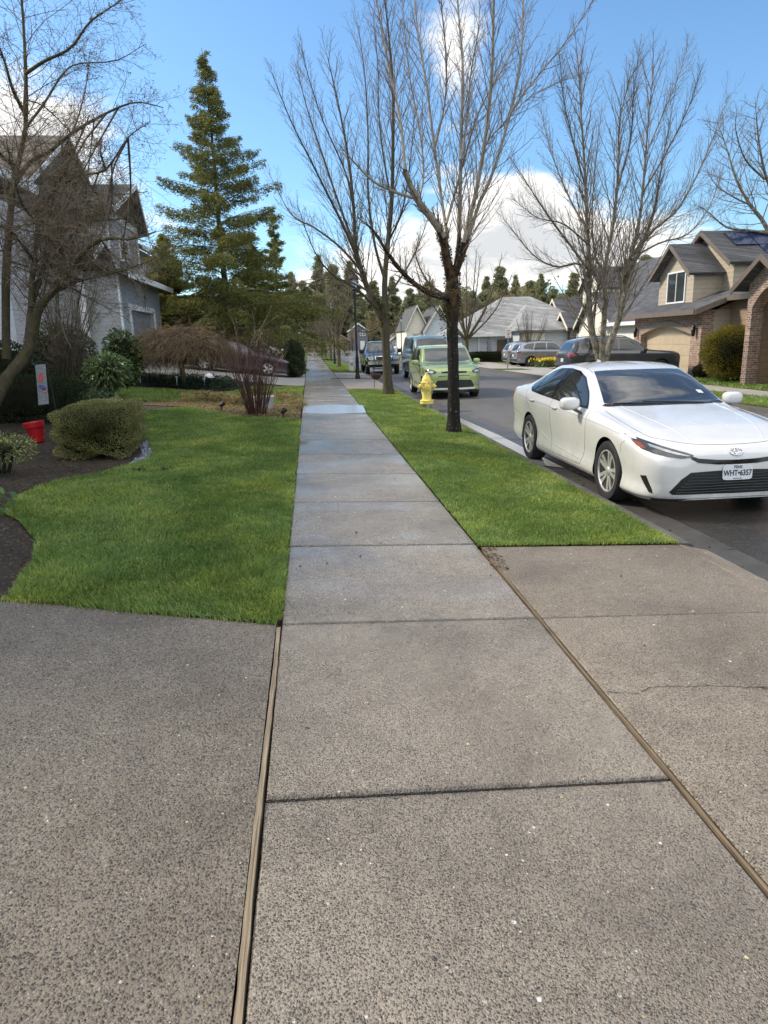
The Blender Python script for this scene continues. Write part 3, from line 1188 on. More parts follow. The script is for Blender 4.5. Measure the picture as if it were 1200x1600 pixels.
blades('front_grass', LAWN_A, 16000, .028, seed=2)
blades('back_grass', LAWN_B, 9000, .04, .005, seed=3)
blades('strip_grass', LAWN_S, 16000, .026, seed=4)
blades('far_strip_grass', LAWN_S2, 9000, .05, .006, seed=5)
blades('opposite_grass', LAWN_F1, 5000, .06, .006, seed=6)
blades('opposite_grass', LAWN_F2, 3000, .06, .008, seed=7)
# ragged rim of longer blades along the pavement edges
for nm, e in (('edge_grass', [(p.x, p.y - .018) for p in dl] + [(p.x, p.y + .05) for p in dl[::-1]]),
              ('edge_grass', [(-.30, dl[0].y + .05), (-.236, dl[0].y + .05), (-.236, 14.6), (-.30, 14.6)]),
              ('edge_grass', [(1.27, ap_far), (1.33, ap_far), (1.33, 24.6), (1.27, 24.6)]),
              ('edge_grass', [(1.30, ap_far - .012), (2.97, ap_far - .012), (2.97, ap_far + .06), (1.30, ap_far + .06)]),
              ('edge_grass', [(CURB0 - .05, ap_far), (CURB0 + .012, ap_far), (CURB0 + .012, 24.8), (CURB0 - .05, 24.8)])):
    blades(nm, e, 14000, .030, .0045, seed=int(abs(e[0][0]) * 100) + 11)
# ------------------------------------------------------------------ plants
def rot_about(v, axis, ang):
    return Matrix.Rotation(ang, 3, axis) @ v


def smooth_path(pts, n):
    """Catmull-Rom through the points"""
    P = [Vector(p) for p in pts]
    if len(P) < 3:
        return [P[0].lerp(P[-1], i / n) for i in range(n + 1)]
    P = [P[0] * 2 - P[1]] + P + [P[-1] * 2 - P[-2]]
    segs = len(P) - 3
    out = []
    for i in range(n + 1):
        u = segs * i / n
        k = min(int(u), segs - 1)
        t = u - k
        a, b, c, d = P[k:k + 4]
        out.append(.5 * ((2 * b) + (c - a) * t + (2 * a - 5 * b + 4 * c - d) * t * t + (3 * b - a - 3 * c + d) * t ** 3))
    return out


class Tree:
    """collects limbs (thick wood) and twigs (crown) of one tree"""

    def __init__(self, seed=1, thick=.022):
        self.limb, self.twig = MB(), MB()
        self.rng = random.Random(seed)
        self.thick = thick
        self.tips = []
        self.pathlog = []

    def tube(self, pts, r0, r1):
        k = len(pts)
        rad = [r0 + (r1 - r0) * i / (k - 1) for i in range(k)]
        mb = self.limb if r0 >= self.thick else self.twig
        mb.tube(pts, rad, 8 if r0 > .06 else 6 if r0 > .025 else 4 if r0 > .009 else 3, cap=False)

    def limb_path(self, pts, r0, r1, n=14, knob=0.0):
        P = smooth_path(pts, n)
        rad = [r0 + (r1 - r0) * i / n for i in range(n + 1)]
        if knob:
            rad = [q * (1 + knob * self.rng.uniform(-.5, 1)) for q in rad]
        self.limb.tube(P, rad, 10 if r0 > .06 else 7, cap=False)
        self.pathlog.append(P)
        return P

    def branch(self, start, d, length, r, lv, spec):
        """spec per level: (children, angle lo, angle hi, length ratio, up bias, wander)"""
        rng = self.rng
        n = 5 if length > .5 else 3
        pts, p, d = [start], start.copy(), d.normalized()
        sp = spec[min(lv, len(spec) - 1)]
        for i in range(n):
            d = (d + Vector((rng.gauss(0, 1), rng.gauss(0, 1), rng.gauss(0, .8))) * sp[5] + Vector((0, 0, sp[4] / n))).normalized()
            p = p + d * (length / n)
            pts.append(p.copy())
        self.tube(pts, r, max(.0014, r * .35))
        if lv + 1 < len(spec):
            self.spawn(pts, length, r, lv + 1, spec)
        else:
            self.tips.append((pts[-1], d))
        return pts

    def spawn(self, pts, length, r, lv, spec, t0=.15, t1=1.0, count=None, rmin=.002):
        rng = self.rng
        ch, a0, a1, lr, up, wan = spec[lv]
        k = count if count is not None else max(1, int(round(ch * rng.uniform(.75, 1.25))))
        spin = rng.uniform(0, 6.28)
        for i in range(k):
            t = t0 + (t1 - t0) * (i + rng.uniform(.2, .8)) / k
            u = t * (len(pts) - 1)
            j = min(int(u), len(pts) - 2)
            p = pts[j].lerp(pts[j + 1], u - j)
            tan = (pts[j + 1] - pts[j]).normalized()
            spin += 2.4 + rng.uniform(-.5, .5)
            ax = rot_about(tan.orthogonal().normalized(), tan, spin)
            d = rot_about(tan, ax, R(rng.uniform(a0, a1)))
            L = length * lr * (1.15 - .75 * t) * rng.uniform(.6, 1.25)
            self.branch(p, d, L, max(rmin, r * (.55 - .25 * t) * rng.uniform(.8, 1.1)), lv, spec)

    def finish(self, name, label, bark, twigmat, base, cat='tree', group=None):
        root = thing(name, label, cat, base, group)
        if self.limb.v:
            self.limb.build('trunk', bark, root, smooth_deg=60)
        if self.twig.v:
            self.twig.build('crown', twigmat, root, smooth_deg=80)
        return root


def leaf_quads(C, size, rng, D=None, flat=0.0, aspect=.5, N=None):
    """diamond-shaped leaves at the points C; D = preferred long direction"""
    n = len(C)
    d = rng.normal(0, 1, (n, 3))
    if D is not None:
        d = D + d * .45
    d /= np.linalg.norm(d, axis=1)[:, None] + 1e-9
    u = rng.normal(0, 1, (n, 3))
    u[:, 2] *= (1 - flat)
    if N is not None:
        # leaves turn their faces outwards
        u = N + u * .55
    s = np.cross(d, u)
    s /= np.linalg.norm(s, axis=1)[:, None] + 1e-9
    sz = size * rng.uniform(.6, 1.35, n)[:, None]
    a = C - d * sz * .5
    b = C + s * sz * aspect * .5
    c = C + d * sz * .5
    e = C - s * sz * aspect * .5
    V = np.stack([a, b, c, e], 1).reshape(-1, 3)
    F = (np.arange(n)[:, None] * 4 + np.array([[0, 1, 2, 3]]))
    return V, F


def leaf_part(name, C, size, mat, parent, seed=1, D=None, aspect=.5, flat=0.0, N=None):
    V, F = leaf_quads(np.asarray(C, dtype=float), size, np.random.default_rng(seed), D, flat, aspect, N)
    return raw_mesh(name, V, F, mat, parent)


def pxs(lst, Y, dy0=0.0, dy1=0.0):
    k = len(lst)
    return [at(a, b, Y + dy0 + (dy1 - dy0) * i / (k - 1)) for i, (a, b) in enumerate(lst)]


# ---- the dark-trunked street tree nearest to us
t1 = Tree(11)
Y1 = 12.45
base1 = gp(709, 674)
tr = pxs([(709, 676), (708.5, 600), (707, 520), (706.5, 470), (707, 432)], Y1)
tr[0].z -= .06
n_ = 26
P = smooth_path(tr, n_)
rad = []
for i in range(n_ + 1):
    t = i / n_
    r_ = .108 - .010 * t
    r_ += .06 * math.exp(-t * 14)                                   # root flare
    r_ += .035 * math.exp(-((t - .80) / .16) ** 2)                   # mossy burl under the fork
    rad.append(r_ * (1 + .05 * math.sin(i * 2.1) + random.uniform(-.03, .03)))
t1.limb.tube(P, rad, 16, cap=False)
limbs1 = []
for lst, r0, r1, d1 in (
        ([(704, 466), (690, 463), (667, 456), (640, 437), (620, 415), (603, 392), (585, 362), (560, 340)], .062, .012, -1.6),
        ([(705, 440), (697, 400), (690, 366), (675, 342), (654, 315), (640, 287), (633, 267)], .085, .040, -.9),
        ([(633, 267), (628, 208), (618, 150), (602, 80), (588, 0), (575, -70)], .026, .009, 1.0),
        ([(650, 310), (617, 300), (583, 283), (554, 254), (530, 226)], .030, .007, -.8),
        ([(700, 372), (692, 325), (679, 233), (667, 137), (658, 83), (650, 25), (642, -60)], .030, .010, 1.3),
        ([(709, 432), (717, 375), (719, 290), (721, 200), (723, 104), (718, 40), (711, -50)], .042, .013, .8),
        ([(711, 430), (722, 388), (746, 290), (762, 187), (769, 104), (771, 25), (774, -70)], .046, .014, -1.0),
        ([(712, 432), (726, 393), (746, 325), (771, 267), (800, 167), (815, 83), (817, 0), (820, -60)], .038, .010, .6),
        ([(797, 178), (815, 150), (842, 117), (880, 70), (915, 20), (940, -30)], .017, .005, -.5),
        ([(697, 350), (708, 312), (725, 250), (746, 180), (775, 125), (800, 80), (820, 20)], .026, .008, 1.6),
        ([(693, 460), (668, 440), (650, 400), (655, 370)], .022, .006, 1.2),
        ([(719, 250), (730, 190), (735, 120), (748, 40), (750, -50)], .020, .007, 1.2),
        ([(679, 233), (695, 160), (697, 90), (690, 10), (688, -50)], .018, .006, -1.2),
        ([(746, 290), (757, 230), (790, 190), (830, 150), (870, 130), (905, 115)], .015, .005, 1.5),
        ([(654, 315), (662, 270), (655, 200), (640, 120), (632, 40), (628, -40)], .020, .006, 2.0)):
    p_ = pxs(lst, Y1, 0, d1)
    limbs1.append((t1.limb_path(p_, r0, r1, 16, .06 if r0 > .06 else 0), r0))
SP1 = [(0, 0, 0, 0, 0, 0), (18, 18, 42, .22, .42, .05), (5, 25, 50, .42, .30, .09), (2, 25, 45, .5, .2, .1)]
for P, r0 in limbs1:
    L = sum((b - a).length for a, b in zip(P[:-1], P[1:]))
    t1.spawn(P, L, max(.016, r0 * .45), 1, SP1, .12, 1.0, count=int(10 + L * 9), rmin=.0021)
t1root = t1.finish('bare_street_tree', 'bare street tree with a black wet trunk and reddish moss, beside the yellow hydrant', M_bark_dark, M_twig, base1, group='bare street trees along the planting strips')
t1trunk = [c for c in t1root.children if c.name.startswith('trunk')][0]
# the shoots above the burl are grey: give faces above the fork the shoot bark
me = t1trunk.data
me.materials.append(M_bark_shoot)
zf = at(706, 372, Y1).z - base1.z
mi = [1 if p.center.z > zf else 0 for p in me.polygons]
me.polygons.foreach_set('material_index', mi)
# moss tufts on the upper trunk and first limbs
rng = np.random.default_rng(5)
C, D = [], []
for (px, py), k, rr in (((706, 475), 500, .15), ((707, 440), 500, .15), ((697, 400), 350, .10), ((720, 395), 260, .09), ((690, 368), 200, .09), ((700, 505), 260, .14), ((668, 456), 90, .07), ((692, 492), 80, .06)):
    c = np.array(at(px, py, Y1))
    d = rng.normal(0, 1, (k, 3))
    d /= np.linalg.norm(d, axis=1)[:, None]
    C.append(c + d * rr * np.array([1, 1, 1.9]) * rng.uniform(.85, 1.1, (k, 1)))
    D.append(d)
leaf_part('moss', np.concatenate(C), .035, M_moss, t1root, 3, np.concatenate(D), .6)

# ---- second street tree behind it
t2 = Tree(12)
Y2 = 22.3
base2 = gp(606, 615)
tr = pxs([(607, 618), (605, 580), (603, 540), (602, 505), (600, 480)], Y2)
tr[0].z -= .06
P = smooth_path(tr, 16)
t2.limb.tube(P, [.142 + .09 * math.exp(-i / 1.5) - .002 * i + (.03 if 9 < i < 14 else 0) for i in range(17)], 14, cap=False)
limbs2 = []
for lst, r0, r1, d1 in (
        ([(600, 500), (590, 485), (580, 462), (572, 445), (560, 407), (555, 380), (553, 330), (545, 250), (528, 160), (512, 90)], .125, .012, .8),
        ([(602, 490), (601, 440), (606, 380), (612, 317), (614, 233), (614, 137), (608, 62), (600, -10)], .10, .014, -.8),
        ([(559, 407), (540, 360), (515, 310), (485, 250), (455, 190), (425, 115)], .050, .008, -1.5),
        ([(556, 390), (530, 320), (503, 240), (480, 170), (462, 100)], .045, .008, 1.5),
        ([(566, 425), (530, 385), (490, 355), (455, 335), (420, 270)], .045, .007, 2.0),
        ([(590, 482), (555, 450), (520, 430), (490, 390), (465, 320)], .045, .007, -2.2),
        ([(602, 440), (585, 380), (575, 300), (575, 210), (570, 120), (560, 40)], .05, .009, 2.2),
        ([(601, 470), (635, 420), (655, 380), (672, 330)], .040, .007, 2.4),
        ([(553, 330), (540, 270), (505, 190), (485, 130), (470, 75)], .030, .006, -.8),
        ([(606, 380), (628, 330), (640, 260), (648, 180)], .035, .006, -2.2),
        ([(598, 500), (585, 515), (570, 519), (560, 517)], .03, .012, -1.0),
        ([(575, 455), (545, 440), (510, 435), (470, 445), (440, 430)], .03, .006, 1.0),
        ([(612, 317), (600, 250), (592, 180), (590, 100), (583, 20)], .035, .007, 1.4)):
    limbs2.append((t2.limb_path(pxs(lst, Y2, 0, d1), r0, r1, 16), r0))
SP2 = [(0,) * 6, (16, 14, 36, .27, .38, .05), (7, 22, 48, .46, .26, .08), (3, 22, 45, .5, .2, .1)]
for P, r0 in limbs2:
    L = sum((b - a).length for a, b in zip(P[:-1], P[1:]))
    t2.spawn(P, L, max(.022, r0 * .4), 1, SP2, .18, 1.0, count=int(8 + L * 4.8), rmin=.0037)
t2root = t2.finish('bare_street_tree', 'bare street tree with a grey forked trunk and a hanging basket beside it', M_bark_street, M_twig, base2, group='bare street trees along the planting strips')
rng = np.random.default_rng(15)
C = []
for (px, py), k, rr_ in (((601, 500), 420, .22), ((597, 487), 260, .17), ((602, 478), 200, .14), ((588, 470), 120, .12)):
    d = rng.normal(0, 1, (k, 3))
    d /= np.linalg.norm(d, axis=1)[:, None]
    C.append(np.array(at(px, py, Y2)) + d * rr_ * np.array([.8, .8, 1.6]) * rng.uniform(.8, 1.05, (k, 1)))
leaf_part('moss', np.concatenate(C), .05, M_moss, t2root, 3, None, .6)

# ---- pale multi-stemmed tree across the street, above the white car
t3 = Tree(13)
Y3 = 26.0
base3 = Vector((atx(941, 560, 11.3).x, Y3, gz(11.3) - .02))
b3 = at(941, 560, Y3)
limbs3 = []
for lst, r0, r1, d0, d1 in (
        ([(940, 597), (935, 555), (925, 520), (920, 470), (921, 420), (917, 350), (914, 270), (908, 180), (903, 90)], .16, .012, 0, .5),
        ([(941, 597), (941, 545), (945, 480), (945, 420), (958, 350), (966, 270), (968, 190), (985, 120)], .125, .010, 0, -1.2),
        ([(942, 597), (948, 552), (965, 505), (975, 460), (978, 420), (995, 370), (1005, 290), (1012, 200), (1022, 100)], .145, .012, 0, 1.2),
        ([(945, 425), (930, 400), (925, 340), (930, 260), (940, 170)], .05, .008, 0, 1.8),
        ([(978, 430), (1000, 390), (1022, 330), (1032, 270), (1052, 160)], .085, .008, .4, -1.6),
        ([(975, 465), (987, 405), (1015, 365), (1060, 325), (1100, 250), (1138, 150)], .085, .008, .4, 1.5),
        ([(921, 425), (900, 395), (862, 345), (832, 300), (800, 250)], .06, .007, .1, -1.6),
        ([(920, 440), (905, 412), (870, 417), (835, 400), (803, 362), (782, 335)], .055, .006, .1, 1.6),
        ([(918, 360), (890, 310), (862, 240), (845, 170)], .045, .006, .2, 2.4),
        ([(917, 380), (880, 350), (840, 340), (800, 310)], .04, .006, .2, -2.4),
        ([(914, 290), (895, 220), (880, 150), (875, 90)], .035, .006, .2, -2.2),
        ([(985, 405), (1030, 380), (1075, 365), (1110, 320), (1130, 260)], .045, .006, .4, 2.4),
        ([(1005, 300), (1040, 240), (1075, 170), (1095, 110)], .04, .006, .6, -2.0),
        ([(966, 290), (985, 220), (990, 150), (1000, 70)], .035, .006, -.3, -2.5),
        ([(1010, 240), (1035, 180), (1060, 120), (1075, 70)], .03, .005, .6, 1.5)):
    limbs3.append((t3.limb_path(pxs(lst, Y3, d0, d1), r0, r1, 16), r0))
SP3 = [(0,) * 6, (14, 14, 36, .27, .38, .05), (7, 25, 50, .44, .22, .08), (3, 25, 50, .45, .16, .1)]
for P, r0 in limbs3:
    L = sum((b - a).length for a, b in zip(P[:-1], P[1:]))
    t3.spawn(P, L, max(.024, r0 * .36), 1, SP3, .22, 1.0, count=int(8 + L * 5.4), rmin=.0042)
t3.finish('bare_street_tree', 'pale grey multi-stemmed bare tree across the street rising behind the white car', M_bark_grey, M_twig, base3, group='bare street trees along the planting strips')

# ---- spreading bare tree at the right edge
t4 = Tree(14)
Y4 = 30.0
b4 = Vector((at(1228, 560, Y4).x, Y4, gz(20)))
limbs4 = []
for lst, r0, r1, d1 in (
        ([(1234, 610), (1230, 520), (1222, 440), (1215, 400)], .22, .14, 0),
        ([(1215, 400), (1195, 350), (1172, 320), (1150, 280), (1135, 230), (1120, 190)], .11, .01, 1.5),
        ([(1215, 400), (1215, 330), (1195, 270), (1185, 215), (1180, 160)], .10, .01, -1.5),
        ([(1205, 365), (1170, 360), (1135, 355), (1105, 330), (1085, 320)], .07, .008, 1.0),
        ([(1215, 380), (1240, 300), (1235, 230), (1210, 160)], .1, .01, 1.0),
        ([(1172, 320), (1150, 310), (1120, 290), (1100, 260)], .045, .006, -1.5),
        ([(1195, 280), (1165, 250), (1150, 205), (1150, 180)], .05, .006, -1.5)):
    limbs4.append((t4.limb_path(pxs(lst, Y4, 0, d1), r0, r1, 12), r0))
SP4 = [(0,) * 6, (14, 30, 65, .34, .1, .12), (7, 30, 60, .45, .05, .14), (3, 30, 60, .5, .05, .15)]
for P, r0 in limbs4[1:]:
    L = sum((b - a).length for a, b in zip(P[:-1], P[1:]))
    t4.spawn(P, L, max(.03, r0 * .45), 1, SP4, .2, 1.0, count=int(8 + L * 3.8), rmin=.0042)
t4.finish('spreading_bare_tree', 'spreading bare tree with crooked branches over the solar roof at the right edge', M_bark_grey, M_twig_dark, b4, group=None)

# ---- mossy garden tree on the left, in front of the white-sided house
t5 = Tree(15, .012)
Y5 = 12.4
b5 = gp(-6, 637)
limbs5 = []
for lst, r0, r1, d0, d1 in (
        ([(-14, 640), (12, 590), (31, 567), (44, 544), (50, 525)], .105, .085, 0, 0),
        ([(50, 525), (58, 490), (68, 471), (83, 456), (100, 435), (112, 415), (135, 388), (165, 372), (205, 374), (243, 362)], .080, .010, 0, -1.0),
        ([(46, 540), (46, 510), (49, 480), (55, 455), (66, 425), (80, 395), (96, 365), (122, 345), (160, 345), (205, 340)], .070, .010, 0, 1.0),
        ([(49, 480), (50, 440), (55, 400), (60, 350), (80, 300), (100, 270), (125, 215), (140, 180)], .05, .009, 0, .6),
        ([(10, 560), (9, 445), (13, 375), (20, 300), (26, 262), (40, 200), (40, 110), (36, 30), (30, -40)], .075, .012, 1.2, .4),
        ([(22, 290), (45, 255), (80, 235), (110, 210), (160, 180), (210, 160), (255, 168)], .042, .006, .8, -.5),
        ([(40, 115), (70, 95), (110, 75), (140, 35), (175, 10), (205, -10)], .030, .005, .4, -1.0),
        ([(40, 180), (20, 140), (5, 90), (-15, 40)], .035, .007, .4, -1.0),
        ([(26, 262), (0, 240), (-25, 200)], .04, .01, .8, -1.0),
        ([(100, 270), (98, 240), (120, 190), (135, 130), (140, 80)], .022, .005, .4, 1.2),
        ([(80, 300), (120, 275), (165, 265), (200, 215), (235, 190)], .025, .005, .4, -1.4),
        ([(83, 456), (120, 440), (160, 430), (200, 420), (240, 405)], .028, .005, 0, -1.6),
        ([(66, 425), (40, 390), (15, 360), (-15, 350)], .03, .006, 0, -1.0),
        ([(96, 365), (100, 330), (130, 300), (170, 305), (230, 300)], .025, .005, .5, 1.5),
        ([(60, 350), (35, 320), (20, 270), (10, 220)], .025, .006, .3, -1.2),
        ([(40, 200), (70, 160), (95, 120), (120, 100), (180, 95), (225, 70)], .022, .005, .4, 1.2)):
    limbs5.append((t5.limb_path(pxs(lst, Y5, d0, d1), r0, r1, 16, .10 if r0 > .04 else 0), r0))
SP5 = [(0,) * 6, (14, 30, 75, .36, .08, .14), (6, 30, 70, .48, .08, .16), (3, 30, 65, .5, .05, .18)]
rz5 = random.Random(55)
for i in range(40):
    # the inner tangle: crooked secondary limbs filling the crown over the house
    P0, rr0 = limbs5[rz5.choice([1, 1, 2, 2, 3, 4, 5, 10, 11])]
    s_ = P0[rz5.randint(3, 12)]
    ex, ey = rz5.uniform(-10, 235), rz5.uniform(225, 500)
    e_ = at(ex, ey, Y5 + rz5.uniform(-1.2, 1.4))
    if (e_ - s_).length > 3.2:
        e_ = s_ + (e_ - s_).normalized() * 3.2
    m1 = s_.lerp(e_, .35) + Vector((rz5.gauss(0, .12), rz5.gauss(0, .15), rz5.uniform(0, .25)))
    m2 = s_.lerp(e_, .7) + Vector((rz5.gauss(0, .12), rz5.gauss(0, .15), rz5.uniform(0, .22)))
    r0_ = rz5.uniform(.010, .019)
    limbs5.append((t5.limb_path([s_, m1, m2, e_], r0_, .004, 10, .1), r0_))
for P, r0 in limbs5[1:]:
    L = sum((b - a).length for a, b in zip(P[:-1], P[1:]))
    t5.spawn(P, L, max(.010, r0 * .30), 1, SP5, .15, 1.0, count=int(5 + L * (7 if r0 < .02 else 9)), rmin=.0044)
r5 = t5.finish('mossy_garden_tree', 'leaning mossy garden tree with a tangle of bare twigs before the white-sided house', M_bark_brown, M_twig_dark, b5)
# clinging seeds at the twig tips and moss tufts on the limbs
rng = np.random.default_rng(8)
tips = np.array([p for p, d in t5.tips])
pick = rng.random(len(tips)) < .45
leaf_part('seeds', tips[pick] + rng.normal(0, .015, (pick.sum(), 3)), .024, M_dead_leaf, r5, 4)
C = []
for P, r0 in limbs5:
    for i in range(len(P)):
        k = int(34 * min(1, r0 / .03)) if rng.random() < .6 else 0
        if k:
            C.append(np.array(P[i]) + rng.normal(0, r0 * .75 + .012, (k, 3)))
leaf_part('moss', np.concatenate(C), .026, M_moss, r5, 6)

# ---- tall leggy garden shrub beside it
t6 = Tree(16, .011)
b6 = gp(103, 637)
Y6 = b6.y
for i in range(34):
    x0 = random.uniform(84, 118)
    x1 = random.uniform(50, 158)
    y1 = random.uniform(410, 500)
    p_ = pxs([(x0, 640), (x0 + (x1 - x0) * .15, 590), (x0 + (x1 - x0) * .45, 535), (x1, y1)], Y6, 0, random.uniform(-.7, .7))
    P = t6.limb_path(p_, random.uniform(.014, .030), .005, 9)
    t6.spawn(P, 1.9, .010, 1, [(0,) * 6, (9, 20, 50, .32, .15, .1), (6, 25, 55, .45, .1, .12), (3, 25, 50, .5, .1, .14)], .3, 1.0, count=10)
t6.finish('leggy_shrub', 'tall leggy brown shrub of upright stems between garden banner and rhododendron', M_bark_brown, M_twig_dark, b6, 'shrub')


# ---- conifers
def conifer(name, label, base, H, Rb, mat, bark, seed=1, whorl=.32, per=5, spray=.05, dens=1.0, droop=.35, lean=(0, 0), lowcut=.08, group=None, irregular=.25, wisp=False):
    rng = random.Random(seed)
    nr = np.random.default_rng(seed)
    root = thing(name, label, 'tree', base, group)
    tb = MB()
    base = Vector(base)
    top = base + Vector((lean[0], lean[1], H))
    axis = [base.lerp(top, i / 12) + Vector((math.sin(i * .9) * .03, math.cos(i * .7) * .03, 0)) * (H / 12) for i in range(13)]
    tb.tube(axis, [max(.012, H * .014 * (1 - i / 12.5)) for i in range(13)], 8, cap=False)
    C, D = [], []
    z = H * lowcut
    while z < H * .985:
        f = z / H
        ax = base.lerp(top, f)
        Lr = Rb * (1 - f) ** 1.1 + .06
        k = max(3, int(per * (1 - f * .4)))
        ax0 = ax
        a0 = rng.uniform(0, 6.28)
        for j in range(k):
            L = Lr * rng.uniform(1 - irregular * 1.6, 1 + irregular)
            ax = base.lerp(top, min(.99, max(lowcut * .6, (z + rng.uniform(-1, 1) * whorl * 1.3) / H)))
            a = a0 + 6.283 * j / k + rng.uniform(-.3, .3)
            up = .08 + .72 * f + rng.uniform(-.14, .16)
            nseg = max(4, int(L / .22))
            pts = [ax.copy()]
            for s in range(1, nseg + 1):
                t = s / nseg
                hz = L * t
                dz = up * hz - droop * L * t * t * (1 - .3 * f) + .14 * L * max(0, t - .7)
                pts.append(ax + Vector((math.cos(a) * hz, math.sin(a) * hz, dz)))
            tb.tube(pts, [max(.004, .03 * L / 3 * (1 - s / (nseg + .5))) for s in range(nseg + 1)], 4, cap=False)
            ca, sa = math.cos(a), math.sin(a)
            # flat sprays along the branch
            m = int(L * 66 * dens * (1 + 1.7 * max(0, .6 - f))) + 6
            t = nr.uniform(.12, 1.04, m) ** .8
            wid = (.12 + .42 * L * (1 - t) ** .7 * np.minimum(1, t * 3) * .62)
            s_ = nr.uniform(-1, 1, m) * wid
            hz = L * t - np.abs(s_) * .25
            dz = up * hz - droop * L * t * t * (1 - .3 * f) + .14 * L * np.maximum(0, t - .7) - np.abs(s_) * .34 + nr.normal(0, .03, m) - .20 * L * nr.random(m) ** 2 * dens * .5
            cc = np.stack([ax.x + ca * hz - sa * s_, ax.y + sa * hz + ca * s_, ax.z + dz], 1)
            dd = np.stack([ca * .7 - sa * np.sign(s_) * .6, sa * .7 + ca * np.sign(s_) * .6, np.full(m, -.25)], 1)
            C.append(cc)
            D.append(dd)
        z += whorl * rng.uniform(.7, 1.25) * (1.15 - .5 * f)
    tb.build('trunk', bark, root, smooth_deg=60)
    C, D = np.concatenate(C), np.concatenate(D)
    # each spray point becomes a little fan of needles
    C = np.repeat(C, 4, 0) + nr.normal(0, spray * .75, (len(C) * 4, 3)) * np.array([1, 1, .8]) - np.array([0, 0, spray * .5])
    D = np.repeat(D, 4, 0) + nr.normal(0, .3, (len(D) * 4, 3))
    leaf_part('crown', C, spray * 1.9, mat, root, seed, D, .24, .3)
    return root


cb = Vector((-3.95, 36.6, gz(-4, 36.6)))
conifer('tall_conifer', 'tall pointed conifer with drooping sprays behind the brown weeping shrub', cb, 14.6, 5.8, M_conifer, M_bark_brown, 21, .26, 4, .075, 1.15, .34, lean=(-.25, 0), lowcut=.06)
conifer('golden_conifer', 'low yellow-green conifer filling the gap between garage and tall conifer', at(268, 512, 39.5) - Vector((0, 0, .6)), 5.4, 2.3, M_conifer_gold, M_bark_brown, 24, .26, 8, .085, 2.0, .2, lowcut=.02, irregular=.3)
conifer('low_conifer', 'lower dark green spreading conifer between the tall conifer and the sidewalk', (-3.0, 42.5, gz(-3.0, 42)), 7.6, 2.9, M_conifer, M_bark_brown, 22, .24, 5, .075, 1.35, .24, lowcut=.36, irregular=.25)
conifer('slender_conifer', 'sunlit slender conifer standing beyond the low dark conifer', (-2.6, 66, .3), 13.2, 3.0, M_conifer, M_bark_brown, 23, .55, 5, .13, .9, .3, lowcut=.12)


# ---- shrubs
def rounded_box_points(n, c, hx, hy, hz, rng, p=4.0, shell=.16):
    """points near the surface of a superellipsoid"""
    d = rng.normal(0, 1, (n, 3))
    d /= np.linalg.norm(d, axis=1)[:, None]
    q = np.abs(d)
    r = (q[:, 0] ** p + q[:, 1] ** p + q[:, 2] ** p) ** (-1 / p)
    s = d * r[:, None]
    k = 1 - shell * rng.random(n) ** 1.4
    nz = 1 + .05 * np.sin(s[:, 0] * 7 + c[0]) * np.sin(s[:, 1] * 6) + .045 * np.sin(s[:, 2] * 9 + s[:, 0] * 5)
    return c + s * (k * nz)[:, None] * np.array([hx, hy, hz]), d


def core(mb, c, hx, hy, hz, p=4.0, nu=20, nv=12):
    vs, fs = [], []
    for i in range(nv + 1):
        th = math.pi * i / nv
        for j in range(nu):
            ph = 2 * math.pi * j / nu
            d = Vector((math.sin(th) * math.cos(ph), math.sin(th) * math.sin(ph), math.cos(th)))
            r = (abs(d.x) ** p + abs(d.y) ** p + abs(d.z) ** p) ** (-1 / p)
            vs.append((c[0] + d.x * r * hx, c[1] + d.y * r * hy, c[2] + d.z * r * hz))
    for i in range(nv):
        for j in range(nu):
            fs.append((i * nu + j, (i + 1) * nu + j, (i + 1) * nu + (j + 1) % nu, i * nu + (j + 1) % nu))
    mb.add(vs, fs)


def bush(name, label, c, hx, hy, hz, mat, n, leaf, seed, p=3.0, cat='shrub', group=None, stems=0, shell=.2, aspect=.55, corek=.80, rz=0.0):
    """leafy bush: leaves through a shell over a dark solid core with twigs; c = point on the ground"""
    rng = np.random.default_rng(seed)
    root = thing(name, label, cat, c, group)
    lift = .0 if not stems else stems
    cc = np.array([c[0], c[1], c[2] + lift + hz])
    C, D = rounded_box_points(n, cc, hx, hy, hz, rng, p, shell)
    mb = MB()
    core(mb, cc, hx * corek, hy * corek, hz * corek, p)  # solid dark core, put in so the leaves are not see-through
    mr_ = random.Random(seed)
    for i in range(9):
        a = mr_.uniform(0, 6.28)
        q = Vector((c[0] + math.cos(a) * hx * .15, c[1] + math.sin(a) * hy * .15, c[2] - .03))
        e = Vector((c[0] + math.cos(a) * hx * .6, c[1] + math.sin(a) * hy * .6, c[2] + lift + hz))
        mb.tube([q, q.lerp(e, .5) + Vector((0, 0, .1)), e], [.022, .016, .008], 5)
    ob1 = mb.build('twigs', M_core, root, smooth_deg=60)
    ob2 = leaf_part('foliage', C, leaf, mat, root, seed, np.tile([[0., 0., -.35]], (n, 1)) if leaf > .06 else None, aspect, 0.0, D)
    if rz:
        root.rotation_euler.z = rz
    return root


# clipped box hedge by the left lawn
hc = gp(150, 712)
hb = Vector((-3.05, 10.35, gz(-3.05, 10.3)))
bush('box_hedge', 'clipped olive-green box hedge block at the edge of the front lawn', hb, .50, 1.02, .34, M_box, 46000, .022, 31, 9.0, stems=0.0, shell=.14, corek=.86, rz=R(6))
# dark hedge below the banner
bush('dark_hedge', 'low dark clipped hedge under the banner along the white-sided house', Vector((-6.0, 13.9, gz(-6, 14))), 1.6, .45, .44, M_dark_leaf, 22000, .032, 32, 5.0, stems=.0)
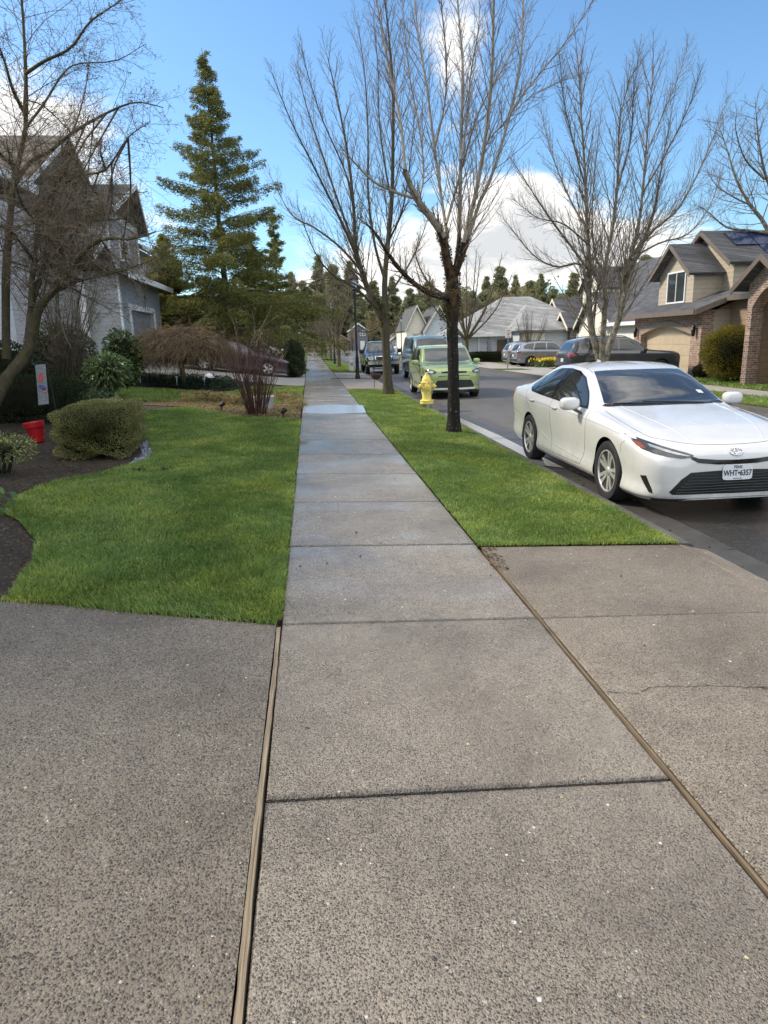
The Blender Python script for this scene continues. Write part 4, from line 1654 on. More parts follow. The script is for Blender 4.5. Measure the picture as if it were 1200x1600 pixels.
# rhododendrons by the grey house
bush('rhododendron', 'loose light green rhododendron with long drooping leaves beside the leggy shrub', gp(172, 622), .62, .6, .52, M_rhodo, 1900, .13, 33, 2.2, shell=.7, aspect=.32, corek=.5, stems=.15)
bush('camellia', 'rounded dark glossy evergreen bush before the grey garage wall', Vector(at(192, 560, 21.5)) - Vector((0, 0, .8)), .58, .55, .82, M_rhodo, 3600, .10, 34, 2.4, shell=.5, aspect=.45, corek=.7)
bush('trailing_shrub', 'straggly yellowish shrub below the rhododendron near the clipped hedge', gp(140, 640), .7, .5, .22, M_rhodo, 1300, .075, 35, 2.2, shell=.8, aspect=.4, corek=.3)
bush('side_evergreen', 'dark evergreen bush in the shade between the white-sided house and shrub', Vector((-6.6, 15.9, gz(-6.6, 16))), .75, .7, .75, M_dark_leaf, 7000, .06, 36, 2.4, shell=.5, corek=.75)
bush('tall_evergreen', 'tall dark evergreen shrub filling the gap behind the leggy shrub', Vector((at(95, 560, 19.5).x, 19.5, gz(-6, 19.5))), .95, .7, .95, M_dark_leaf, 12000, .07, 45, 2.2, shell=.55, corek=.7)
bush('variegated_shrub', 'small yellow variegated shrub in bare soil at the left edge', gp(12, 742) + Vector((-.05, 0, .05)), .42, .30, .20, M_variegated, 1500, .034, 37, 2.2, shell=.75, corek=.35, stems=.06)
bush('yellow_sprig', 'tiny yellow sprig beside the red pot', gp(62, 690), .12, .12, .08, M_variegated, 120, .03, 38, 2.0, shell=.9, corek=.2, stems=.04)
# tall dark evergreen by the sidewalk, past the purple car
bush('sidewalk_evergreen', 'dark rounded evergreen bush at the sidewalk edge in front of the plum sedan nose', Vector((-.72, 33.2, gz(-.7, 33))), .50, 1.1, .84, M_dark_leaf, 11000, .075, 39, 2.6, shell=.35)
# across the street
bb = gp(1144, 595)
bush('golden_bush', 'big golden-green clipped bush in front of the brick house', bb, 1.12, 1.0, .95, M_yellow_bush, 26000, .055, 40, 2.8, stems=.12, shell=.25)
bush('dark_bush', 'small dark green bush at the foot of the golden bush', gp(1100, 590) + Vector((-.35, -.3, 0)), .3, .3, .28, M_dark_leaf, 2200, .05, 41, 2.4)
bush('low_round_bush', 'low round dark bush right of the golden bush by the white box', gp(1164, 579), .32, .3, .2, M_dark_leaf, 1800, .05, 42, 2.4)
hh = gp(765, 566)
bush('street_hedge', 'long clipped dark hedge before the pale grey house across the street', Vector((hh.x - .35, hh.y + .8, gz(hh.x))), 1.75, .6, .40, M_dark_leaf, 14000, .06, 43, 6.0, stems=0.0)

# leafy plant poking in at the far left
lp = gp(-10, 800)
rng = np.random.default_rng(44)
root = thing('broadleaf_plant', 'broad-leaved plant poking in at the left edge beside the lawn', 'plant', lp)
V, F = [], []
mbs = MB()
for i, (px, py) in enumerate(((8, 768), (22, 772), (30, 785), (14, 782), (2, 775), (34, 777), (6, 805), (20, 812), (30, 822), (12, 826), (0, 820), (-12, 790), (-20, 800))):
    tip = at(px, py, lp.y + rng.uniform(-.25, .2))
    st = lp + Vector((rng.uniform(-.05, .05), rng.uniform(-.05, .05), .02))
    stem_top = Vector((st.x + (tip.x - st.x) * .55, st.y + (tip.y - st.y) * .55, max(tip.z, st.z) + .03))
    mbs.tube([st, st.lerp(stem_top, .6) + Vector((0, 0, .05)), stem_top], [.004, .003, .002], 4)
    d = (tip - stem_top)
    d.normalize()
    L = .11
    s = d.cross(Vector((0, 0, 1))).normalized()
    u = s.cross(d)
    o = len(V)
    for k in range(7):
        t = k / 6
        w = .028 * math.sin(math.pi * min(1, t * .93 + .04)) ** .8
        c = stem_top + d * (L * t) - Vector((0, 0, .035 * t * t))
        V += [c - s * w + u * w * .35, c, c + s * w + u * w * .35]
        if k:
            a = o + (k - 1) * 3
            F += [(a, a + 1, a + 4, a + 3), (a + 1, a + 2, a + 5, a + 4)]
mbs.build('stem', M_twig, root)
raw_mesh('foliage', np.array([tuple(v) for v in V]), np.array(F), M_rhodo, root, smoothf=True)


# ---- brown weeping shrub dome and the red-stemmed shrub
def weeper(name, label, c, hx, hy, hz, mat, seed, n=900, lift=.55):
    rng = random.Random(seed)
    root = thing(name, label, 'shrub', c)
    c = Vector(c)
    tb = MB()
    tb.tube([c - Vector((0, 0, .05)), c + Vector((.05, 0, lift * .5)), c + Vector((0, .05, lift + hz * .5))], [.10, .085, .07], 8)
    mb = MB()
    for i in range(n):
        a = rng.uniform(0, 6.28)
        rr = math.sqrt(rng.random())
        top = Vector((math.cos(a) * hx * rr * .88, math.sin(a) * hy * rr * .88, lift + hz * (.30 + .70 * math.sqrt(max(0, 1 - rr * rr))) * rng.uniform(.82, 1.0)))
        L = rng.uniform(.45, 1.15)
        out = Vector((math.cos(a), math.sin(a), 0))
        sw = Vector((rng.gauss(0, .55), rng.gauss(0, .55), rng.gauss(0, .2)))
        pts = [c + top]
        d = (out * .55 + sw * 1.2 + Vector((0, 0, .12))).normalized()
        for s in range(5):
            d = (d + Vector((rng.gauss(0, .36), rng.gauss(0, .36), -.30 + rng.gauss(0, .14)))).normalized()
            pts.append(pts[-1] + d * L / 5)
        q = pts[-1] - c
        mb.tube(pts, [.007, .006, .005, .0045, .004, .003], 3, cap=False)
        for s in (2, 4):
            p = pts[s]
            d2 = (d + Vector((rng.gauss(0, .7), rng.gauss(0, .7), rng.gauss(0, .4)))).normalized()
            mb.tube([p, p + d2 * L * .16, p + d2 * L * .25 - Vector((0, 0, .04))], [.004, .003, .002], 3, cap=False)
    tb.build('trunk', M_bark_brown, root, smooth_deg=60)
    inner = MB()
    core(inner, (c.x, c.y, c.z + lift + hz * .40), hx * .55, hy * .55, hz * .30, 2.0)  # solid dark core filling the inside of the dome
    inner.build('inner_core', M_core, root, smooth_deg=60)
    mb.build('crown', mat, root)
    return root


wb = gp(290, 604)
weeper('weeping_shrub', 'broad dome of rusty bare weeping twigs in front of the grey garage', wb + Vector((-.1, 0, 0)), 1.55, 1.2, 1.2, M_twig_rust, 51, 3600, .62)

rb = gp(402, 648)
root = thing('red_stem_shrub', 'vase-shaped shrub of dark red bare stems beside the sidewalk', 'shrub', rb)
mb = MB()
rr = random.Random(52)
for i in range(115):
    a = rr.uniform(0, 6.28)
    k = rr.random() ** .6
    st = rb + Vector((math.cos(a) * .20 * k, math.sin(a) * .16 * k, -.03))
    H = rr.uniform(.9, 2.15)
    tilt = k * rr.uniform(.22, .60)
    d = Vector((math.cos(a) * tilt, math.sin(a) * tilt, 1)).normalized()
    pts = [st]
    for s in range(5):
        d = (d + Vector((rr.gauss(0, .05), rr.gauss(0, .05), .05))).normalized()
        pts.append(pts[-1] + d * H / 5)
    mb.tube(pts, [.008, .007, .006, .005, .004, .0025], 4, cap=False)
    for s in range(rr.randint(1, 4)):
        j = rr.randint(2, 4)
        d2 = (d + Vector((rr.gauss(0, .4), rr.gauss(0, .4), .1))).normalized()
        mb.tube([pts[j], pts[j] + d2 * .16, pts[j] + d2 * .30 + Vector((0, 0, .05))], [.004, .003, .002], 3, cap=False)
mb.build('stems', M_twig_red, root)

# pale spindly sapling standing behind the red stems
t7 = Tree(53, .006)
sb = gp(392, 622)
for lst, r0 in (([(392, 625), (388, 590), (386, 555), (398, 520), (394, 485)], .016), ([(397, 530), (412, 505), (425, 478)], .010), ([(386, 560), (372, 535), (365, 505), (355, 478)], .010), ([(396, 500), (385, 485), (375, 480)], .007), ([(398, 520), (425, 500), (440, 490)], .007)):
    P = t7.limb_path(pxs(lst, sb.y, 0, random.uniform(-.2, .3)), r0, .004, 8)
    t7.spawn(P, .6, .006, 1, [(0,) * 6, (4, 25, 55, .35, .15, .1), (3, 25, 50, .5, .1, .1)], .3, 1.0, count=5, rmin=.0025)
t7.finish('pale_sapling', 'pale spindly sapling rising behind the red-stemmed shrub', M_bark_grey, M_twig_light, sb, 'shrub')

# canes in front of the brick house
t8 = Tree(54, .008)
cb8 = gp(1128, 584) + Vector((.6, 1.2, 0))
for i in range(15):
    x0, x1 = random.uniform(1122, 1140), random.uniform(1095, 1165)
    P = t8.limb_path(pxs([(x0, 585), (x0 + (x1 - x0) * .25, 530), (x0 + (x1 - x0) * .6, 480), (x1, random.uniform(400, 450))], cb8.y, 0, random.uniform(-.6, .6)), .022, .006, 8)
    t8.spawn(P, 3, .010, 1, [(0,) * 6, (5, 15, 40, .25, .15, .06), (3, 20, 40, .4, .1, .1)], .45, 1.0, count=6, rmin=.004)
t8.finish('tall_canes', 'tall pale canes of a bare shrub rising behind the golden bush', M_twig_light, M_twig_light, cb8, 'shrub')
# ------------------------------------------------------------------ vehicles
def m_paint(name, col, rough=.22, flake=0., coat=1.0, metal=0.):
    t = NT(name)
    o = t.obj()
    n = t.noise(o, 3.0, 5, .6)
    c = t.mix(t.range(n, .3, .7), tuple(x * .94 for x in col), tuple(min(1, x * 1.04) for x in col))
    # a film of road dust low on the body
    z = t.sep(o)[2]
    dirt = t.math('MULTIPLY', t.range(z, .15, .55, .45, 0), t.range(t.noise(o, 9, 5, .7), .35, .7))
    c = t.mix(dirt, c, (.23, .20, .17))
    ro = t.range(t.noise(o, 5, 4), .3, .7, rough * .8, rough * 1.25)
    return t.out(c, ro, metal, .5, None, coat, .04)


P_white = m_paint('white_car_paint', (.60, .60, .59))
P_green = m_paint('lime_green_paint', (.29, .37, .14), metal=.1)
P_blue = m_paint('dark_blue_paint', (.016, .024, .040), metal=.1)
P_teal = m_paint('teal_grey_paint', (.16, .26, .30))
P_grey = m_paint('grey_suv_paint', (.20, .215, .25), metal=.4)
P_silver = m_paint('silver_suv_paint', (.30, .32, .35), metal=.4)
P_char = m_paint('charcoal_paint', (.060, .064, .072), metal=.3)
P_purple = m_paint('plum_paint', (.022, .008, .015), .45, coat=.15)
M_carglass = m_glass('car_glass', (.022, .025, .027), .02, .7)
M_screen = m_glass('windscreen_glass', (.022, .026, .028), .03, .9)
M_screen.node_tree.nodes['Principled BSDF'].inputs['Coat Weight'].default_value = .6
M_carglass_pale = m_glass('pale_windscreen', (.075, .085, .085), .05, .7)  # paler glass base than the other car windows
M_tyre = plain('tyre_rubber', (.022, .022, .023), .75, .2, 8, spec=.3)
M_alloy = plain('alloy', (.66, .65, .64), .42, .06, 6, .75)
M_alloy_dark = plain('dark_alloy', (.05, .05, .055), .35, .1, 6, .6)
M_blackplastic = plain('black_plastic', (.014, .014, .015), .38, .2, 8, spec=.4)
M_gloss_black = plain('gloss_black', (.006, .006, .007), .12, .2, 5, spec=.5)
M_seam = plain('panel_gap', (.085, .085, .086), .8, .2, 5, spec=.2)
M_chrome = plain('chrome', (.72, .72, .73), .12, .05, 5, 1.0)
M_lamp = plain('headlamp_lens', (.36, .38, .40), .06, .3, 14, .35, spec=.7)
M_lamp_dark = plain('smoked_headlamp', (.045, .048, .052), .06, .4, 16, .2, spec=.8)
M_amber = plain('amber_lens', (.20, .05, .014), .15, .2, 9, spec=.6)
M_red_lens = plain('red_lens', (.30, .012, .012), .12, .2, 9, spec=.6)
M_plate = plain('plate_white', (.62, .63, .66), .45, .04, 8)
M_ink = plain('plate_ink', (.012, .015, .03), .5, .1, 5)
M_under = plain('wheel_well', (.010, .010, .010), .9, .2, 5, spec=.1)


def pchip(xs, ys, xq):
    xs, ys = np.asarray(xs, float), np.asarray(ys, float)
    h = np.diff(xs)
    d = np.diff(ys) / h
    m_ = np.zeros(len(xs))
    m_[0], m_[-1] = d[0], d[-1]
    for i in range(1, len(xs) - 1):
        if d[i - 1] * d[i] > 0:
            w1, w2 = 2 * h[i] + h[i - 1], h[i] + 2 * h[i - 1]
            m_[i] = (w1 + w2) / (w1 / d[i - 1] + w2 / d[i])
    k = np.clip(np.searchsorted(xs, xq) - 1, 0, len(xs) - 2)
    t = (xq - xs[k]) / h[k]
    return ((1 + 2 * t) * (1 - t) ** 2 * ys[k] + t * (1 - t) ** 2 * h[k] * m_[k] + t * t * (3 - 2 * t) * ys[k + 1] + t * t * (t - 1) * h[k] * m_[k + 1])


class Car:
    def __init__(self, name, label, cat, stations, wb, wr, paint, track=.80, arch=1.13, tw=.215, group=None, belt_in=.955, nx=110, bulge=.02, nose=None):
        """stations: (x, half width, z bottom, z belt, roof half width, z roof edge, z top)"""
        self.root = thing(name, label, cat, (0, 0, 0), group)
        self.wb, self.wr, self.track, self.tw = wb, wr, track, tw
        st = sorted(stations)
        xs = [s[0] for s in st]
        xq = np.linspace(xs[0], xs[-1], nx)
        # sample both ends more finely
        t = np.linspace(0, 1, nx)
        t = .5 - .5 * np.cos(np.pi * (t * .86 + .07))
        t = (t - t[0]) / (t[-1] - t[0])
        xq = xs[0] + (xs[-1] - xs[0]) * t
        q = [pchip(xs, [s[k] for s in st], xq) for k in range(1, 7)]
        rings = []
        for i, x in enumerate(xq):
            w, zb, ze, wr_, zr, zt = (float(a[i]) for a in q)
            H = ze - zb
            wbelt = belt_in * w
            pts = [(0, zb), (.55 * w, zb), (.88 * w, zb + .005), (.955 * w, zb + .04), (.985 * w, zb + .14 * H), (.966 * w, zb + .34 * H), (.988 * w, zb + .60 * H), (1.0 * w, zb + .80 * H), (.992 * w, zb + .90 * H), (wbelt, ze)]
            for f in (1 / 3, 2 / 3):
                pts.append((wbelt + (wr_ - wbelt) * f + bulge * math.sin(math.pi * f) * min(1, (zr - ze) * 3), ze + (zr - ze) * f))
            pts += [(wr_, zr), (.88 * wr_, zr + (zt - zr) * (.62 if x > .95 else .42)), (.6 * wr_, zr + (zt - zr) * .78), (.3 * wr_, zr + (zt - zr) * .95), (0, zt)]
            ring = []
            P = [Vector((0, a, b)) for a, b in pts]
            E_ = [Vector((0, -P[1].y, P[1].z))] + P + [Vector((0, -P[-2].y, P[-2].z))]
            for k in range(len(P) - 1):
                a, b, c, d = E_[k:k + 4]
                for s in range(3):
                    u = s / 3
                    v = .5 * ((2 * b) + (c - a) * u + (2 * a - 5 * b + 4 * c - d) * u * u + (3 * b - a - 3 * c + d) * u ** 3)
                    ring.append((v.y, v.z))
            ring.append((0, zt))
            rings.append(ring)
        m_ = len(rings[0])
        vs, fs = [], []
        for x, ring in zip(xq, rings):
            full = ring + [(-a, b) for a, b in ring[-2:0:-1]]
            for a, b in full:
                X = float(x)
                if nose:
                    X = nose(X, a, b)
                vs.append((X, a, b))
        k = 2 * m_ - 2
        for i in range(len(xq) - 1):
            for j in range(k):
                fs.append((i * k + j, (i + 1) * k + j, (i + 1) * k + (j + 1) % k, i * k + (j + 1) % k))
        fs.append(tuple(range(k)))
        fs.append(tuple(reversed(range((len(xq) - 1) * k, len(xq) * k))))
        bm = bmesh.new()
        bv = [bm.verts.new(v) for v in vs]
        for f in fs:
            bm.faces.new([bv[i] for i in f])
        bmesh.ops.recalc_face_normals(bm, faces=bm.faces[:])
        self.bvh = BVHTree.FromBMesh(bm)
        me = bpy.data.meshes.new('body')
        bm.to_mesh(me)
        bm.free()
        me.materials.append(paint)
        me.materials.append(M_under)
        ob = bpy.data.objects.new('body', me)
        COL.objects.link(ob)
        # cut the wheel arches
        cut = MB()
        for x in (wb / 2, -wb / 2):
            for s in (1, -1):
                prof = [(wr * arch, -.5), (wr * arch, -.2), (wr * arch, .0), (wr * arch, .34)]
                cut.lathe([(r, z) for r, z in prof], (x, s * (track + .02) if s > 0 else -(track + .02), wr), 40, 'y')
        # lathe 'y' maps z->y ; shift so each cutter runs from .25 inside to beyond the flank
        cm = MB()
        for x in (wb / 2, -wb / 2):
            for s in (1, -1):
                y0, y1 = sorted((s * (track - .24), s * (track + .40)))
                n = 44
                ring = [(x + wr * arch * math.cos(2 * math.pi * j / n), wr * 1.0 + wr * arch * math.sin(2 * math.pi * j / n)) for j in range(n)]
                cm.prism([(a, y0, b) for a, b in ring], (0, y1 - y0, 0), 1)
        cme = bpy.data.meshes.new('cut')
        cme.from_pydata(cm.v, [], cm.f)
        cme.materials.append(paint)
        cme.materials.append(M_under)
        cme.polygons.foreach_set('material_index', [1] * len(cme.polygons))
        cob = bpy.data.objects.new('cut', cme)
        COL.objects.link(cob)
        bo = ob.modifiers.new('b', 'BOOLEAN')
        bo.operation, bo.object, bo.solver = 'DIFFERENCE', cob, 'EXACT'
        dg = bpy.context.evaluated_depsgraph_get()
        dg.update()
        new = bpy.data.meshes.new_from_object(ob.evaluated_get(dg))
        ob.modifiers.clear()
        ob.data = new
        new.name = 'body'
        bpy.data.objects.remove(cob)
        new.polygons.foreach_set('use_smooth', [True] * len(new.polygons))
        new.set_sharp_from_angle(angle=R(38))
        ob.parent = self.root
        self.body = ob

    def cast(self, o, d):
        h = self.bvh.ray_cast(Vector(o), Vector(d), 8)
        if h[0] is None:
            h = self.bvh.find_nearest(Vector(o))
            hh = self.bvh.find_nearest(Vector(o) + Vector(d) * 3)
            if hh[0] is not None:
                h = hh
        return h[0], h[1]

    def panel(self, name, polys, mode, off, mat, parent=None, res=.045, skirt=True):
        """outline drawn in side view (x, z), front/rear view (y, z) or plan (x, y), laid on the body"""
        if polys and not hasattr(polys[0][0], '__len__'):
            polys = [polys]
        bm = bmesh.new()
        for poly in polys:
            b2 = bmesh.new()
            b2.faces.new([b2.verts.new((p[0], p[1], 0)) for p in poly])
            for ax in (0, 1):
                lo, hi = min(p[ax] for p in poly), max(p[ax] for p in poly)
                k = int((hi - lo) / res)
                for i in range(1, k + 1):
                    c = lo + (hi - lo) * i / (k + 1)
                    co, no = [0, 0, 0], [0, 0, 0]
                    co[ax], no[ax] = c, 1
                    bmesh.ops.bisect_plane(b2, geom=b2.verts[:] + b2.edges[:] + b2.faces[:], plane_co=co, plane_no=no)
            tmp = bpy.data.meshes.new('t')
            b2.to_mesh(tmp)
            b2.free()
            bm.from_mesh(tmp)
            bpy.data.meshes.remove(tmp)
        inner = {}
        for v in bm.verts:
            a, b = v.co.x, v.co.y
            if mode == 'L':
                o, d = (a, 3, b), (0, -1, 0)
            elif mode == 'R':
                o, d = (a, -3, b), (0, 1, 0)
            elif mode == 'F':
                o, d = (5, a, b), (-1, 0, 0)
            elif mode == 'B':
                o, d = (-5, a, b), (1, 0, 0)
            else:
                o, d = (a, b, 4), (0, 0, -1)
            p, n = self.cast(o, d)
            v.co = p + n * off
            inner[v] = p - n * .004
        if skirt:
            be = [e for e in bm.edges if len(e.link_faces) == 1]
            r = bmesh.ops.extrude_edge_only(bm, edges=be)
            nv = [g for g in r['geom'] if isinstance(g, bmesh.types.BMVert)]
            for v in nv:
                # the vertex it came from shares its position
                h = self.bvh.find_nearest(v.co)
                v.co = h[0] - h[1] * .006
        dirv = {'L': (0, 1, 0), 'R': (0, -1, 0), 'F': (1, 0, 0), 'B': (-1, 0, 0), 'T': (0, 0, 1)}[mode]
        bmesh.ops.recalc_face_normals(bm, faces=bm.faces[:])
        big = max(bm.faces, key=lambda f: f.calc_area())
        if big.normal.dot(Vector(dirv)) < 0:
            bmesh.ops.reverse_faces(bm, faces=bm.faces[:])
        me = bpy.data.meshes.new(name)
        bm.to_mesh(me)
        bm.free()
        me.materials.append(mat)
        me.polygons.foreach_set('use_smooth', [True] * len(me.polygons))
        me.set_sharp_from_angle(angle=R(30))
        ob = bpy.data.objects.new(name, me)
        COL.objects.link(ob)
        ob.parent = parent or self.root
        return ob

    def both(self, name, poly, off, mat, parent=None, res=.045):
        return [self.panel(name, poly, s, off, mat, parent, res) for s in 'LR']

    def pair(self, name, poly, mode, off, mat, parent=None, res=.045):
        """mirror a front, rear or plan outline to both sides as two parts"""
        out = []
        for s in (1, -1):
            if mode in 'FB':
                pl = [(p[0] * s, p[1]) for p in poly]
            else:
                pl = [(p[0], p[1] * s) for p in poly]
            out.append(self.panel(name, pl, mode, off, mat, parent, res))
        return out

    def seam(self, mb, pts, mode, r=.0035, n=26, off=-.001):
        P = smooth_path([(a, b, 0) for a, b in pts], n)
        out = []
        for p in P:
            a, b = p.x, p.y
            o, d = {'L': ((a, 3, b), (0, -1, 0)), 'R': ((a, -3, b), (0, 1, 0)), 'F': ((5, a, b), (-1, 0, 0)), 'B': ((-5, a, b), (1, 0, 0)), 'T': ((a, b, 4), (0, 0, -1))}[mode]
            h, nn = self.cast(o, d)
            out.append(h + nn * off)
        mb.tube(out, r, 5)

    def wheels(self, spokes=10, rim=M_alloy, style='double', rimr=.66):
        r, tw = self.wr, self.tw
        for x in (self.wb / 2, -self.wb / 2):
            for s in (1, -1):
                w = thing('wheel', None, None, (0, 0, 0))
                w.parent = self.root
                w.location = (x, s * (self.track + .02), r)
                t = MB()
                h = tw / 2
                prof = [(r * rimr, -h * .86), (r * .80, -h), (r * .93, -h * .98), (r * .985, -h * .80), (r, -h * .5), (r, h * .5), (r * .985, h * .80), (r * .93, h * .98), (r * .80, h), (r * rimr, h * .86)]
                t.lathe(prof, (0, 0, 0), 44, 'y', cap=False)
                t.lathe([(r * rimr, -h * .8), (r * .05, -h * .5)], (0, 0, 0), 20, 'y', cap=False)
                mt = t.build('tyre', M_tyre, None, smooth_deg=40)
                mt.parent = w
                m2 = MB()
                f = s * h * .80
                R0 = r * rimr

                def ringf(prof_, n=40):
                    m2.lathe([(a, -s * b if False else b) for a, b in prof_], (0, 0, 0), n, 'y', cap=False)
                # lathe 'y' maps profile z to +y
                m2.lathe([(R0 * 1.02, s * h * .90), (R0 * .96, s * h * .92), (R0 * .93, s * h * .80), (R0 * .90, s * h * .1), (R0 * .88, -s * h * .3)], (0, 0, 0), 40, 'y', cap=False)
                m2.lathe([(R0 * .20, s * h * .55), (R0 * .20, s * h * .78), (R0 * .14, s * h * .84), (.001, s * h * .84)], (0, 0, 0), 16, 'y', cap=False)
                for k in range(spokes):
                    if style == 'double':
                        a = 2 * math.pi * (k // 2) / (spokes / 2) + (.20 if k % 2 else -.20)
                        a_in = 2 * math.pi * (k // 2) / (spokes / 2) + (.34 if k % 2 else -.34)
                    else:
                        a = a_in = 2 * math.pi * k / spokes
                    ww0, ww1 = (.017, .023) if style == 'double' else (.040, .046)
                    p0 = Vector((math.cos(a_in), 0, math.sin(a_in))) * R0 * .14
                    p1 = Vector((math.cos(a), 0, math.sin(a))) * R0 * .955
                    sd_ = Vector((-math.sin(a), 0, math.cos(a)))
                    y_in, y_out = s * h * .70, s * h * .84
                    d = -s * .03
                    A = [p0 - sd_ * ww0 + Vector((0, y_in, 0)), p0 + sd_ * ww0 + Vector((0, y_in, 0)), p1 + sd_ * ww1 + Vector((0, y_out, 0)), p1 - sd_ * ww1 + Vector((0, y_out, 0))]
                    m2.prism(A, (0, d, 0))
                ri = m2.build('rim', rim, None, smooth_deg=40)
                ri.parent = w
                bd = MB()
                bd.lathe([(R0 * .92, -s * h * .25), (.001, -s * h * .25)], (0, 0, 0), 24, 'y', cap=False)
                bo_ = bd.build('brake_disc', M_under, None)
                bo_.parent = w

    def mesh(self, name, mb, mat, smooth_deg=40, parent=None, bevel=0):
        o = mb.build(name, mat, None, smooth_deg=smooth_deg, bevel=bevel)
        o.parent = parent or self.root
        return o

    def mirrors(self, x, y, z, mat, sx=.13, sy=.22, sz=.15):
        for s in (1, -1):
            mb = MB()
            core(mb, (x, s * y, z), sx / 2, sy / 2, sz / 2, 3.2, 20, 12)
            o = self.mesh('door_mirror', mb, mat, 80)
            m2 = MB()
            m2.prism([(x + .05, s * (y - sy * .35), z - sz * .42), (x - .03, s * (y - sy * .35), z - sz * .42), (x + .02, s * (y - sy * .85), z - sz * .9), (x + .10, s * (y - sy * .85), z - sz * .9)], (0, s * .06, 0))
            self.mesh('mirror_foot', m2, M_blackplastic, 30, o)

    def place(self, X, Y, rot, z=None, scale=1.0, pitch=0.0):
        self.root.location = (X, Y, gz(X, Y) if z is None else z)
        self.root.rotation_euler = (0, pitch, rot)
        self.root.scale = (scale,) * 3
        return self.root


def text_mesh(name, s, size, mat, parent, M4, depth=.002, xscale=1.0, bold=0.0):
    cu = bpy.data.curves.new(name, 'FONT')
    cu.body = s
    cu.size = size
    cu.align_x, cu.align_y = 'CENTER', 'CENTER'
    cu.extrude = depth / 2
    cu.offset = bold
    ob = bpy.data.objects.new(name, cu)
    COL.objects.link(ob)
    dg = bpy.context.evaluated_depsgraph_get()
    dg.update()
    me = bpy.data.meshes.new_from_object(ob.evaluated_get(dg))
    bpy.data.objects.remove(ob)
    me.transform(Matrix.Diagonal((xscale, 1, 1, 1)))
    me.transform(M4)
    me.materials.clear()
    me.materials.append(mat)
    me.name = name
    o = bpy.data.objects.new(name, me)
    COL.objects.link(o)
    o.parent = parent
    return o


def face_matrix(c, right, up):
    r_, u_ = Vector(right).normalized(), Vector(up).normalized()
    n_ = r_.cross(u_)
    M4 = Matrix((r_, u_, n_)).transposed().to_4x4()
    M4.translation = c
    return M4


def number_plate(car, x, y, z, w, h, lines, tilt=0.0, facing=1):
    """lines: (text, size, height offset, bold)"""
    mb = MB()
    c = Vector((x, y, z))
    rt_ = Vector((0, facing, 0))
    up_ = Vector((-math.sin(tilt) * facing, 0, math.cos(tilt)))
    nn = rt_.cross(up_)
    pr = []
    for k in range(24):
        a = 2 * math.pi * k / 24
        px_ = math.copysign(abs(math.cos(a)) ** .25, math.cos(a)) * w / 2
        pz_ = math.copysign(abs(math.sin(a)) ** .25, math.sin(a)) * h / 2
        pr.append(c + rt_ * px_ + up_ * pz_ - nn * .012)
    mb.prism(pr, nn * .012)
    pl = car.mesh('licence_plate', mb, M_plate, 30)
    for s, size, dz_, bold in lines:
        text_mesh('lettering', s, size, M_ink, pl, face_matrix(c + up_ * dz_ + nn * .0015, rt_, up_), .002, .78, bold)
    return pl


# ---- the white saloon beside us
CAMW = 2.825
cs_ = [(2.378, .50, .190, .565, .44, .605, .620), (2.362, .66, .178, .60, .58, .645, .665), (2.32, .775, .172, .64, .67, .69, .71), (2.23, .855, .168, .695, .70, .74, .762), (2.05, .905, .165, .755, .71, .792, .824), (1.80, .920, .165, .812, .715, .845, .885),
       (1.4125, .922, .17, .872, .72, .90, .948), (1.12, .921, .17, .905, .725, .935, .985), (.95, .92, .17, .922, .735, .958, 1.012), (.60, .92, .17, .942, .69, 1.115, 1.175),
       (.22, .918, .17, .958, .635, 1.285, 1.345), (-.08, .918, .17, .966, .605, 1.375, 1.42), (-.50, .918, .17, .975, .60, 1.402, 1.447), (-.95, .918, .17, .987, .588, 1.385, 1.432),
       (-1.35, .918, .175, 1.003, .575, 1.322, 1.370), (-1.75, .912, .19, 1.020, .60, 1.20, 1.242), (-2.05, .90, .21, 1.030, .67, 1.095, 1.128), (-2.25, .885, .23, 1.028, .70, 1.065, 1.088),
       (-2.42, .86, .27, 1.00, .68, 1.04, 1.055), (-2.50, .80, .32, .93, .62, .965, .978), (-2.535, .68, .42, .84, .52, .87, .88)]


def cam_nose(x, y, z):
    if x > 1.9:
        k = min(1, (x - 1.9) / .45)
        x -= k * (.05 * max(0, (z - .50) / .2) ** 2 + .045 * max(0, (.34 - z) / .15) ** 2)
    return x


car = Car('white_sedan', 'white four-door sedan with Texas plate parked at the kerb close to us', 'car', cs_, CAMW, .335, P_white, track=.785, nx=150, nose=cam_nose, belt_in=.94)
car.both('window_trim', [(.70, .948), (.42, 1.130), (.12, 1.285), (-.14, 1.352), (-.46, 1.375), (-.86, 1.362), (-1.18, 1.308), (-1.45, 1.218), (-1.63, 1.118), (-1.60, 1.06), (-1.45, 1.012), (-.9, .985), (-.2, .962)], .002, M_gloss_black)
car.both('side_window', [(.64, .968), (.41, 1.120), (.12, 1.265), (-.14, 1.330), (-.40, 1.350), (-.475, .988), (-.1, .980)], .0045, M_carglass)
car.both('side_window', [(-.60, .998), (-.545, 1.352), (-.86, 1.340), (-1.17, 1.288), (-1.27, 1.255), (-1.33, 1.035), (-.9, 1.006)], .0045, M_carglass)
car.both('quarter_window', [(-1.36, 1.04), (-1.305, 1.24), (-1.44, 1.19), (-1.585, 1.115), (-1.56, 1.07)], .0045, M_carglass)
bl = [(.985, 0), (.972, .25), (.93, .47), (.86, .64), (.80, .705)]
tl_ = [(.10, .555), (.125, .40), (.15, .2), (.16, 0)]
ws = bl + tl_
wsf = bl + tl_ + [(x, -y) for x, y in tl_[-2::-1]] + [(x, -y) for x, y in bl[:0:-1]]
car.panel('windscreen', wsf, 'T', .003, M_screen, res=.06)
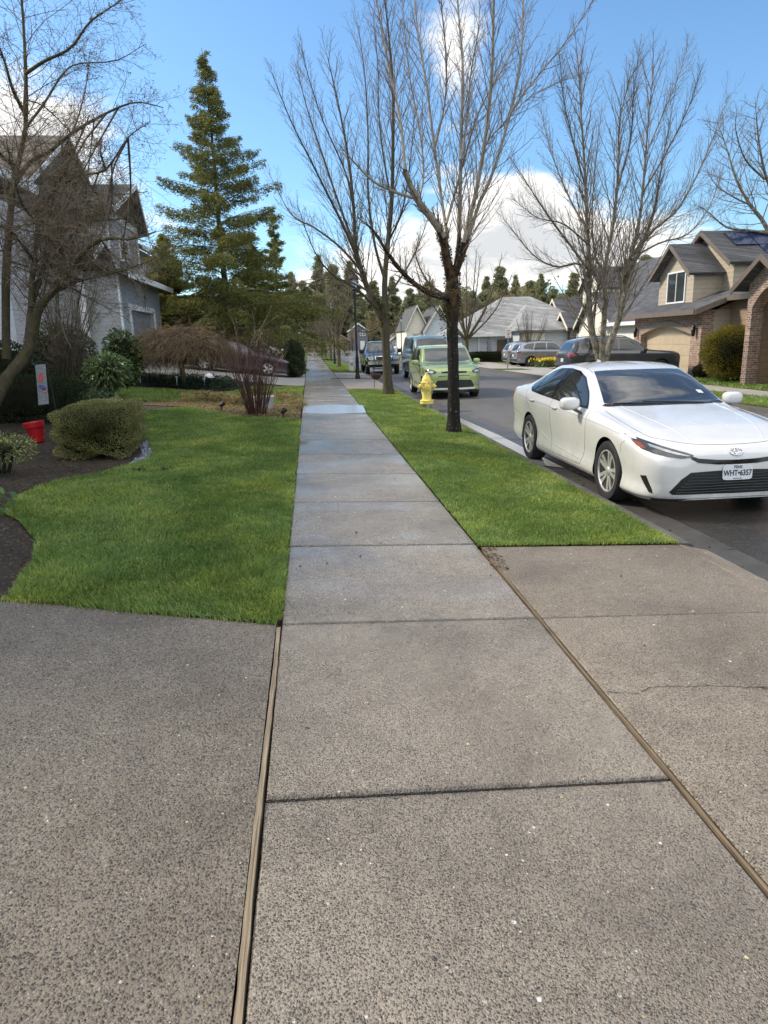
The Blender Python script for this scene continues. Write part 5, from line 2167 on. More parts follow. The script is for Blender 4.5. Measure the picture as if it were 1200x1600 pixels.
car.panel('cowl', [(1.03, 0), (1.015, .3), (.97, .52), (.90, .69), (.84, .74), (.82, .70), (.87, .63), (.935, .46), (.975, .25), (.988, 0), (.975, -.25), (.935, -.46), (.87, -.63), (.82, -.70), (.84, -.74), (.90, -.69), (.97, -.52), (1.015, -.3)], 'T', .004, M_blackplastic)
rw = [(-1.18, 0), (-1.20, .3), (-1.25, .50), (-1.85, .58), (-1.93, .3), (-1.95, 0), (-1.93, -.3), (-1.85, -.58), (-1.25, -.50), (-1.20, -.3)]
car.panel('rear_window', rw, 'T', .003, M_carglass, res=.06)
# nose
lampo = [(.885, .800), (.80, .762), (.70, .722), (.60, .690), (.50, .662), (.44, .640), (.46, .618), (.56, .612), (.68, .628), (.80, .658), (.868, .690)]
hl = car.pair('headlight', lampo, 'F', .004, M_lamp_dark)
for o, s in zip(hl, (1, -1)):
    car.panel('running_light', [(s * a, b) for a, b in ((.80, .735), (.68, .692), (.56, .655), (.48, .635), (.50, .630), (.60, .648), (.70, .675), (.80, .712))], 'F', .007, M_lamp, o)
    car.panel('turn_signal', [(s * a, b) for a, b in ((.885, .755), (.845, .742), (.835, .690), (.862, .692), (.88, .71))], 'F', .008, M_amber, o)
bar = [(.47, .632), (.40, .610), (.20, .590), (0, .585), (-.20, .590), (-.40, .610), (-.47, .632), (-.47, .605), (-.40, .568), (-.20, .545), (0, .540), (.20, .545), (.40, .568), (.47, .605)]
car.panel('upper_grille_bar', bar, 'F', .004, M_gloss_black)
gr = [(.47, .475), (0, .490), (-.47, .475), (-.56, .41), (-.665, .285), (-.63, .258), (0, .245), (.63, .258), (.665, .285), (.56, .41)]
gp_ = car.panel('lower_grille', gr, 'F', .003, M_blackplastic)
mb = MB()
for i in range(7):
    z = .275 + i * .029
    yy_ = .60 - (max(0, z - .30) * 1.05)
    car.seam(mb, [(-yy_, z + .004), (-yy_ * .5, z), (0, z + .001), (yy_ * .5, z), (yy_, z + .004)], 'F', .0055, 30, .004)
car.mesh('grille_slat', mb, M_gloss_black, 60, gp_)
car.pair('side_intake', [(.865, .425), (.842, .435), (.80, .30), (.795, .262), (.822, .275)], 'F', .003, M_blackplastic)
lip = [(.80, .215), (.55, .208), (0, .205), (-.55, .208), (-.80, .215), (-.78, .188), (-.5, .178), (0, .175), (.5, .178), (.78, .188)]
car.panel('front_lip', lip, 'F', .004, M_blackplastic)
mb = MB()
cc, nn = car.cast((5, 0, .655), (-1, 0, 0))
up_ = (Vector((0, 0, 1)) - nn * nn.z).normalized()


def ell(a, b, cy, cz, r):
    pts = [cc + nn * .006 + Vector((0, 1, 0)) * (cy + a * math.cos(t * math.pi / 16)) + up_ * (cz + b * math.sin(t * math.pi / 16)) for t in range(33)]
    mb.tube(pts, r, 6)


ell(.066, .044, 0, 0, .0055)
ell(.019, .041, 0, .001, .0042)
ell(.042, .014, 0, .024, .0042)
car.mesh('badge', mb, M_chrome, 80)
number_plate(car, 2.392, 0, .465, .305, .152, (('TEXAS', .038, .050, .0008), ('WHT\u20226357', .078, -.010, .0016), ('THE LONE STAR STATE', .011, -.062, 0)), .05)
# seams, handles, mirrors
mb = MB()
for sd_ in 'LR':
    car.seam(mb, [(.80, .935), (.80, .80), (.775, .60), (.72, .42), (.64, .285)], sd_)
    car.seam(mb, [(-.49, .985), (-.475, .75), (-.44, .50), (-.40, .285)], sd_)
    car.seam(mb, [(-1.66, 1.03), (-1.52, .88), (-1.25, .70), (-1.06, .55), (-.985, .40), (-.95, .285)], sd_)
    car.seam(mb, [(.64, .282), (0, .275), (-.55, .278), (-.95, .285)], sd_)
    car.seam(mb, [(1.86, .735), (1.80, .70), (1.77, .66), (1.765, .60)], sd_, .003)
    car.seam(mb, [(-1.80, .62), (-2.1, .66), (-2.35, .70)], sd_, .003)
car.seam(mb, [(.97, .755), (1.25, .775), (1.6, .785), (1.9, .765), (2.08, .69), (2.19, .52), (2.24, .30), (2.255, 0), (2.24, -.30), (2.19, -.52), (2.08, -.69), (1.9, -.765), (1.6, -.785), (1.25, -.775), (.97, -.755)], 'T', .0035, 90)
car.seam(mb, [(.14, .585), (-.4, .585), (-1.15, .56)], 'T', .004)
car.seam(mb, [(.14, -.585), (-.4, -.585), (-1.15, -.56)], 'T', .004)
car.mesh('panel_seam', mb, M_seam, 60)
for x_, z_ in ((-.30, .872), (-1.26, .897)):
    for s in (1, -1):
        h, nn = car.cast((x_, 3 * s, z_), (0, -s, 0))
        mb = MB()
        core(mb, h + nn * .012, .105, .016, .016, 3, 16, 8)
        car.mesh('door_handle', mb, P_white, 60)
# pressed creases: shoulder line, sill line, bonnet ridges and bumper edges
mb = MB()
for sd_ in 'LR':
    car.seam(mb, [(1.70, .785), (1.2, .828), (.5, .858), (-.3, .880), (-1.2, .905), (-2.1, .945)], sd_, .011, 50, -.006)
    car.seam(mb, [(.60, .345), (0, .365), (-.5, .40), (-.95, .50)], sd_, .012, 40, -.0075)
for s in (1, -1):
    car.seam(mb, [(.93, .56 * s), (1.4, .53 * s), (1.85, .47 * s), (2.18, .38 * s)], 'T', .013, 40, -.008)
car.mesh('body_crease', mb, P_white, 60)
car.mirrors(.56, 1.03, 1.005, P_white, .15, .235, .155)
tlp = car.both('tail_light', [(-2.28, .93), (-2.30, .985), (-2.42, .975), (-2.52, .90), (-2.52, .84), (-2.42, .86)], .004, M_red_lens)
mb = MB()
mb.prism([(-.98, -.012, 1.42), (-1.12, -.012, 1.415), (-1.12, -.012, 1.455)], (0, .024, 0))
car.mesh('roof_antenna', mb, P_white, 30)
mb = MB()
for s, (a, b) in ((1, ((.985, .42), (.90, -.28))), (1, ((.985, -.08), (.87, -.62)))):
    P_ = []
    for i in range(9):
        t = i / 8
        h, nn = car.cast((a[0] + (b[0] - a[0]) * t, a[1] + (b[1] - a[1]) * t, 4), (0, 0, -1))
        P_.append(h + nn * .012)
    mb.tube(P_, .007, 5)
car.mesh('wiper', mb, M_blackplastic, 60)
car.panel('inspection_sticker', [(.72, .50), (.72, .56), (.66, .55), (.66, .49)], 'T', .006, M_plate)
car.wheels(10, M_alloy, 'double', .69)
CAR_ROT = -math.pi / 2 - .009
CAR_X, CAR_Y = 3.22 + .895, 7.105 + CAMW / 2
car.place(CAR_X, CAR_Y, CAR_ROT, -.222)


# ---- upright lime-green hatchback facing us
so_ = [(2.06, .50, .26, .70, .44, .74, .76), (2.03, .68, .22, .78, .58, .83, .855), (1.92, .80, .20, .88, .66, .925, .955), (1.7, .87, .19, .95, .70, .99, 1.02), (1.30, .895, .20, 1.0, .71, 1.03, 1.07), (1.02, .90, .2, 1.03, .73, 1.06, 1.105),
       (.80, .90, .2, 1.04, .76, 1.22, 1.255), (.50, .90, .2, 1.05, .725, 1.46, 1.50), (.30, .90, .2, 1.055, .715, 1.55, 1.585), (-.4, .90, .2, 1.07, .71, 1.585, 1.62), (-1.2, .898, .2, 1.09, .69, 1.56, 1.60), (-1.75, .88, .22, 1.10, .66, 1.50, 1.54),
       (-1.95, .85, .26, 1.10, .56, 1.40, 1.44), (-2.05, .80, .32, 1.05, .52, 1.18, 1.20), (-2.08, .70, .40, .95, .48, .98, 1.0)]
c2 = Car('green_hatchback', 'lime-green boxy hatchback parked facing us behind the black trunk', 'car', so_, 2.57, .325, P_green, track=.765, nx=90)
c2.both('side_window', [(.62, 1.08), (.40, 1.36), (.22, 1.47), (-.35, 1.50), (-.38, 1.10)], .004, M_carglass)
c2.both('side_window', [(-.46, 1.105), (-.43, 1.50), (-1.15, 1.485), (-1.45, 1.40), (-1.50, 1.15)], .004, M_carglass)
bl2 = [(1.04, 0), (1.02, .3), (.97, .58), (.90, .73)]
tl2 = [(.44, .66), (.46, .3), (.47, 0)]
c2.panel('windscreen', bl2 + tl2 + [(x, -y) for x, y in tl2[-2::-1]] + [(x, -y) for x, y in bl2[:0:-1]], 'T', .003, M_carglass_pale, res=.07)
for o, s in zip(c2.pair('headlight', [(.86, .90), (.72, .905), (.58, .87), (.54, .82), (.60, .775), (.74, .765), (.84, .80)], 'F', .004, M_lamp_dark), (1, -1)):
    c2.panel('lamp_lens', [(s * a, b) for a, b in ((.80, .87), (.68, .87), (.62, .83), (.68, .79), (.78, .80))], 'F', .008, M_lamp, o)
c2.panel('upper_grille', [(.40, .835), (0, .85), (-.40, .835), (-.38, .785), (0, .775), (.38, .785)], 'F', .004, M_gloss_black)
c2.panel('lower_grille', [(.52, .57), (0, .585), (-.52, .57), (-.62, .42), (-.60, .36), (0, .345), (.60, .36), (.62, .42)], 'F', .004, M_blackplastic)
c2.panel('bumper_trim', [(.64, .345), (0, .335), (-.64, .345), (-.62, .30), (0, .29), (.62, .30)], 'F', .008, M_alloy)
c2.panel('front_lip', [(.78, .285), (0, .275), (-.78, .285), (-.76, .225), (0, .21), (.76, .225)], 'F', .004, M_blackplastic)
c2.pair('fog_light', [(.72 + .055 * math.cos(k * .5236), .46 + .06 * math.sin(k * .5236)) for k in range(12)], 'F', .006, M_lamp)
c2.panel('bonnet_slot', [(.50, .70), (0, .72), (-.50, .70), (-.48, .685), (0, .70), (.48, .685)], 'F', .003, M_blackplastic)
number_plate(c2, 2.085, 0, .50, .30, .15, (), .02)
c2.mirrors(.72, 1.0, 1.10, P_green, .13, .22, .15)
c2.wheels(5, M_alloy, 'single', .66)
mb = MB()
for sd_ in 'LR':
    c2.seam(mb, [(.78, 1.03), (.76, .7), (.66, .32)], sd_)
    c2.seam(mb, [(-.42, 1.09), (-.40, .7), (-.36, .32)], sd_)
    c2.seam(mb, [(.66, .31), (0, .30), (-.85, .31)], sd_)
c2.seam(mb, [(1.05, .74), (1.5, .74), (1.8, .66), (1.90, .4), (1.93, 0), (1.90, -.4), (1.8, -.66), (1.5, -.74), (1.05, -.74)], 'T', .004, 40)
c2.mesh('panel_seam', mb, M_seam, 60)
c2.place(4.38, 21.55 + 1.285, -math.pi / 2 - .01, -.215)

# ---- dark blue pickup truck with a chrome bumper
pk = [(2.62, .70, .48, .78, .60, .84, .86), (2.60, .82, .44, .90, .70, .97, .99), (2.5, .90, .42, .99, .74, 1.06, 1.09), (2.2, .93, .42, 1.06, .76, 1.11, 1.15), (1.6, .94, .42, 1.10, .76, 1.14, 1.18), (1.25, .94, .42, 1.12, .77, 1.17, 1.22),
      (1.0, .94, .42, 1.13, .74, 1.34, 1.40), (.70, .94, .42, 1.14, .70, 1.62, 1.68), (.50, .94, .42, 1.14, .68, 1.72, 1.77), (-.4, .94, .42, 1.15, .67, 1.74, 1.80), (-.85, .94, .42, 1.15, .66, 1.70, 1.76), (-.95, .94, .42, 1.15, .68, 1.40, 1.44),
      (-1.02, .94, .42, 1.12, .78, 1.16, 1.17), (-1.6, .94, .44, 1.12, .78, 1.15, 1.16), (-2.6, .93, .5, 1.12, .76, 1.15, 1.16), (-2.68, .90, .55, 1.08, .72, 1.10, 1.11)]
c3 = Car('pickup_truck', 'dark blue pickup truck with a chrome bumper parked past the lamp post', 'pickup truck', pk, 3.3, .38, P_blue, track=.80, nx=90, belt_in=.97)
bl3 = [(1.24, 0), (1.22, .4), (1.17, .70)]
tl3 = [(.64, .64), (.62, 0)]
c3.panel('windscreen', bl3 + tl3 + [(.64, -.64)] + [(x, -y) for x, y in bl3[:0:-1]], 'T', .004, M_carglass_pale, res=.08)
c3.both('side_window', [(.95, 1.18), (.62, 1.62), (-.05, 1.66), (-.05, 1.19)], .004, M_carglass)
c3.panel('grille', [(.48, .99), (-.48, .99), (-.44, .78), (.44, .78)], 'F', .010, M_chrome)
c3.panel('grille_mesh', [(.44, .965), (-.44, .965), (-.40, .80), (.40, .80)], 'F', .016, M_blackplastic)
c3.pair('headlight', [(.86, .97), (.53, .98), (.51, .80), (.84, .80)], 'F', .008, M_lamp)
c3.panel('windscreen_visor', [(.60, .62), (.60, -.62), (.55, -.62), (.55, .62)], 'T', .012, P_blue)
mb = MB()
prof = [(2.66, z) for z in ()]
bp_ = [(2.50, -.98), (2.66, -.86), (2.72, -.5), (2.73, 0), (2.72, .5), (2.66, .86), (2.50, .98)]
for (xa, ya), (xb, yb) in zip(bp_[:-1], bp_[1:]):
    vs = [(xa, ya, .56), (xb, yb, .56), (xb, yb, .74), (xa, ya, .74), (xa - .12, ya * .97, .56), (xb - .12, yb * .97, .56), (xb - .12, yb * .97, .74), (xa - .12, ya * .97, .74)]
    mb.add(vs, [(0, 1, 2, 3), (7, 6, 5, 4), (3, 2, 6, 7), (0, 4, 5, 1)])
c3.mesh('front_bumper', mb, M_chrome, 30)
c3.panel('lower_valance', [(.80, .55), (-.80, .55), (-.76, .43), (.76, .43)], 'F', .03, M_blackplastic)
number_plate(c3, 2.745, .05, .60, .28, .13, ())
mb = MB()
mb.box(2.3, 2.36, -.6, .6, .28, .36)
for s in (-.55, .55):
    mb.box(2.2, 2.35, s - .04, s + .04, .30, .45)
c3.mesh('tow_bar', mb, M_grey_metal, 30)
c3.mirrors(.95, 1.08, 1.25, M_blackplastic, .12, .24, .22)
c3.wheels(5, M_alloy_dark, 'single', .62)
c3.place(4.00, 38.6 + 1.65, -math.pi / 2, -.21)

# ---- tall teal van behind the hatchback
vn = [(2.35, .66, .36, .86, .56, .90, .92), (2.30, .80, .32, .98, .66, 1.03, 1.05), (2.1, .88, .30, 1.06, .70, 1.11, 1.14), (1.75, .90, .30, 1.12, .74, 1.17, 1.21), (1.45, .90, .3, 1.14, .74, 1.45, 1.50), (1.10, .90, .3, 1.16, .73, 1.82, 1.87),
      (.8, .90, .3, 1.17, .725, 1.90, 1.95), (-.5, .90, .3, 1.18, .72, 1.93, 1.98), (-2.2, .89, .32, 1.18, .70, 1.90, 1.94), (-2.32, .86, .36, 1.15, .68, 1.7, 1.75)]
c4 = Car('tall_van', 'tall teal-grey van standing behind the lime-green hatchback', 'van', vn, 2.9, .33, P_teal, track=.77, nx=60, bulge=.01)
c4.panel('windscreen', [(1.74, 0), (1.68, .60), (1.60, .70), (1.18, .66), (1.14, 0), (1.18, -.66), (1.60, -.70), (1.68, -.60)], 'T', .004, M_carglass, res=.1)
c4.both('side_window', [(1.45, 1.22), (1.15, 1.75), (.35, 1.78), (.35, 1.22)], .004, M_carglass)
c4.pair('headlight', [(.80, .98), (.55, .98), (.52, .84), (.76, .82)], 'F', .006, M_lamp)
c4.panel('grille', [(.45, .92), (-.45, .92), (-.42, .72), (.42, .72)], 'F', .006, M_blackplastic)
c4.mirrors(1.35, 1.03, 1.32, P_teal)
c4.wheels(5, M_alloy, 'single', .66)
c4.place(5.42, 29.7 + 2.3, -math.pi / 2, -.19)

# ---- sport utility vehicles on the far driveways
suv = [(2.45, .62, .30, .76, .55, .80, .82), (2.42, .76, .26, .88, .66, .93, .95), (2.3, .87, .24, .97, .72, 1.02, 1.05), (1.95, .94, .24, 1.03, .75, 1.07, 1.11), (1.45, .96, .25, 1.07, .76, 1.10, 1.15), (1.05, .96, .25, 1.09, .77, 1.14, 1.19), (.75, .96, .25, 1.10, .73, 1.34, 1.39),
       (.35, .96, .25, 1.11, .69, 1.58, 1.63), (.05, .96, .25, 1.12, .67, 1.68, 1.725), (-.7, .96, .25, 1.14, .66, 1.71, 1.76), (-1.6, .955, .26, 1.16, .64, 1.67, 1.72), (-2.1, .94, .30, 1.17, .62, 1.58, 1.62), (-2.3, .92, .34, 1.16, .62, 1.34, 1.37), (-2.42, .88, .40, 1.08, .62, 1.14, 1.16), (-2.46, .80, .46, .95, .56, .98, 1.0)]


def make_suv(name, label, paint, glass=M_carglass, rim=M_alloy):
    c = Car(name, label, 'suv', suv, 2.95, .375, paint, track=.83, nx=80)
    c.both('side_window', [(.72, 1.15), (.36, 1.52), (.10, 1.62), (-.30, 1.64), (-.34, 1.165)], .004, glass)
    c.both('side_window', [(-.42, 1.168), (-.38, 1.64), (-1.10, 1.635), (-1.28, 1.20)], .004, glass)
    c.both('quarter_window', [(-1.36, 1.21), (-1.18, 1.63), (-1.70, 1.59), (-1.98, 1.42), (-1.95, 1.27)], .004, glass)
    c.panel('windscreen', [(1.06, 0), (1.03, .5), (.95, .70), (.38, .63), (.30, 0), (.38, -.63), (.95, -.70), (1.03, -.5)], 'T', .004, glass, res=.1)
    c.panel('rear_window', [(.56, 1.18), (.54, 1.50), (0, 1.54), (-.54, 1.50), (-.56, 1.18), (0, 1.15)], 'B', .006, glass, res=.1)
    c.pair('tail_light', [(.86, 1.10), (.60, 1.12), (.55, 1.0), (.84, .95)], 'B', .012, M_red_lens)
    c.both('tail_light', [(-2.16, 1.10), (-2.40, 1.08), (-2.40, .96), (-2.20, 1.0)], .006, M_red_lens)
    c.panel('rear_bumper', [(.82, .58), (-.82, .58), (-.80, .40), (.80, .40)], 'B', .012, M_blackplastic)
    c.both('sill', [(1.0, .40), (-1.0, .40), (-1.0, .27), (1.0, .27)], .006, M_blackplastic)
    c.pair('headlight', [(.86, .92), (.58, .90), (.60, .82), (.84, .82)], 'F', .006, M_lamp)
    c.panel('grille', [(.52, .92), (-.52, .92), (-.48, .58), (.48, .58)], 'F', .006, M_blackplastic)
    number_plate(c, -2.485, 0, .82, .30, .15, (), 0, -1)
    mb = MB()
    for s in (1, -1):
        P_ = []
        for i in range(9):
            h, nn = c.cast((.1 - 1.9 * i / 8, s * .62, 4), (0, 0, -1))
            P_.append(h + Vector((0, 0, .045 if 0 < i < 8 else .0)))
        mb.tube(P_, .016, 6)
    c.mesh('roof_rack', mb, M_blackplastic, 60)
    mb = MB()
    for sd_ in 'LR':
        c.seam(mb, [(.82, 1.10), (.80, .7), (.72, .42)], sd_)
        c.seam(mb, [(-.38, 1.16), (-.37, .8), (-.35, .42)], sd_)
        c.seam(mb, [(-1.32, 1.17), (-1.25, .95), (-1.0, .7), (-.92, .42)], sd_)
    c.mesh('panel_seam', mb, M_seam, 60)
    c.mirrors(.70, 1.06, 1.17, M_blackplastic, .12, .20, .15)
    c.wheels(5, rim, 'single', .66)
    return c


make_suv('charcoal_suv', 'charcoal SUV in the brick house driveway behind the white sedan roof', P_char).place(12.95, 28.25, .0, -.20, .98)
make_suv('grey_suv', 'blue-grey SUV with red tail lights beside the daffodils, nearer of two', P_grey, rim=M_alloy_dark).place(15.0, 42.9, .0, -.26, .90)
make_suv('silver_suv', 'lighter silver SUV half hidden behind the blue-grey SUV', P_silver).place(15.2, 45.6, .0, -.26, .90)

# ---- plum saloon nosing out of the second driveway
pc = Car('plum_sedan', 'dark plum sedan on the sloping driveway behind the red stems', 'car', [(s[0], *s[1:]) for s in cs_], CAMW, .33, P_purple, track=.785, nx=80)
pc.both('side_window', [(.64, .968), (.41, 1.120), (.12, 1.265), (-.14, 1.330), (-.40, 1.350), (-.475, .988)], .004, M_carglass)
pc.both('side_window', [(-.60, .998), (-.545, 1.352), (-.86, 1.340), (-1.17, 1.288), (-1.45, 1.18), (-1.5, 1.06), (-1.33, 1.035)], .004, M_carglass)
pc.panel('windscreen', wsf, 'T', .003, M_carglass, res=.1)
pc.pair('headlight', [(.87, .79), (.70, .77), (.56, .72), (.60, .63), (.80, .66), (.865, .70)], 'F', .005, M_lamp)
pc.both('side_marker', [(2.02, .70), (1.82, .74), (1.84, .70), (2.04, .66)], .005, M_amber)
pc.panel('lower_grille', gr, 'F', .004, M_blackplastic)
pc.panel('rear_window', rw, 'T', .003, M_carglass, res=.1)
pc.mirrors(.56, 1.03, 1.005, P_purple)
pc.wheels(5, M_alloy, 'single', .66)
pw = gp(418, 588)
prz = math.atan2(gz(-5, pw.y) - gz(-2, pw.y), 3.0)
pc.place(pw.x - CAMW / 2, pw.y + .9, 0.0, (gz(pw.x, pw.y) + gz(pw.x - CAMW, pw.y)) / 2 + .01, 1.0, prz)

# ---- far white cars (only a few pixels tall)
fc = Car('far_white_car', 'small white car parked far off beyond the dark evergreen on the left', 'car', [(s[0], *s[1:]) for s in cs_], CAMW, .33, P_white, track=.785, nx=50)
fc.both('side_window', [(.64, .968), (.12, 1.265), (-.40, 1.350), (-1.17, 1.288), (-1.55, 1.08), (-1.33, 1.03)], .006, M_carglass)
fc.panel('windscreen', wsf, 'T', .006, M_carglass, res=.2)
fc.pair('headlight', lampo, 'F', .006, M_lamp)
fc.wheels(5, M_alloy, 'single', .66)
fc.place(-3.4, 62.5, 0.0, .10)
r = fc.root
copy_thing(r, (14.2, 98, -.25), .2, 1.0, 'white sedan on the far driveway beside the distant right-hand lamp post')
copy_thing(r, (-3.35, 52.0, .2), .0, (1, 1, 1.12), 'white car nosing out nearest behind the dark evergreen bush by the sidewalk')
# ------------------------------------------------------------------ houses
def hpart(name, mats, root, fn, bevel=0, label=None):
    mb = MB()
    fn(mb)
    o = mb.build(name, mats, root, bevel=bevel)
    if label:
        o['label'] = label
    return o


def wallx(root, X, pts, depth, mat, name='wall'):
    """wall facing the street: outline given as (Y, z) on the plane X, going back by depth"""
    return hpart(name, mat, root, lambda m_: m_.prism([(X, a, b) for a, b in pts], (depth, 0, 0)))


def slab(root, a, b, c, d, th, mat, name='roof', fascia=None):
    """roof plane through four corners (eave a-b, ridge c-d), th thick"""
    mb = MB()
    A = [Vector(p) for p in (a, b, c, d)]
    n = (A[1] - A[0]).cross(A[3] - A[0]).normalized()
    if n.z < 0:
        n = -n
    mb.prism(A, -n * th)
    return mb.build(name, mat, root)


def board(root, p, q, h, t, mat, name='fascia', nrm=(1, 0, 0)):
    """trim board from p to q: h tall, t thick along nrm"""
    mb = MB()
    p, q = Vector(p), Vector(q)
    mb.prism([p, q, q - Vector((0, 0, h)), p - Vector((0, 0, h))], Vector(nrm) * t)
    return mb.build(name, mat, root)


def gable(root, X, peak, l, r, depth, roofmat, trim, th=.12, over=.35, out=.35, s=1, tw=.20, side='x'):
    """pair of roof slabs over a gable that faces the street; peak, l, r are (Y, z); s=+1 runs towards +X"""
    for e in (l, r):
        dy, dz_ = e[0] - peak[0], e[1] - peak[1]
        L = math.hypot(dy, dz_)
        ey, ez = e[0] + dy / L * over, e[1] + dz_ / L * over
        a, b = (X - s * out, ey, ez + .06), (X + s * depth, ey, ez + .06)
        c, d = (X + s * depth, peak[0], peak[1] + .06), (X - s * out, peak[0], peak[1] + .06)
        slab(root, a, b, c, d, th, roofmat)
        # bargeboard along the slope
        mb = MB()
        P0, P1 = Vector((X - s * (out + .004), peak[0], peak[1] + .075)), Vector((X - s * (out + .004), ey, ez + .075))
        mb.prism([P0, P1, P1 - Vector((0, 0, tw)), P0 - Vector((0, 0, tw))], (-s * .035, 0, 0))
        mb.build('bargeboard', trim, root)


def window_x(root, X, y0, y1, z0, z1, s, frame, pane, mull=1, bar=0, fw=.07):
    """window in a wall at plane X; the outside is towards -s"""
    mb = MB()
    d = -s * .05
    for a, b, c, e in ((y0, y1, z1 - fw, z1), (y0, y1, z0, z0 + fw), (y0, y0 + fw, z0 + fw, z1 - fw), (y1 - fw, y1, z0 + fw, z1 - fw)):
        x0, x1 = sorted((X, X + d))
        mb.box(x0, x1, a, b, c, e)
    for i in range(mull):
        yc = y0 + (y1 - y0) * (i + 1) / (mull + 1)
        x0, x1 = sorted((X, X + d * .8))
        mb.box(x0, x1, yc - fw * .3, yc + fw * .3, z0 + fw, z1 - fw)
    for i in range(bar):
        zc = z0 + (z1 - z0) * (i + 1) / (bar + 1)
        x0, x1 = sorted((X, X + d * .7))
        mb.box(x0, x1, y0 + fw, y1 - fw, zc - .015, zc + .015)
    w = mb.build('window', frame, root)
    pm = MB()
    x0, x1 = sorted((X, X + d * .3))
    pm.box(x0, x1, y0 + fw * .5, y1 - fw * .5, z0 + fw * .5, z1 - fw * .5)
    p = pm.build('pane', pane, None)
    me = p.data
    p.parent = w
    off = Vector(w.parent.location)
    me.transform(Matrix.Translation(-off))
    return w


def gdoor_x(root, X, y0, y1, z0, z1, s, mat, arch=0.0, rows=4, cols=4):
    """sectional garage door standing proud of plane X by a hair, with pressed panels"""
    mb = MB()
    x0, x1 = sorted((X, X - s * .03))
    mb.box(x0, x1, y0, y1, z0, z1)
    for r_ in range(rows):
        for c_ in range(cols):
            w, h = (y1 - y0) / cols, (z1 - z0) / rows
            xa, xb = sorted((X - s * .03, X - s * .042))
            mb.box(xa, xb, y0 + w * c_ + .07, y0 + w * (c_ + 1) - .07, z0 + h * r_ + .06, z0 + h * (r_ + 1) - .06)
    return mb.build('garage_door', mat, root)


def yz(px, py, X):
    p = atx(px, py, X)
    return (p.y, p.z)


# ---- brick house across the street
BX = 16.0
rt = thing('brick_house', 'brick and tan house with a solar roof and arched garage across the street', 'house', (BX, 28, -.3))
zg = -.35
c0, c1 = 27.25, 33.2
d0, d1, dtop = 28.05, 32.45, 1.86
eave = 2.46
arch = [(d1 - (d1 - d0) * k / 14, 1.52 + .34 * math.sin(math.pi * k / 14)) for k in range(15)]
wallx(rt, BX, [(c0, zg), (d0 - .02, zg), (d0 - .02, 1.52)] + arch[::-1][1:-1] + [(d1 + .02, 1.52), (d1 + .02, zg), (c1, zg), (c1, eave), (c0, eave)], .5, M_brick)
hpart('wall', M_sid_tan, rt, lambda m_: m_.box(BX + .5, 25, c0 + .01, c1 - .01, zg, eave))
gdoor_x(rt, BX + .32, d0 - .1, d1 + .1, zg, 1.95, 1, M_gdoor_tan, rows=5, cols=1)
# pale arch surround
mb = MB()
outer = [(d1 + .02, 1.50)] + [(a, b) for a, b in arch] + [(d0 - .02, 1.50)]
oo = []
for k, (a, b) in enumerate(outer):
    yc, zc = (d0 + d1) / 2, 1.0
    v = Vector((a - yc, (b - zc) * 1.6))
    v.normalize()
    oo.append((a + v.x * .26, b + abs(v.y) * .22 + .02))
for k in range(len(outer) - 1):
    q = [outer[k], outer[k + 1], oo[k + 1], oo[k]]
    mb.prism([(BX - .03, a, b) for a, b in q], (.10, 0, 0))
mb.build('arch_surround', M_trim_tan, rt)
for yy_ in (c0 + .38, c1 - .38):
    lm = MB()
    lm.lathe([(.03, 1.42), (.075, 1.46), (.09, 1.70), (.05, 1.76), (.10, 1.78), (.02, 1.90)], (BX - .13, yy_, 0), 8)
    lm.box(BX - .13, BX, yy_ - .02, yy_ + .02, 1.72, 1.76)
    lm.build('wall_lantern', M_black_metal, rt)
# garage roof apron and main roof
slab(rt, (BX - .55, c0 - .35, eave - .02), (BX - .55, c1 + .4, eave - .02), (17.95, c1 + .9, 3.30), (17.95, c0 - .2, 3.30), .16, M_roof_dark)
slab(rt, (17.96, c0 - .2, 3.29), (17.96, c0 + 3.2, 3.29), (25.5, c0 + 3.2, 2.9), (25.5, c0 - .2, 2.9), .16, M_roof_dark)
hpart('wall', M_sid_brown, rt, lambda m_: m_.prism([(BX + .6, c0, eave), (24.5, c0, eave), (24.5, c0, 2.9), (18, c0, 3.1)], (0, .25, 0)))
board(rt, (BX - .56, c0 - .36, eave + .02), (BX - .56, c1 + .4, eave + .02), .20, -.05, M_trim_brown)
board(rt, (BX - .56, c0 - .37, eave + .02), (17.95, c0 - .22, 3.34), .22, -.05, M_trim_brown, nrm=(0, 1, 0))
# dormer over the garage
DX = 16.7
pk_, dl_, dr_ = yz(1062, 385, DX), (32.35, 4.02), (29.35, 4.02)
pk_ = ((dl_[0] + dr_[0]) / 2, 5.36)
wallx(rt, DX, [(dr_[0], 2.6), (dl_[0], 2.6), (dl_[0], dl_[1] + .2), pk_, (dr_[0], dr_[1] + .2)], 1.3, M_sid_tan)
gable(rt, DX, (pk_[0], pk_[1] + .02), (dl_[0], dl_[1] + .22), (dr_[0], dr_[1] + .22), 1.4, M_roof_dark, M_trim_brown, over=.40, out=.40)
window_x(rt, DX - .003, 29.95, 31.55, 2.88, 4.26, 1, M_trim_white, M_pane, 1, 0)
# tall main gable set back
MX = 17.97
pk2 = (yz(1095, 363, MX - .4)[0], yz(1095, 363, MX - .4)[1])
r2 = yz(1139, 412, MX - .4)
l2 = (2 * pk2[0] - r2[0], r2[1])
wallx(rt, MX, [(r2[0] + .25, 0), (l2[0] - .25, 0), (l2[0] - .25, l2[1] + .25), pk2, (r2[0] + .25, r2[1] + .25)], 9, M_sid_tan)
gable(rt, MX, pk2, (l2[0] - .2, l2[1] + .2), (r2[0] + .2, r2[1] + .2), 9.3, M_roof_dark, M_trim_brown, over=.35, out=.4)
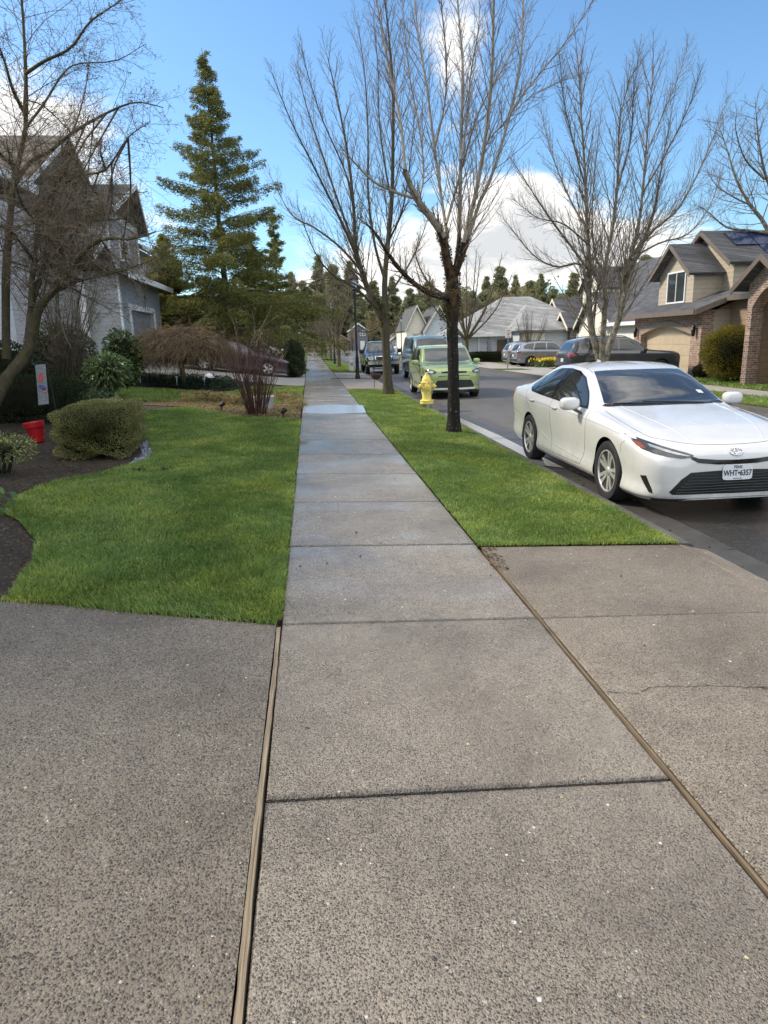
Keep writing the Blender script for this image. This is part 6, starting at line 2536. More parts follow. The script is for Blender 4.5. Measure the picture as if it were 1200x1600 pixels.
# solar panels on the slope that faces us
nn_ = Vector((0, pk2[1] - r2[1], -(r2[0] - pk2[0])))
nn_ = Vector((0, -(pk2[1] - r2[1]), (pk2[0] - r2[0]))).normalized()
if nn_.z < 0:
    nn_ = -nn_
for i in range(6):
    for j in range(2):
        u0, u1 = MX + .5 + i * 1.05, MX + .5 + i * 1.05 + 1.0
        f0, f1 = .12 + .42 * j, .12 + .42 * j + .40
        if i == 0 and j == 1:
            continue
        P = lambda u, f: Vector((u, pk2[0] + (r2[0] - pk2[0]) * f, pk2[1] + (r2[1] - pk2[1]) * f + .06)) + nn_ * .06
        mb = MB()
        mb.prism([P(u0, f0), P(u1, f0), P(u1, f1), P(u0, f1)], nn_ * .04)
        mb.build('solar_panel', M_solar, rt)
# wall between garage and entry (in shade) and the entry wing
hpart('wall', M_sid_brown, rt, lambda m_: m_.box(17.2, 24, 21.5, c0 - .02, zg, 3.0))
slab(rt, (16.8, 21.3, 2.95), (16.8, c0 + .3, 2.95), (20, c0 + .3, 4.4), (20, 21.3, 4.4), .14, M_roof_dark)
board(rt, (16.79, 21.3, 2.98), (16.79, c0 + .3, 2.98), .2, -.05, M_trim_brown)
EX = 15.1
pe, le = yz(1189, 400, EX - .4), yz(1151, 449, EX - .4)
re = (2 * pe[0] - le[0], le[1])
ay0, ay1 = re[0] + .30, le[0] - .36
az = yz(1165, 460, EX)[1]
arc = [(ay1 - (ay1 - ay0) * k / 12, az - .45 + .62 * math.sin(math.pi * k / 12)) for k in range(13)]
wallx(rt, EX, [(re[0] + .1, zg), (ay0, zg)] + arc[::-1] + [(ay1, zg), (le[0] - .1, zg), (le[0] - .1, le[1] + .1), pe, (re[0] + .1, re[1] + .1)], .45, M_brick)
gable(rt, EX, pe, (le[0], le[1] + .1), (re[0], re[1] + .1), 4.2, M_roof_dark, M_trim_brown, over=.35, out=.40)
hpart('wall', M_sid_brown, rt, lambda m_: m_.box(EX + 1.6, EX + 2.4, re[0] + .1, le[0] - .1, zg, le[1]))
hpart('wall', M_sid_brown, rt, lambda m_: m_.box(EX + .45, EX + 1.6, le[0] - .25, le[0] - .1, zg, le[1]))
hpart('wall', M_brick, rt, lambda m_: m_.box(EX + .5, 24, 12, re[0] + .08, zg, 3.0))
slab(rt, (EX, 11.5, 2.95), (EX, re[0] + .3, 2.95), (20, re[0] + .3, 5.2), (20, 11.5, 5.2), .14, M_roof_dark)

# ---- white house with several gables
WX = 20.0
rt = thing('white_house', 'white house with steep gables and a charcoal roof behind the multi-stemmed tree', 'house', (WX, 48, -.3))
zg = -.4


def pgable(X, pk_px, l_px, r_px, depth, wall, roof, trim, zbot=zg, over=.3, out=.35):
    p, l, r = yz(*pk_px, X - out), yz(*l_px, X - out), yz(*r_px, X - out)
    wallx(rt, X, [(r[0], zbot), (l[0], zbot), (l[0], l[1]), p, (r[0], r[1])], depth, wall)
    gable(rt, X, p, l, r, depth + .8, roof, trim, over=over, out=out, tw=.24)
    return p, l, r


pgable(WX + 1.0, (863, 468), (854.5, 489), (874, 494), 4.5, M_sid_ivory, M_roof_dark, M_trim_cream)
pgable(WX - .4, (875.5, 489), (867.5, 508), (885, 510), 3.0, M_stone, M_roof_dark, M_trim_cream)
pC, lC, rC = pgable(WX, (921, 458), (898, 508), (951, 504), 7, M_sid_ivory, M_roof_dark, M_trim_cream)
pD, lD, rD = pgable(WX + 2.6, (918, 418), (905, 449), (934, 447), 7, M_sid_ivory, M_roof_dark, M_trim_cream)
# entry door and stone piers, white garage doors
ye = [yz(px, 540, WX - .4)[0] for px in (871, 877)]
hpart('entry_recess', M_door_dark, rt, lambda m_: m_.box(WX - .43, WX - .38, ye[1], ye[0], zg, 1.6))
yg = [yz(px, 520, WX)[0] for px in (948, 901)]
gdoor_x(rt, WX - .003, yg[0], yg[1], zg, 1.72, 1, M_gdoor_white, rows=4, cols=4)
ys_ = [yz(px, 520, WX)[0] for px in (899, 892, 888)]
hpart('stone_pier', M_stone, rt, lambda m_: m_.box(WX - .10, WX + .3, ys_[0], ys_[0] + .6, zg, 1.9))
# wide charcoal roof running right and the second garage under it
yr = [yz(px, 505, WX)[0] for px in (1012, 950)]
slab(rt, (WX - .5, 37.6, 2.3), (WX - .5, yr[1] + .4, 2.3), (26.2, yr[1] + .4, 7.1), (26.2, 37.6, 7.1), .16, M_roof_dark)
slab(rt, (WX + 3, yr[1] + .2, 3.2), (WX + 3, 62, 3.2), (26.2, 62, 7.1), (26.2, yr[1] + .2, 7.1), .16, M_roof_dark)
hpart('wall', M_sid_ivory, rt, lambda m_: m_.box(WX + .05, 32, 38.2, yr[1] + .3, zg, 2.25))
board(rt, (WX - .51, 37.6, 2.34), (WX - .51, yr[1] + .3, 2.34), .22, -.05, M_trim_white)
gdoor_x(rt, WX + .04, yz(993, 520, WX)[0], yz(962, 520, WX)[0], zg, 1.62, 1, M_gdoor_white, rows=4, cols=4)
window_x(rt, WX + .997, yz(870, 500, WX + 1)[0], yz(864, 500, WX + 1)[0], 1.2, 2.6, 1, M_trim_white, M_pane, 0, 0)
for px, py in ((936, 425), (964, 424), (953, 453)):
    p = atx(px, py, 24.5)
    hpart('roof_vent', M_black_metal, rt, lambda m_: m_.prism([(p.x - .25, p.y - .25, p.z - .2), (p.x + .3, p.y - .25, p.z - .1), (p.x + .3, p.y - .25, p.z + .28), (p.x - .2, p.y - .25, p.z + .12)], (0, .5, 0)))

# ---- pale grey bungalow with a light hip roof
rt = thing('pale_bungalow', 'pale grey bungalow with a light hipped roof and wall meters behind the street hedge', 'house', (17, 58, -.3))
zb_ = -.4
x0 = at(722, 540, 54).x
x1 = at(806, 540, 54).x
ze = at(760, 523, 54).z
hpart('wall', M_sid_pale, rt, lambda m_: m_.box(x0, x0 + 11.5, 54, 64, zb_, ze))
E4 = [(x0 - .5, 53.5, ze), (x0 + 12, 53.5, ze), (x0 + 12, 64.5, ze), (x0 - .5, 64.5, ze)]
zr_ = at(792, 464, 59).z
R2 = [(x0 + 4.6, 59, zr_), (x0 + 7.0, 59, zr_)]
mb = MB()
V_ = E4 + R2 + [(a, b, c - .14) for a, b, c in E4]
mb.add(V_, [(0, 1, 5, 4), (1, 2, 5), (2, 3, 4, 5), (3, 0, 4), (0, 6, 7, 1), (1, 7, 8, 2), (2, 8, 9, 3), (3, 9, 6, 0), (6, 9, 8, 7)])
mb.build('roof', M_roof_grey, rt)
for a, b in ((E4[0], E4[1]), (E4[3], E4[0])):
    n_ = (0, -.03, 0) if a[1] == b[1] else (-.03, 0, 0)
    pa, pb = Vector(a) + Vector(n_) * .2, Vector(b) + Vector(n_) * .2
    mb = MB()
    mb.prism([pa + Vector((0, 0, .02)), pb + Vector((0, 0, .02)), pb - Vector((0, 0, .14)), pa - Vector((0, 0, .14))], n_)
    mb.build('gutter', M_trim_white, rt)
p = at(748, 540, 53.95)
hpart('downpipe', M_trim_white, rt, lambda m_: m_.box(p.x - .05, p.x + .05, 53.9, 53.99, zb_, ze))
p = at(765, 535, 53.9)
mb = MB()
mb.lathe([(.17, 0), (.17, .12), (.10, .14)], (p.x, 53.86, p.z), 12, 'y')
mb.box(p.x - .14, p.x + .14, 53.86, 53.99, p.z - .75, p.z - .25)
mb.tube([(p.x, 53.93, p.z - .2), (p.x, 53.93, p.z + .3), (p.x + .02, 53.93, ze)], .03, 6)
mb.build('meter', M_grey_metal, rt)
p = at(786, 538, 53.9)
hpart('gate', M_bark_far, rt, lambda m_: m_.box(p.x - .45, p.x + .45, 53.88, 53.98, zb_, p.z + .35))
# garage wing with a cream door, nearer on the right
gx0, gx1 = at(812, 540, 51.5).x, at(858, 540, 51.5).x
hpart('wall', M_sid_pale, rt, lambda m_: m_.box(gx0, gx1 + 4, 51.6, 54.0, zb_, at(830, 517, 51.5).z))
gdz = at(830, 521, 51.5).z
mb = MB()
mb.box(gx0 + .15, gx1 - .35, 51.53, 51.6, zb_, gdz)
for k in range(4):
    h_ = (gdz - zb_) / 4
    mb.box(gx0 + .22, gx1 - .42, 51.50, 51.53, zb_ + h_ * k + .05, zb_ + h_ * (k + 1) - .05)
mb.build('garage_door', M_gdoor_white, rt)
zz = at(830, 516, 51.3).z
slab(rt, (gx0 - .4, 51.1, zz), (gx1 + 4.4, 51.1, zz), (gx1 + 1, 57, at(842, 474, 57).z), (gx0 + 2.2, 57, at(842, 474, 57).z), .14, M_roof_grey)
slab(rt, (gx0 - .4, 51.1, zz), (gx0 - .4, 58, zz), (gx0 + 2.2, 57, at(842, 474, 57).z), (gx0 + 2.2, 57, at(842, 474, 57).z), .14, M_roof_grey)
# low white outbuilding door at its far left
p0, p1 = at(684, 540, 62), at(702, 540, 62)
mb = MB()
mb.box(p0.x, p1.x + 1.2, 62, 66, zb_, at(690, 533, 62).z)
mb.build('wall', M_sid_ivory, rt)
gd_ = MB()
for k in range(2):
    w = (p1.x - p0.x) / 2
    gd_.box(p0.x + w * k + .06, p0.x + w * (k + 1) - .06, 61.93, 61.99, zb_, at(690, 536, 62).z)
gd_.build('garage_door', M_gdoor_white, rt)

# ---- farther houses on the right
def simple_gable_house(name, label, X, Y0, Y1, depth, z0, z1, zp, wall, roof, trim, s=1, windows=()):
    r_ = thing(name, label, 'house', (X, (Y0 + Y1) / 2, z0))
    pk_ = ((Y0 + Y1) / 2, zp)
    wallx(r_, X, [(Y0, z0), (Y1, z0), (Y1, z1), pk_, (Y0, z1)], s * depth, wall)
    gable(r_, X, pk_, (Y1, z1), (Y0, z1), depth + .4, roof, trim, s=s)
    for a, b, c, d in windows:
        window_x(r_, X - s * .003, a, b, c, d, s, M_trim_white, M_pane, 1, 1)
    return r_


# row house seen end-on: gables face us (-Y)
def end_gable_house(name, label, Y, x0, x1, depth, z0, z1, zp, wall, roof, trim, wins=(), doors=()):
    r_ = thing(name, label, 'house', ((x0 + x1) / 2, Y, z0))
    pk_ = ((x0 + x1) / 2, zp)
    hpart('wall', wall, r_, lambda m_: m_.prism([(x0, Y, z0), (x1, Y, z0), (x1, Y, z1), (pk_[0], Y, pk_[1]), (x0, Y, z1)], (0, depth, 0)))
    for e in (x0, x1):
        dxx, dzz = e - pk_[0], z1 - zp
        L = math.hypot(dxx, dzz)
        ex, ez = e + dxx / L * .5, z1 + dzz / L * .5
        slab(r_, (ex, Y - .4, ez + .08), (ex, Y + depth, ez + .08), (pk_[0], Y + depth, zp + .08), (pk_[0], Y - .4, zp + .08), .16, roof)
        mb = MB()
        P0, P1 = Vector((pk_[0], Y - .41, zp + .09)), Vector((ex, Y - .41, ez + .09))
        mb.prism([P0, P1, P1 - Vector((0, 0, .3)), P0 - Vector((0, 0, .3))], (0, -.05, 0))
        mb.build('bargeboard', trim, r_)
    for a, b, c, d in wins:
        mb = MB()
        for q in ((a, b, d - .12, d), (a, b, c, c + .12), (a, a + .12, c, d), (b - .12, b, c, d), ((a + b) / 2 - .05, (a + b) / 2 + .05, c, d), (a, b, (c + d) / 2 - .04, (c + d) / 2 + .04)):
            mb.box(q[0], q[1], Y - .08, Y - .002, q[2], q[3])
        w = mb.build('window', M_trim_white, r_)
        pm = MB()
        pm.box(a + .06, b - .06, Y - .04, Y - .001, c + .06, d - .06)
        p_ = pm.build('pane', M_pane_light, None)
        p_.data.transform(Matrix.Translation(-Vector(r_.location)))
        p_.parent = w
    for a, b, c, d, m_ in doors:
        mb = MB()
        mb.box(a, b, Y - .05, Y - .002, c, d)
        for k in range(4):
            h_ = (d - c) / 4
            mb.box(a + .1, b - .1, Y - .07, Y - .05, c + h_ * k + .06, c + h_ * (k + 1) - .06)
        mb.build('garage_door', m_, r_)
    return r_


a, b = at(635, 520, 88), at(668, 520, 88)
end_gable_house('cream_gable_house', 'cream house with pointed gables and grey roof beyond the teal van', 88, a.x, b.x, 10, -.4, at(650, 512, 88).z, at(655, 477, 88).z, M_sid_ivory, M_roof_mid, M_trim_cream, wins=((a.x + .8, a.x + 1.6, 1.2, 2.4),))
a, b = at(664, 520, 86), at(708, 520, 86)
end_gable_house('grey_gable_house', 'grey-roofed house with a narrow cream gable right of the cream gabled house', 86, a.x, b.x, 9, -.4, at(650, 515, 86).z, at(683, 478, 86).z, M_sid_pale, M_roof_mid, M_trim_cream)
a, b = at(604, 540, 118), at(641, 540, 118)
end_gable_house('distant_brown_house', 'small distant brown house with a pale gable between lamp post and cream house', 118, a.x, b.x, 8, -.4, at(620, 535, 118).z, at(620, 520, 118).z, M_sid_brown, M_roof_brown, M_trim_white, wins=((a.x + 1, a.x + 2, .6, 1.6),))
a, b = at(546, 540, 152), at(575, 540, 152)
end_gable_house('slate_two_storey_house', 'slate-grey two-storey house with a white window at the far end of the street', 152, a.x, b.x, 9, -.3, at(560, 516, 152).z, at(562, 505, 152).z, M_sid_slate, M_roof_mid, M_trim_white,
                wins=((at(562, 518, 152).x, at(571, 518, 152).x, at(560, 525, 152).z, at(560, 516, 152).z),), doors=((at(563, 540, 152).x, at(570, 540, 152).x, -.3, at(560, 533, 152).z, M_trim_white),))
a, b = at(500, 540, 150), at(545, 540, 150)
end_gable_house('brown_garage_house', 'low taupe house with a wide garage left of the slate two-storey house', 150, a.x, b.x, 9, -.3, at(520, 531, 150).z, at(518, 517, 150).z, M_sid_brown, M_roof_brown, M_trim_tan, doors=((at(527, 540, 150).x, at(541, 540, 150).x, -.3, at(530, 534, 150).z, M_trim_tan),))
a, b = at(462, 540, 132), at(500, 540, 132)
end_gable_house('red_roof_house', 'low house with a reddish roof behind the far white car', 132, a.x - 3, b.x, 9, -.2, at(480, 536, 132).z, at(485, 520, 132).z, M_sid_brown, M_roof_brown, M_trim_white)

# ---- left: the white-sided house next to us
rt = thing('white_sided_house', 'white lap-sided house at the left edge behind the mossy tree', 'house', (-7, 13, .3))
hpart('wall', M_sid_white, rt, lambda m_: m_.box(-15, -7, 7.5, 17.7, .2, 5.35))
hpart('corner_board', M_trim_white, rt, lambda m_: m_.prism([(-6.97, 17.58, .2), (-6.97, 17.73, .2), (-7.15, 17.73, .2), (-7.15, 17.70, .2), (-7.0, 17.70, .2), (-7.0, 17.58, .2)], (0, 0, 5.14)))
mb = MB()
E4 = [(-6.35, 6.8, 5.4), (-6.35, 18.6, 5.4), (-15.6, 18.6, 5.4), (-15.6, 6.8, 5.4)]
R2 = [(-11, 6.81, 8.9), (-11, 16.2, 8.9)]
V_ = E4 + R2 + [(a, b, c - .16) for a, b, c in E4]
mb.add(V_, [(0, 1, 5, 4), (1, 2, 5), (2, 3, 4, 5), (3, 0, 4), (0, 6, 7, 1), (1, 7, 8, 2), (2, 8, 9, 3), (3, 9, 6, 0), (6, 9, 8, 7)])
mb.build('roof', M_roof_brown, rt)
board(rt, (-6.345, 6.8, 5.43), (-6.345, 18.62, 5.43), .24, .05, M_trim_white, 'gutter')
# its garage wing behind the driveway: out of view, first added to block sun
hpart('wall', M_sid_white, rt, lambda m_: m_.box(-15, -9.0, -7.0, 7.49, .2, 5.35))
slab(rt, (-8.4, -7.5, 5.36), (-8.4, 6.79, 5.36), (-11.6, 6.79, 8.2), (-11.6, -7.5, 8.2), .16, M_roof_brown)
slab(rt, (-15.6, -7.5, 5.36), (-15.6, 6.79, 5.36), (-11.61, 6.79, 8.2), (-11.61, -7.5, 8.2), .16, M_roof_brown)
gdoor_x(rt, -8.997, -2.2, 3.0, .4, 2.7, -1, M_gdoor_white)

board(rt, (-6.345, 18.605, 5.43), (-15.6, 18.605, 5.43), .24, .05, M_trim_white, 'gutter', nrm=(0, 1, 0))

# ---- left: the blue-grey house with the garage
rt = thing('blue_grey_house', 'blue-grey gabled house with a grey garage door left of the conifer', 'house', (-7, 31, .8))
G0, G1 = yz(186, 470, -7)[0], yz(252, 500, -7)[0]
zf = 4.28
gd0, gd1 = yz(203, 480, -7)[0], yz(240, 492, -7)[0]
dz_t = 3.06
wallx(rt, -7, [(G0, .3), (gd0, .3), (gd0, dz_t), (gd1, dz_t), (gd1, .3), (G1, .3), (G1, zf), (G0, zf)], -.35, M_sid_grey)
hpart('wall', M_sid_grey, rt, lambda m_: m_.box(-15, -7.35, G0 + .01, G1 - .01, .3, zf))
gdoor_x(rt, -7.2, gd0 - .02, gd1 + .02, .6, dz_t + .02, -1, M_gdoor_grey, rows=4, cols=4)
mb = MB()
mb.box(-7, -6.95, gd0 - .17, gd0, .4, dz_t + .22)
mb.box(-7, -6.95, gd1, gd1 + .17, .4, dz_t + .22)
mb.box(-7, -6.95, gd0, gd1, dz_t, dz_t + .22)
mb.build('door_trim', M_trim_white, rt)
hpart('corner_board', M_trim_white, rt, lambda m_: m_.box(-7.0, -6.94, G0 - .03, G0 + .14, .3, zf))
# garage roof rising to the upper wall
slab(rt, (-6.45, G0 - .45, zf), (-6.45, G1 + .5, zf), (-8.6, G1 + .5, 5.1), (-8.6, G0 - .45, 5.1), .14, M_roof_mid)
board(rt, (-6.44, G0 - .46, zf + .03), (-6.44, G1 + .5, zf + .03), .22, .05, M_trim_white)
# upper bay with its gable
UX = -8.0
u0, u1 = yz(174, 420, UX)[0], yz(213, 365, UX)[0]
pk_ = yz(195, 290, UX)
zl = 7.15
wallx(rt, UX, [(u0, 4.2), (u1, 4.2), (u1, zl), (pk_[0], pk_[1] - .1), (u0, zl)], -6, M_sid_grey2)
gable(rt, UX, pk_, (u1, zl + .05), (u0, zl + .05), 7, M_roof_mid, M_trim_white, s=-1, over=.5, out=.5)
w0, w1 = yz(187, 395, UX)[0], yz(201, 395, UX)[0]
window_x(rt, UX + .003, w0, w1, yz(190, 408, UX)[1], yz(190, 372, UX)[1], -1, M_trim_white, M_pane, 0, 1, .12)
hpart('band', M_trim_white, rt, lambda m_: m_.box(UX + .002, UX + .06, u0 - .02, u1 + .02, zl - .28, zl - .02))
for yy_ in (u0, u1 - .14):
    hpart('corner_board', M_trim_white, rt, lambda m_: m_.box(UX, UX + .05, yy_, yy_ + .14, 4.5, zl - .28))
# gable brackets and shingled gable face
hpart('gable_face', M_roof_brown, rt, lambda m_: m_.prism([(UX + .02, u0 + .3, zl + .02), (UX + .02, u1 - .3, zl + .02), (UX + .02, pk_[0], pk_[1] - .25)], (.04, 0, 0)))
# entry porch with white pillar and a small gable
PX = -8.2
pp = yz(164, 500, PX)
mb = MB()
mb.box(PX - .12, PX + .12, pp[0] - .12, pp[0] + .12, .5, 4.2)
mb.box(PX - .17, PX + .17, pp[0] - .17, pp[0] + .17, .5, .9)
mb.build('porch_pillar', M_trim_white, rt)
p2 = yz(135, 520, PX)
mb = MB()
mb.box(PX - .10, PX + .10, p2[0] - .10, p2[0] + .10, .5, 4.2)
mb.build('porch_pillar', M_trim_white, rt)
hpart('wall', M_sid_grey2, rt, lambda m_: m_.box(-14.5, -9.4, 21.5, G0 + .02, .3, 6.2))
pg, pl_, pr_ = yz(155, 375, -7.8), yz(139, 398, -7.8), yz(171, 414, -7.8)
wallx(rt, -7.9, [(pl_[0], pl_[1] - .3), (pr_[0], pl_[1] - .3), (pr_[0], pl_[1]), pg, (pl_[0], pl_[1])], -2, M_roof_brown)
gable(rt, -7.9, pg, (pr_[0], pl_[1]), (pl_[0], pl_[1]), 2.2, M_roof_mid, M_trim_white, s=-1, over=.3, out=.3)
mb = MB()
mb.box(-9.3, -7.7, 24, G0, .3, .95)
mb.build('porch', M_trim_white, rt)
yw = yz(130, 480, -9.4)[0]
window_x(rt, -9.397, yw - .6, yw + .6, 1.9, 3.4, -1, M_trim_white, M_pane, 1, 1, .1)
hpart('front_door', M_door_dark, rt, lambda m_: m_.box(-9.398, -9.34, yw + 1.3, yw + 2.2, .95, 3.0))
# big rear gable, shingled brown
BX2 = -10.5
pb, lb, rb_ = yz(97, 214, BX2), yz(18, 300, BX2), yz(131, 288, BX2)
wallx(rt, BX2, [(lb[0], 3.5), (rb_[0], 3.5), (rb_[0], rb_[1] - .2), (pb[0], pb[1] - .2), (lb[0], lb[1] - .2)], -5, M_roof_brown)
gable(rt, BX2, (pb[0], pb[1]), (rb_[0], rb_[1]), (lb[0], lb[1]), 6, M_roof_brown, M_trim_white, s=-1, over=.3, out=.3)

# ---- left: house beyond, mostly behind the conifer
rt = thing('shaded_house', 'dark shaded house with a grey roof half hidden behind the tall conifer', 'house', (-9.5, 46, .9))
h0, h1 = 42.2, 54.0
hpart('wall', M_sid_brown, rt, lambda m_: m_.box(-18, -9.5, h0, h1, .3, 7.1))
slab(rt, (-9.0, h0 - .5, 7.15), (-9.0, h1, 7.15), (-13.5, h1, 9.6), (-13.5, h0 - .5, 9.6), .15, M_roof_mid)
slab(rt, (-18.4, h0 - .5, 7.15), (-18.4, h1, 7.15), (-13.51, h1, 9.59), (-13.51, h0 - .5, 9.59), .15, M_roof_mid)
board(rt, (-8.99, h0 - .5, 7.2), (-8.99, h1, 7.2), .25, .05, M_trim_white)
slab(rt, (-7.6, h0 - 1.5, 4.4), (-7.6, h1 - 4, 4.4), (-9.6, h1 - 4, 5.4), (-9.6, h0 - 1.5, 5.4), .14, M_roof_mid)
board(rt, (-7.59, h0 - 1.5, 4.44), (-7.59, h1 - 4, 4.44), .22, .05, M_trim_white)
hpart('wall', M_sid_brown, rt, lambda m_: m_.box(-9.6, -8.1, h0 - 1.0, h1 - 4.4, .3, 4.35))
window_x(rt, -9.497, 43.2, 44.2, 5.3, 6.5, -1, M_trim_white, M_pane, 1, 0)
# ------------------------------------------------------------------ street furniture and small things
def lamp_post(loc, label, H=4.6, group='lamp posts along the street'):
    r_ = thing('lamp_post', label, 'lamp post', loc, group)
    x, y, z = loc
    mb = MB()
    mb.lathe([(.115, -.06), (.115, .10), (.10, .16), (.085, .22), (.075, .9), (.085, .93), (.07, .98), (.052, 1.1), (.042, H - .78), (.06, H - .76), (.045, H - .72), (.07, H - .66), (.085, H - .62)], loc, 14)
    mb.build('post', M_black_metal, r_, smooth_deg=40)
    n = 8
    gl = MB()
    gl.lathe([(.105, H - .62), (.165, H - .22)], loc, n, cap=False)
    gl.build('lantern_glass', M_lampglass, r_)
    fr = MB()
    for k in range(n):
        a = 2 * math.pi * k / n
        fr.tube([(x + .108 * math.cos(a), y + .108 * math.sin(a), z + H - .62), (x + .169 * math.cos(a), y + .169 * math.sin(a), z + H - .22)], .009, 4)
    fr.build('lantern_frame', M_black_metal, r_)
    ca = MB()
    ca.lathe([(.20, H - .225), (.205, H - .20), (.19, H - .14), (.13, H - .03), (.07, H + .02), (.03, H + .04), (.028, H + .08), (.04, H + .10), (.015, H + .15), (.004, H + .17)], loc, 16)
    ca.build('lantern_cap', M_black_metal, r_, smooth_deg=50)
    return r_


M_lampglass = plain('frosted_lamp_glass', (.86, .85, .80), .45, .05, 8)
M_lampglass.node_tree.nodes['Principled BSDF'].inputs['Transmission Weight'].default_value = .85
lp_ = gp(559, 592)
l0 = lamp_post((lp_.x, lp_.y, lp_.z), 'black lamp post with a frosted lantern between the driveway and the pickup truck')
q = gp(510, 570)
copy_thing(l0, (1.95, 54.5, gz(1.95)), 0, 1.0, 'thin black lamp post beyond the tall conifer at the sidewalk strip')
copy_thing(l0, (11.4, 86, gz(11.4)), 0, 1.0, 'distant lamp post on the right side of the street before the white far sedan')
copy_thing(l0, (8.6, 139, -.2), 0, 1.0, 'most distant lamp post near the golden bare trees at the street end')


# ---- fire hydrant
M_hyd = None


def m_hydrant():
    t = NT('chipped_yellow_paint')
    o = t.obj()
    n = t.noise(o, 9, 5, .7)
    c = t.mix(t.range(n, .3, .7), (.68, .54, .12), (.80, .66, .19))
    chip = t.range(t.noise(o, 22, 5, .75), .585, .625)
    c = t.mix(chip, c, (.09, .055, .03))
    return t.out(c, .55, 0, .4, t.bump(n, .4, .004))


M_hyd = m_hydrant()
hp_ = gp(667, 637)
hx_, hy_, hz_ = hp_.x, hp_.y, hp_.z
r_ = thing('fire_hydrant', 'chipped yellow fire hydrant on the grass strip', 'fire hydrant', (hx_, hy_, hz_))
mb = MB()
mb.lathe([(.115, -.05), (.115, .10)], (hx_, hy_, hz_), 18)
mb.build('base', M_grey_metal, r_, smooth_deg=40)
mb = MB()
mb.lathe([(.175, .10), (.18, .115), (.18, .14), (.17, .15), (.17, .165), (.18, .17), (.18, .19), (.13, .20), (.118, .24), (.125, .42), (.140, .50), (.150, .53), (.150, .62), (.158, .63), (.158, .655), (.13, .665)], (hx_, hy_, hz_), 20)
mb.build('barrel', M_hyd, r_, smooth_deg=40)
mb = MB()
mb.lathe([(.13, .663), (.125, .70), (.105, .76), (.07, .81), (.035, .845), (.03, .86), (.034, .862), (.034, .895), (.015, .90)], (hx_, hy_, hz_), 20)
mb.build('bonnet', M_hyd, r_, smooth_deg=50)
mb = MB()
for k in range(8):
    a = 2 * math.pi * k / 8
    mb.lathe([(.014, .188), (.014, .205), (.004, .21)], (hx_ + .155 * math.cos(a), hy_ + .155 * math.sin(a), hz_), 6)
    mb.lathe([(.012, .652), (.012, .668), (.004, .672)], (hx_ + .142 * math.cos(a), hy_ + .142 * math.sin(a), hz_), 6)
mb.build('bolts', M_hyd, r_)
for nm, ax, sg, rr_, ln in (('pumper_nozzle', 'y', -1, .062, .20), ('side_nozzle', 'x', 1, .046, .22), ('side_nozzle', 'x', -1, .046, .20)):
    mb = MB()
    pr = [(rr_ * .9, .10), (rr_ * .9, ln - .05), (rr_ * 1.3, ln - .05), (rr_ * 1.3, ln), (rr_ * .45, ln + .005), (rr_ * .40, ln + .04)]
    mb.lathe([(a, sg * b) for a, b in pr], (hx_, hy_, hz_ + .545), 16, ax)
    mb.build(nm, M_hyd, r_, smooth_deg=40)
mb = MB()
P = [(hx_ + .10, hy_ - .10, hz_ + .50), (hx_ + .13, hy_ - .13, hz_ + .42), (hx_ + .11, hy_ - .14, hz_ + .36), (hx_ + .06, hy_ - .13, hz_ + .40)]
mb.tube(smooth_path(P, 14), .006, 5)
mb.build('chain', M_grey_metal, r_)

# ---- hanging basket on a crook by the second tree
bp0 = gp(586, 606)
bx, by, bz = bp0.x, bp0.y, bp0.z
r_ = thing('hanging_basket', 'wire hanging basket on a thin crook beside the second street tree', 'hanging basket', (bx, by, bz))
mb = MB()
P = [(bx - .02, by, bz - .05), (bx - .02, by, bz + .9), (bx - .015, by, bz + 1.25), (bx + .04, by, bz + 1.42), (bx + .14, by, bz + 1.44), (bx + .17, by, bz + 1.33)]
mb.tube(smooth_path(P, 22), .009, 6)
mb.build('crook', M_black_metal, r_)
mb = MB()
mb.lathe([(.03, .30), (.13, .34), (.19, .43), (.205, .50), (.19, .505), (.12, .44)], (bx + .05, by, bz), 20)
mb.build('basket', plain('coir_liner', (.085, .052, .035), .9, .35, 16, spec=.1, bumpy=1, bscale=60), r_, smooth_deg=50)
mb = MB()
for k in range(3):
    a = 2 * math.pi * k / 3
    mb.tube([(bx + .05 + .2 * math.cos(a), by + .2 * math.sin(a), bz + .50), (bx + .16, by, bz + 1.33)], .004, 4)
mb.build('chain', M_black_metal, r_)

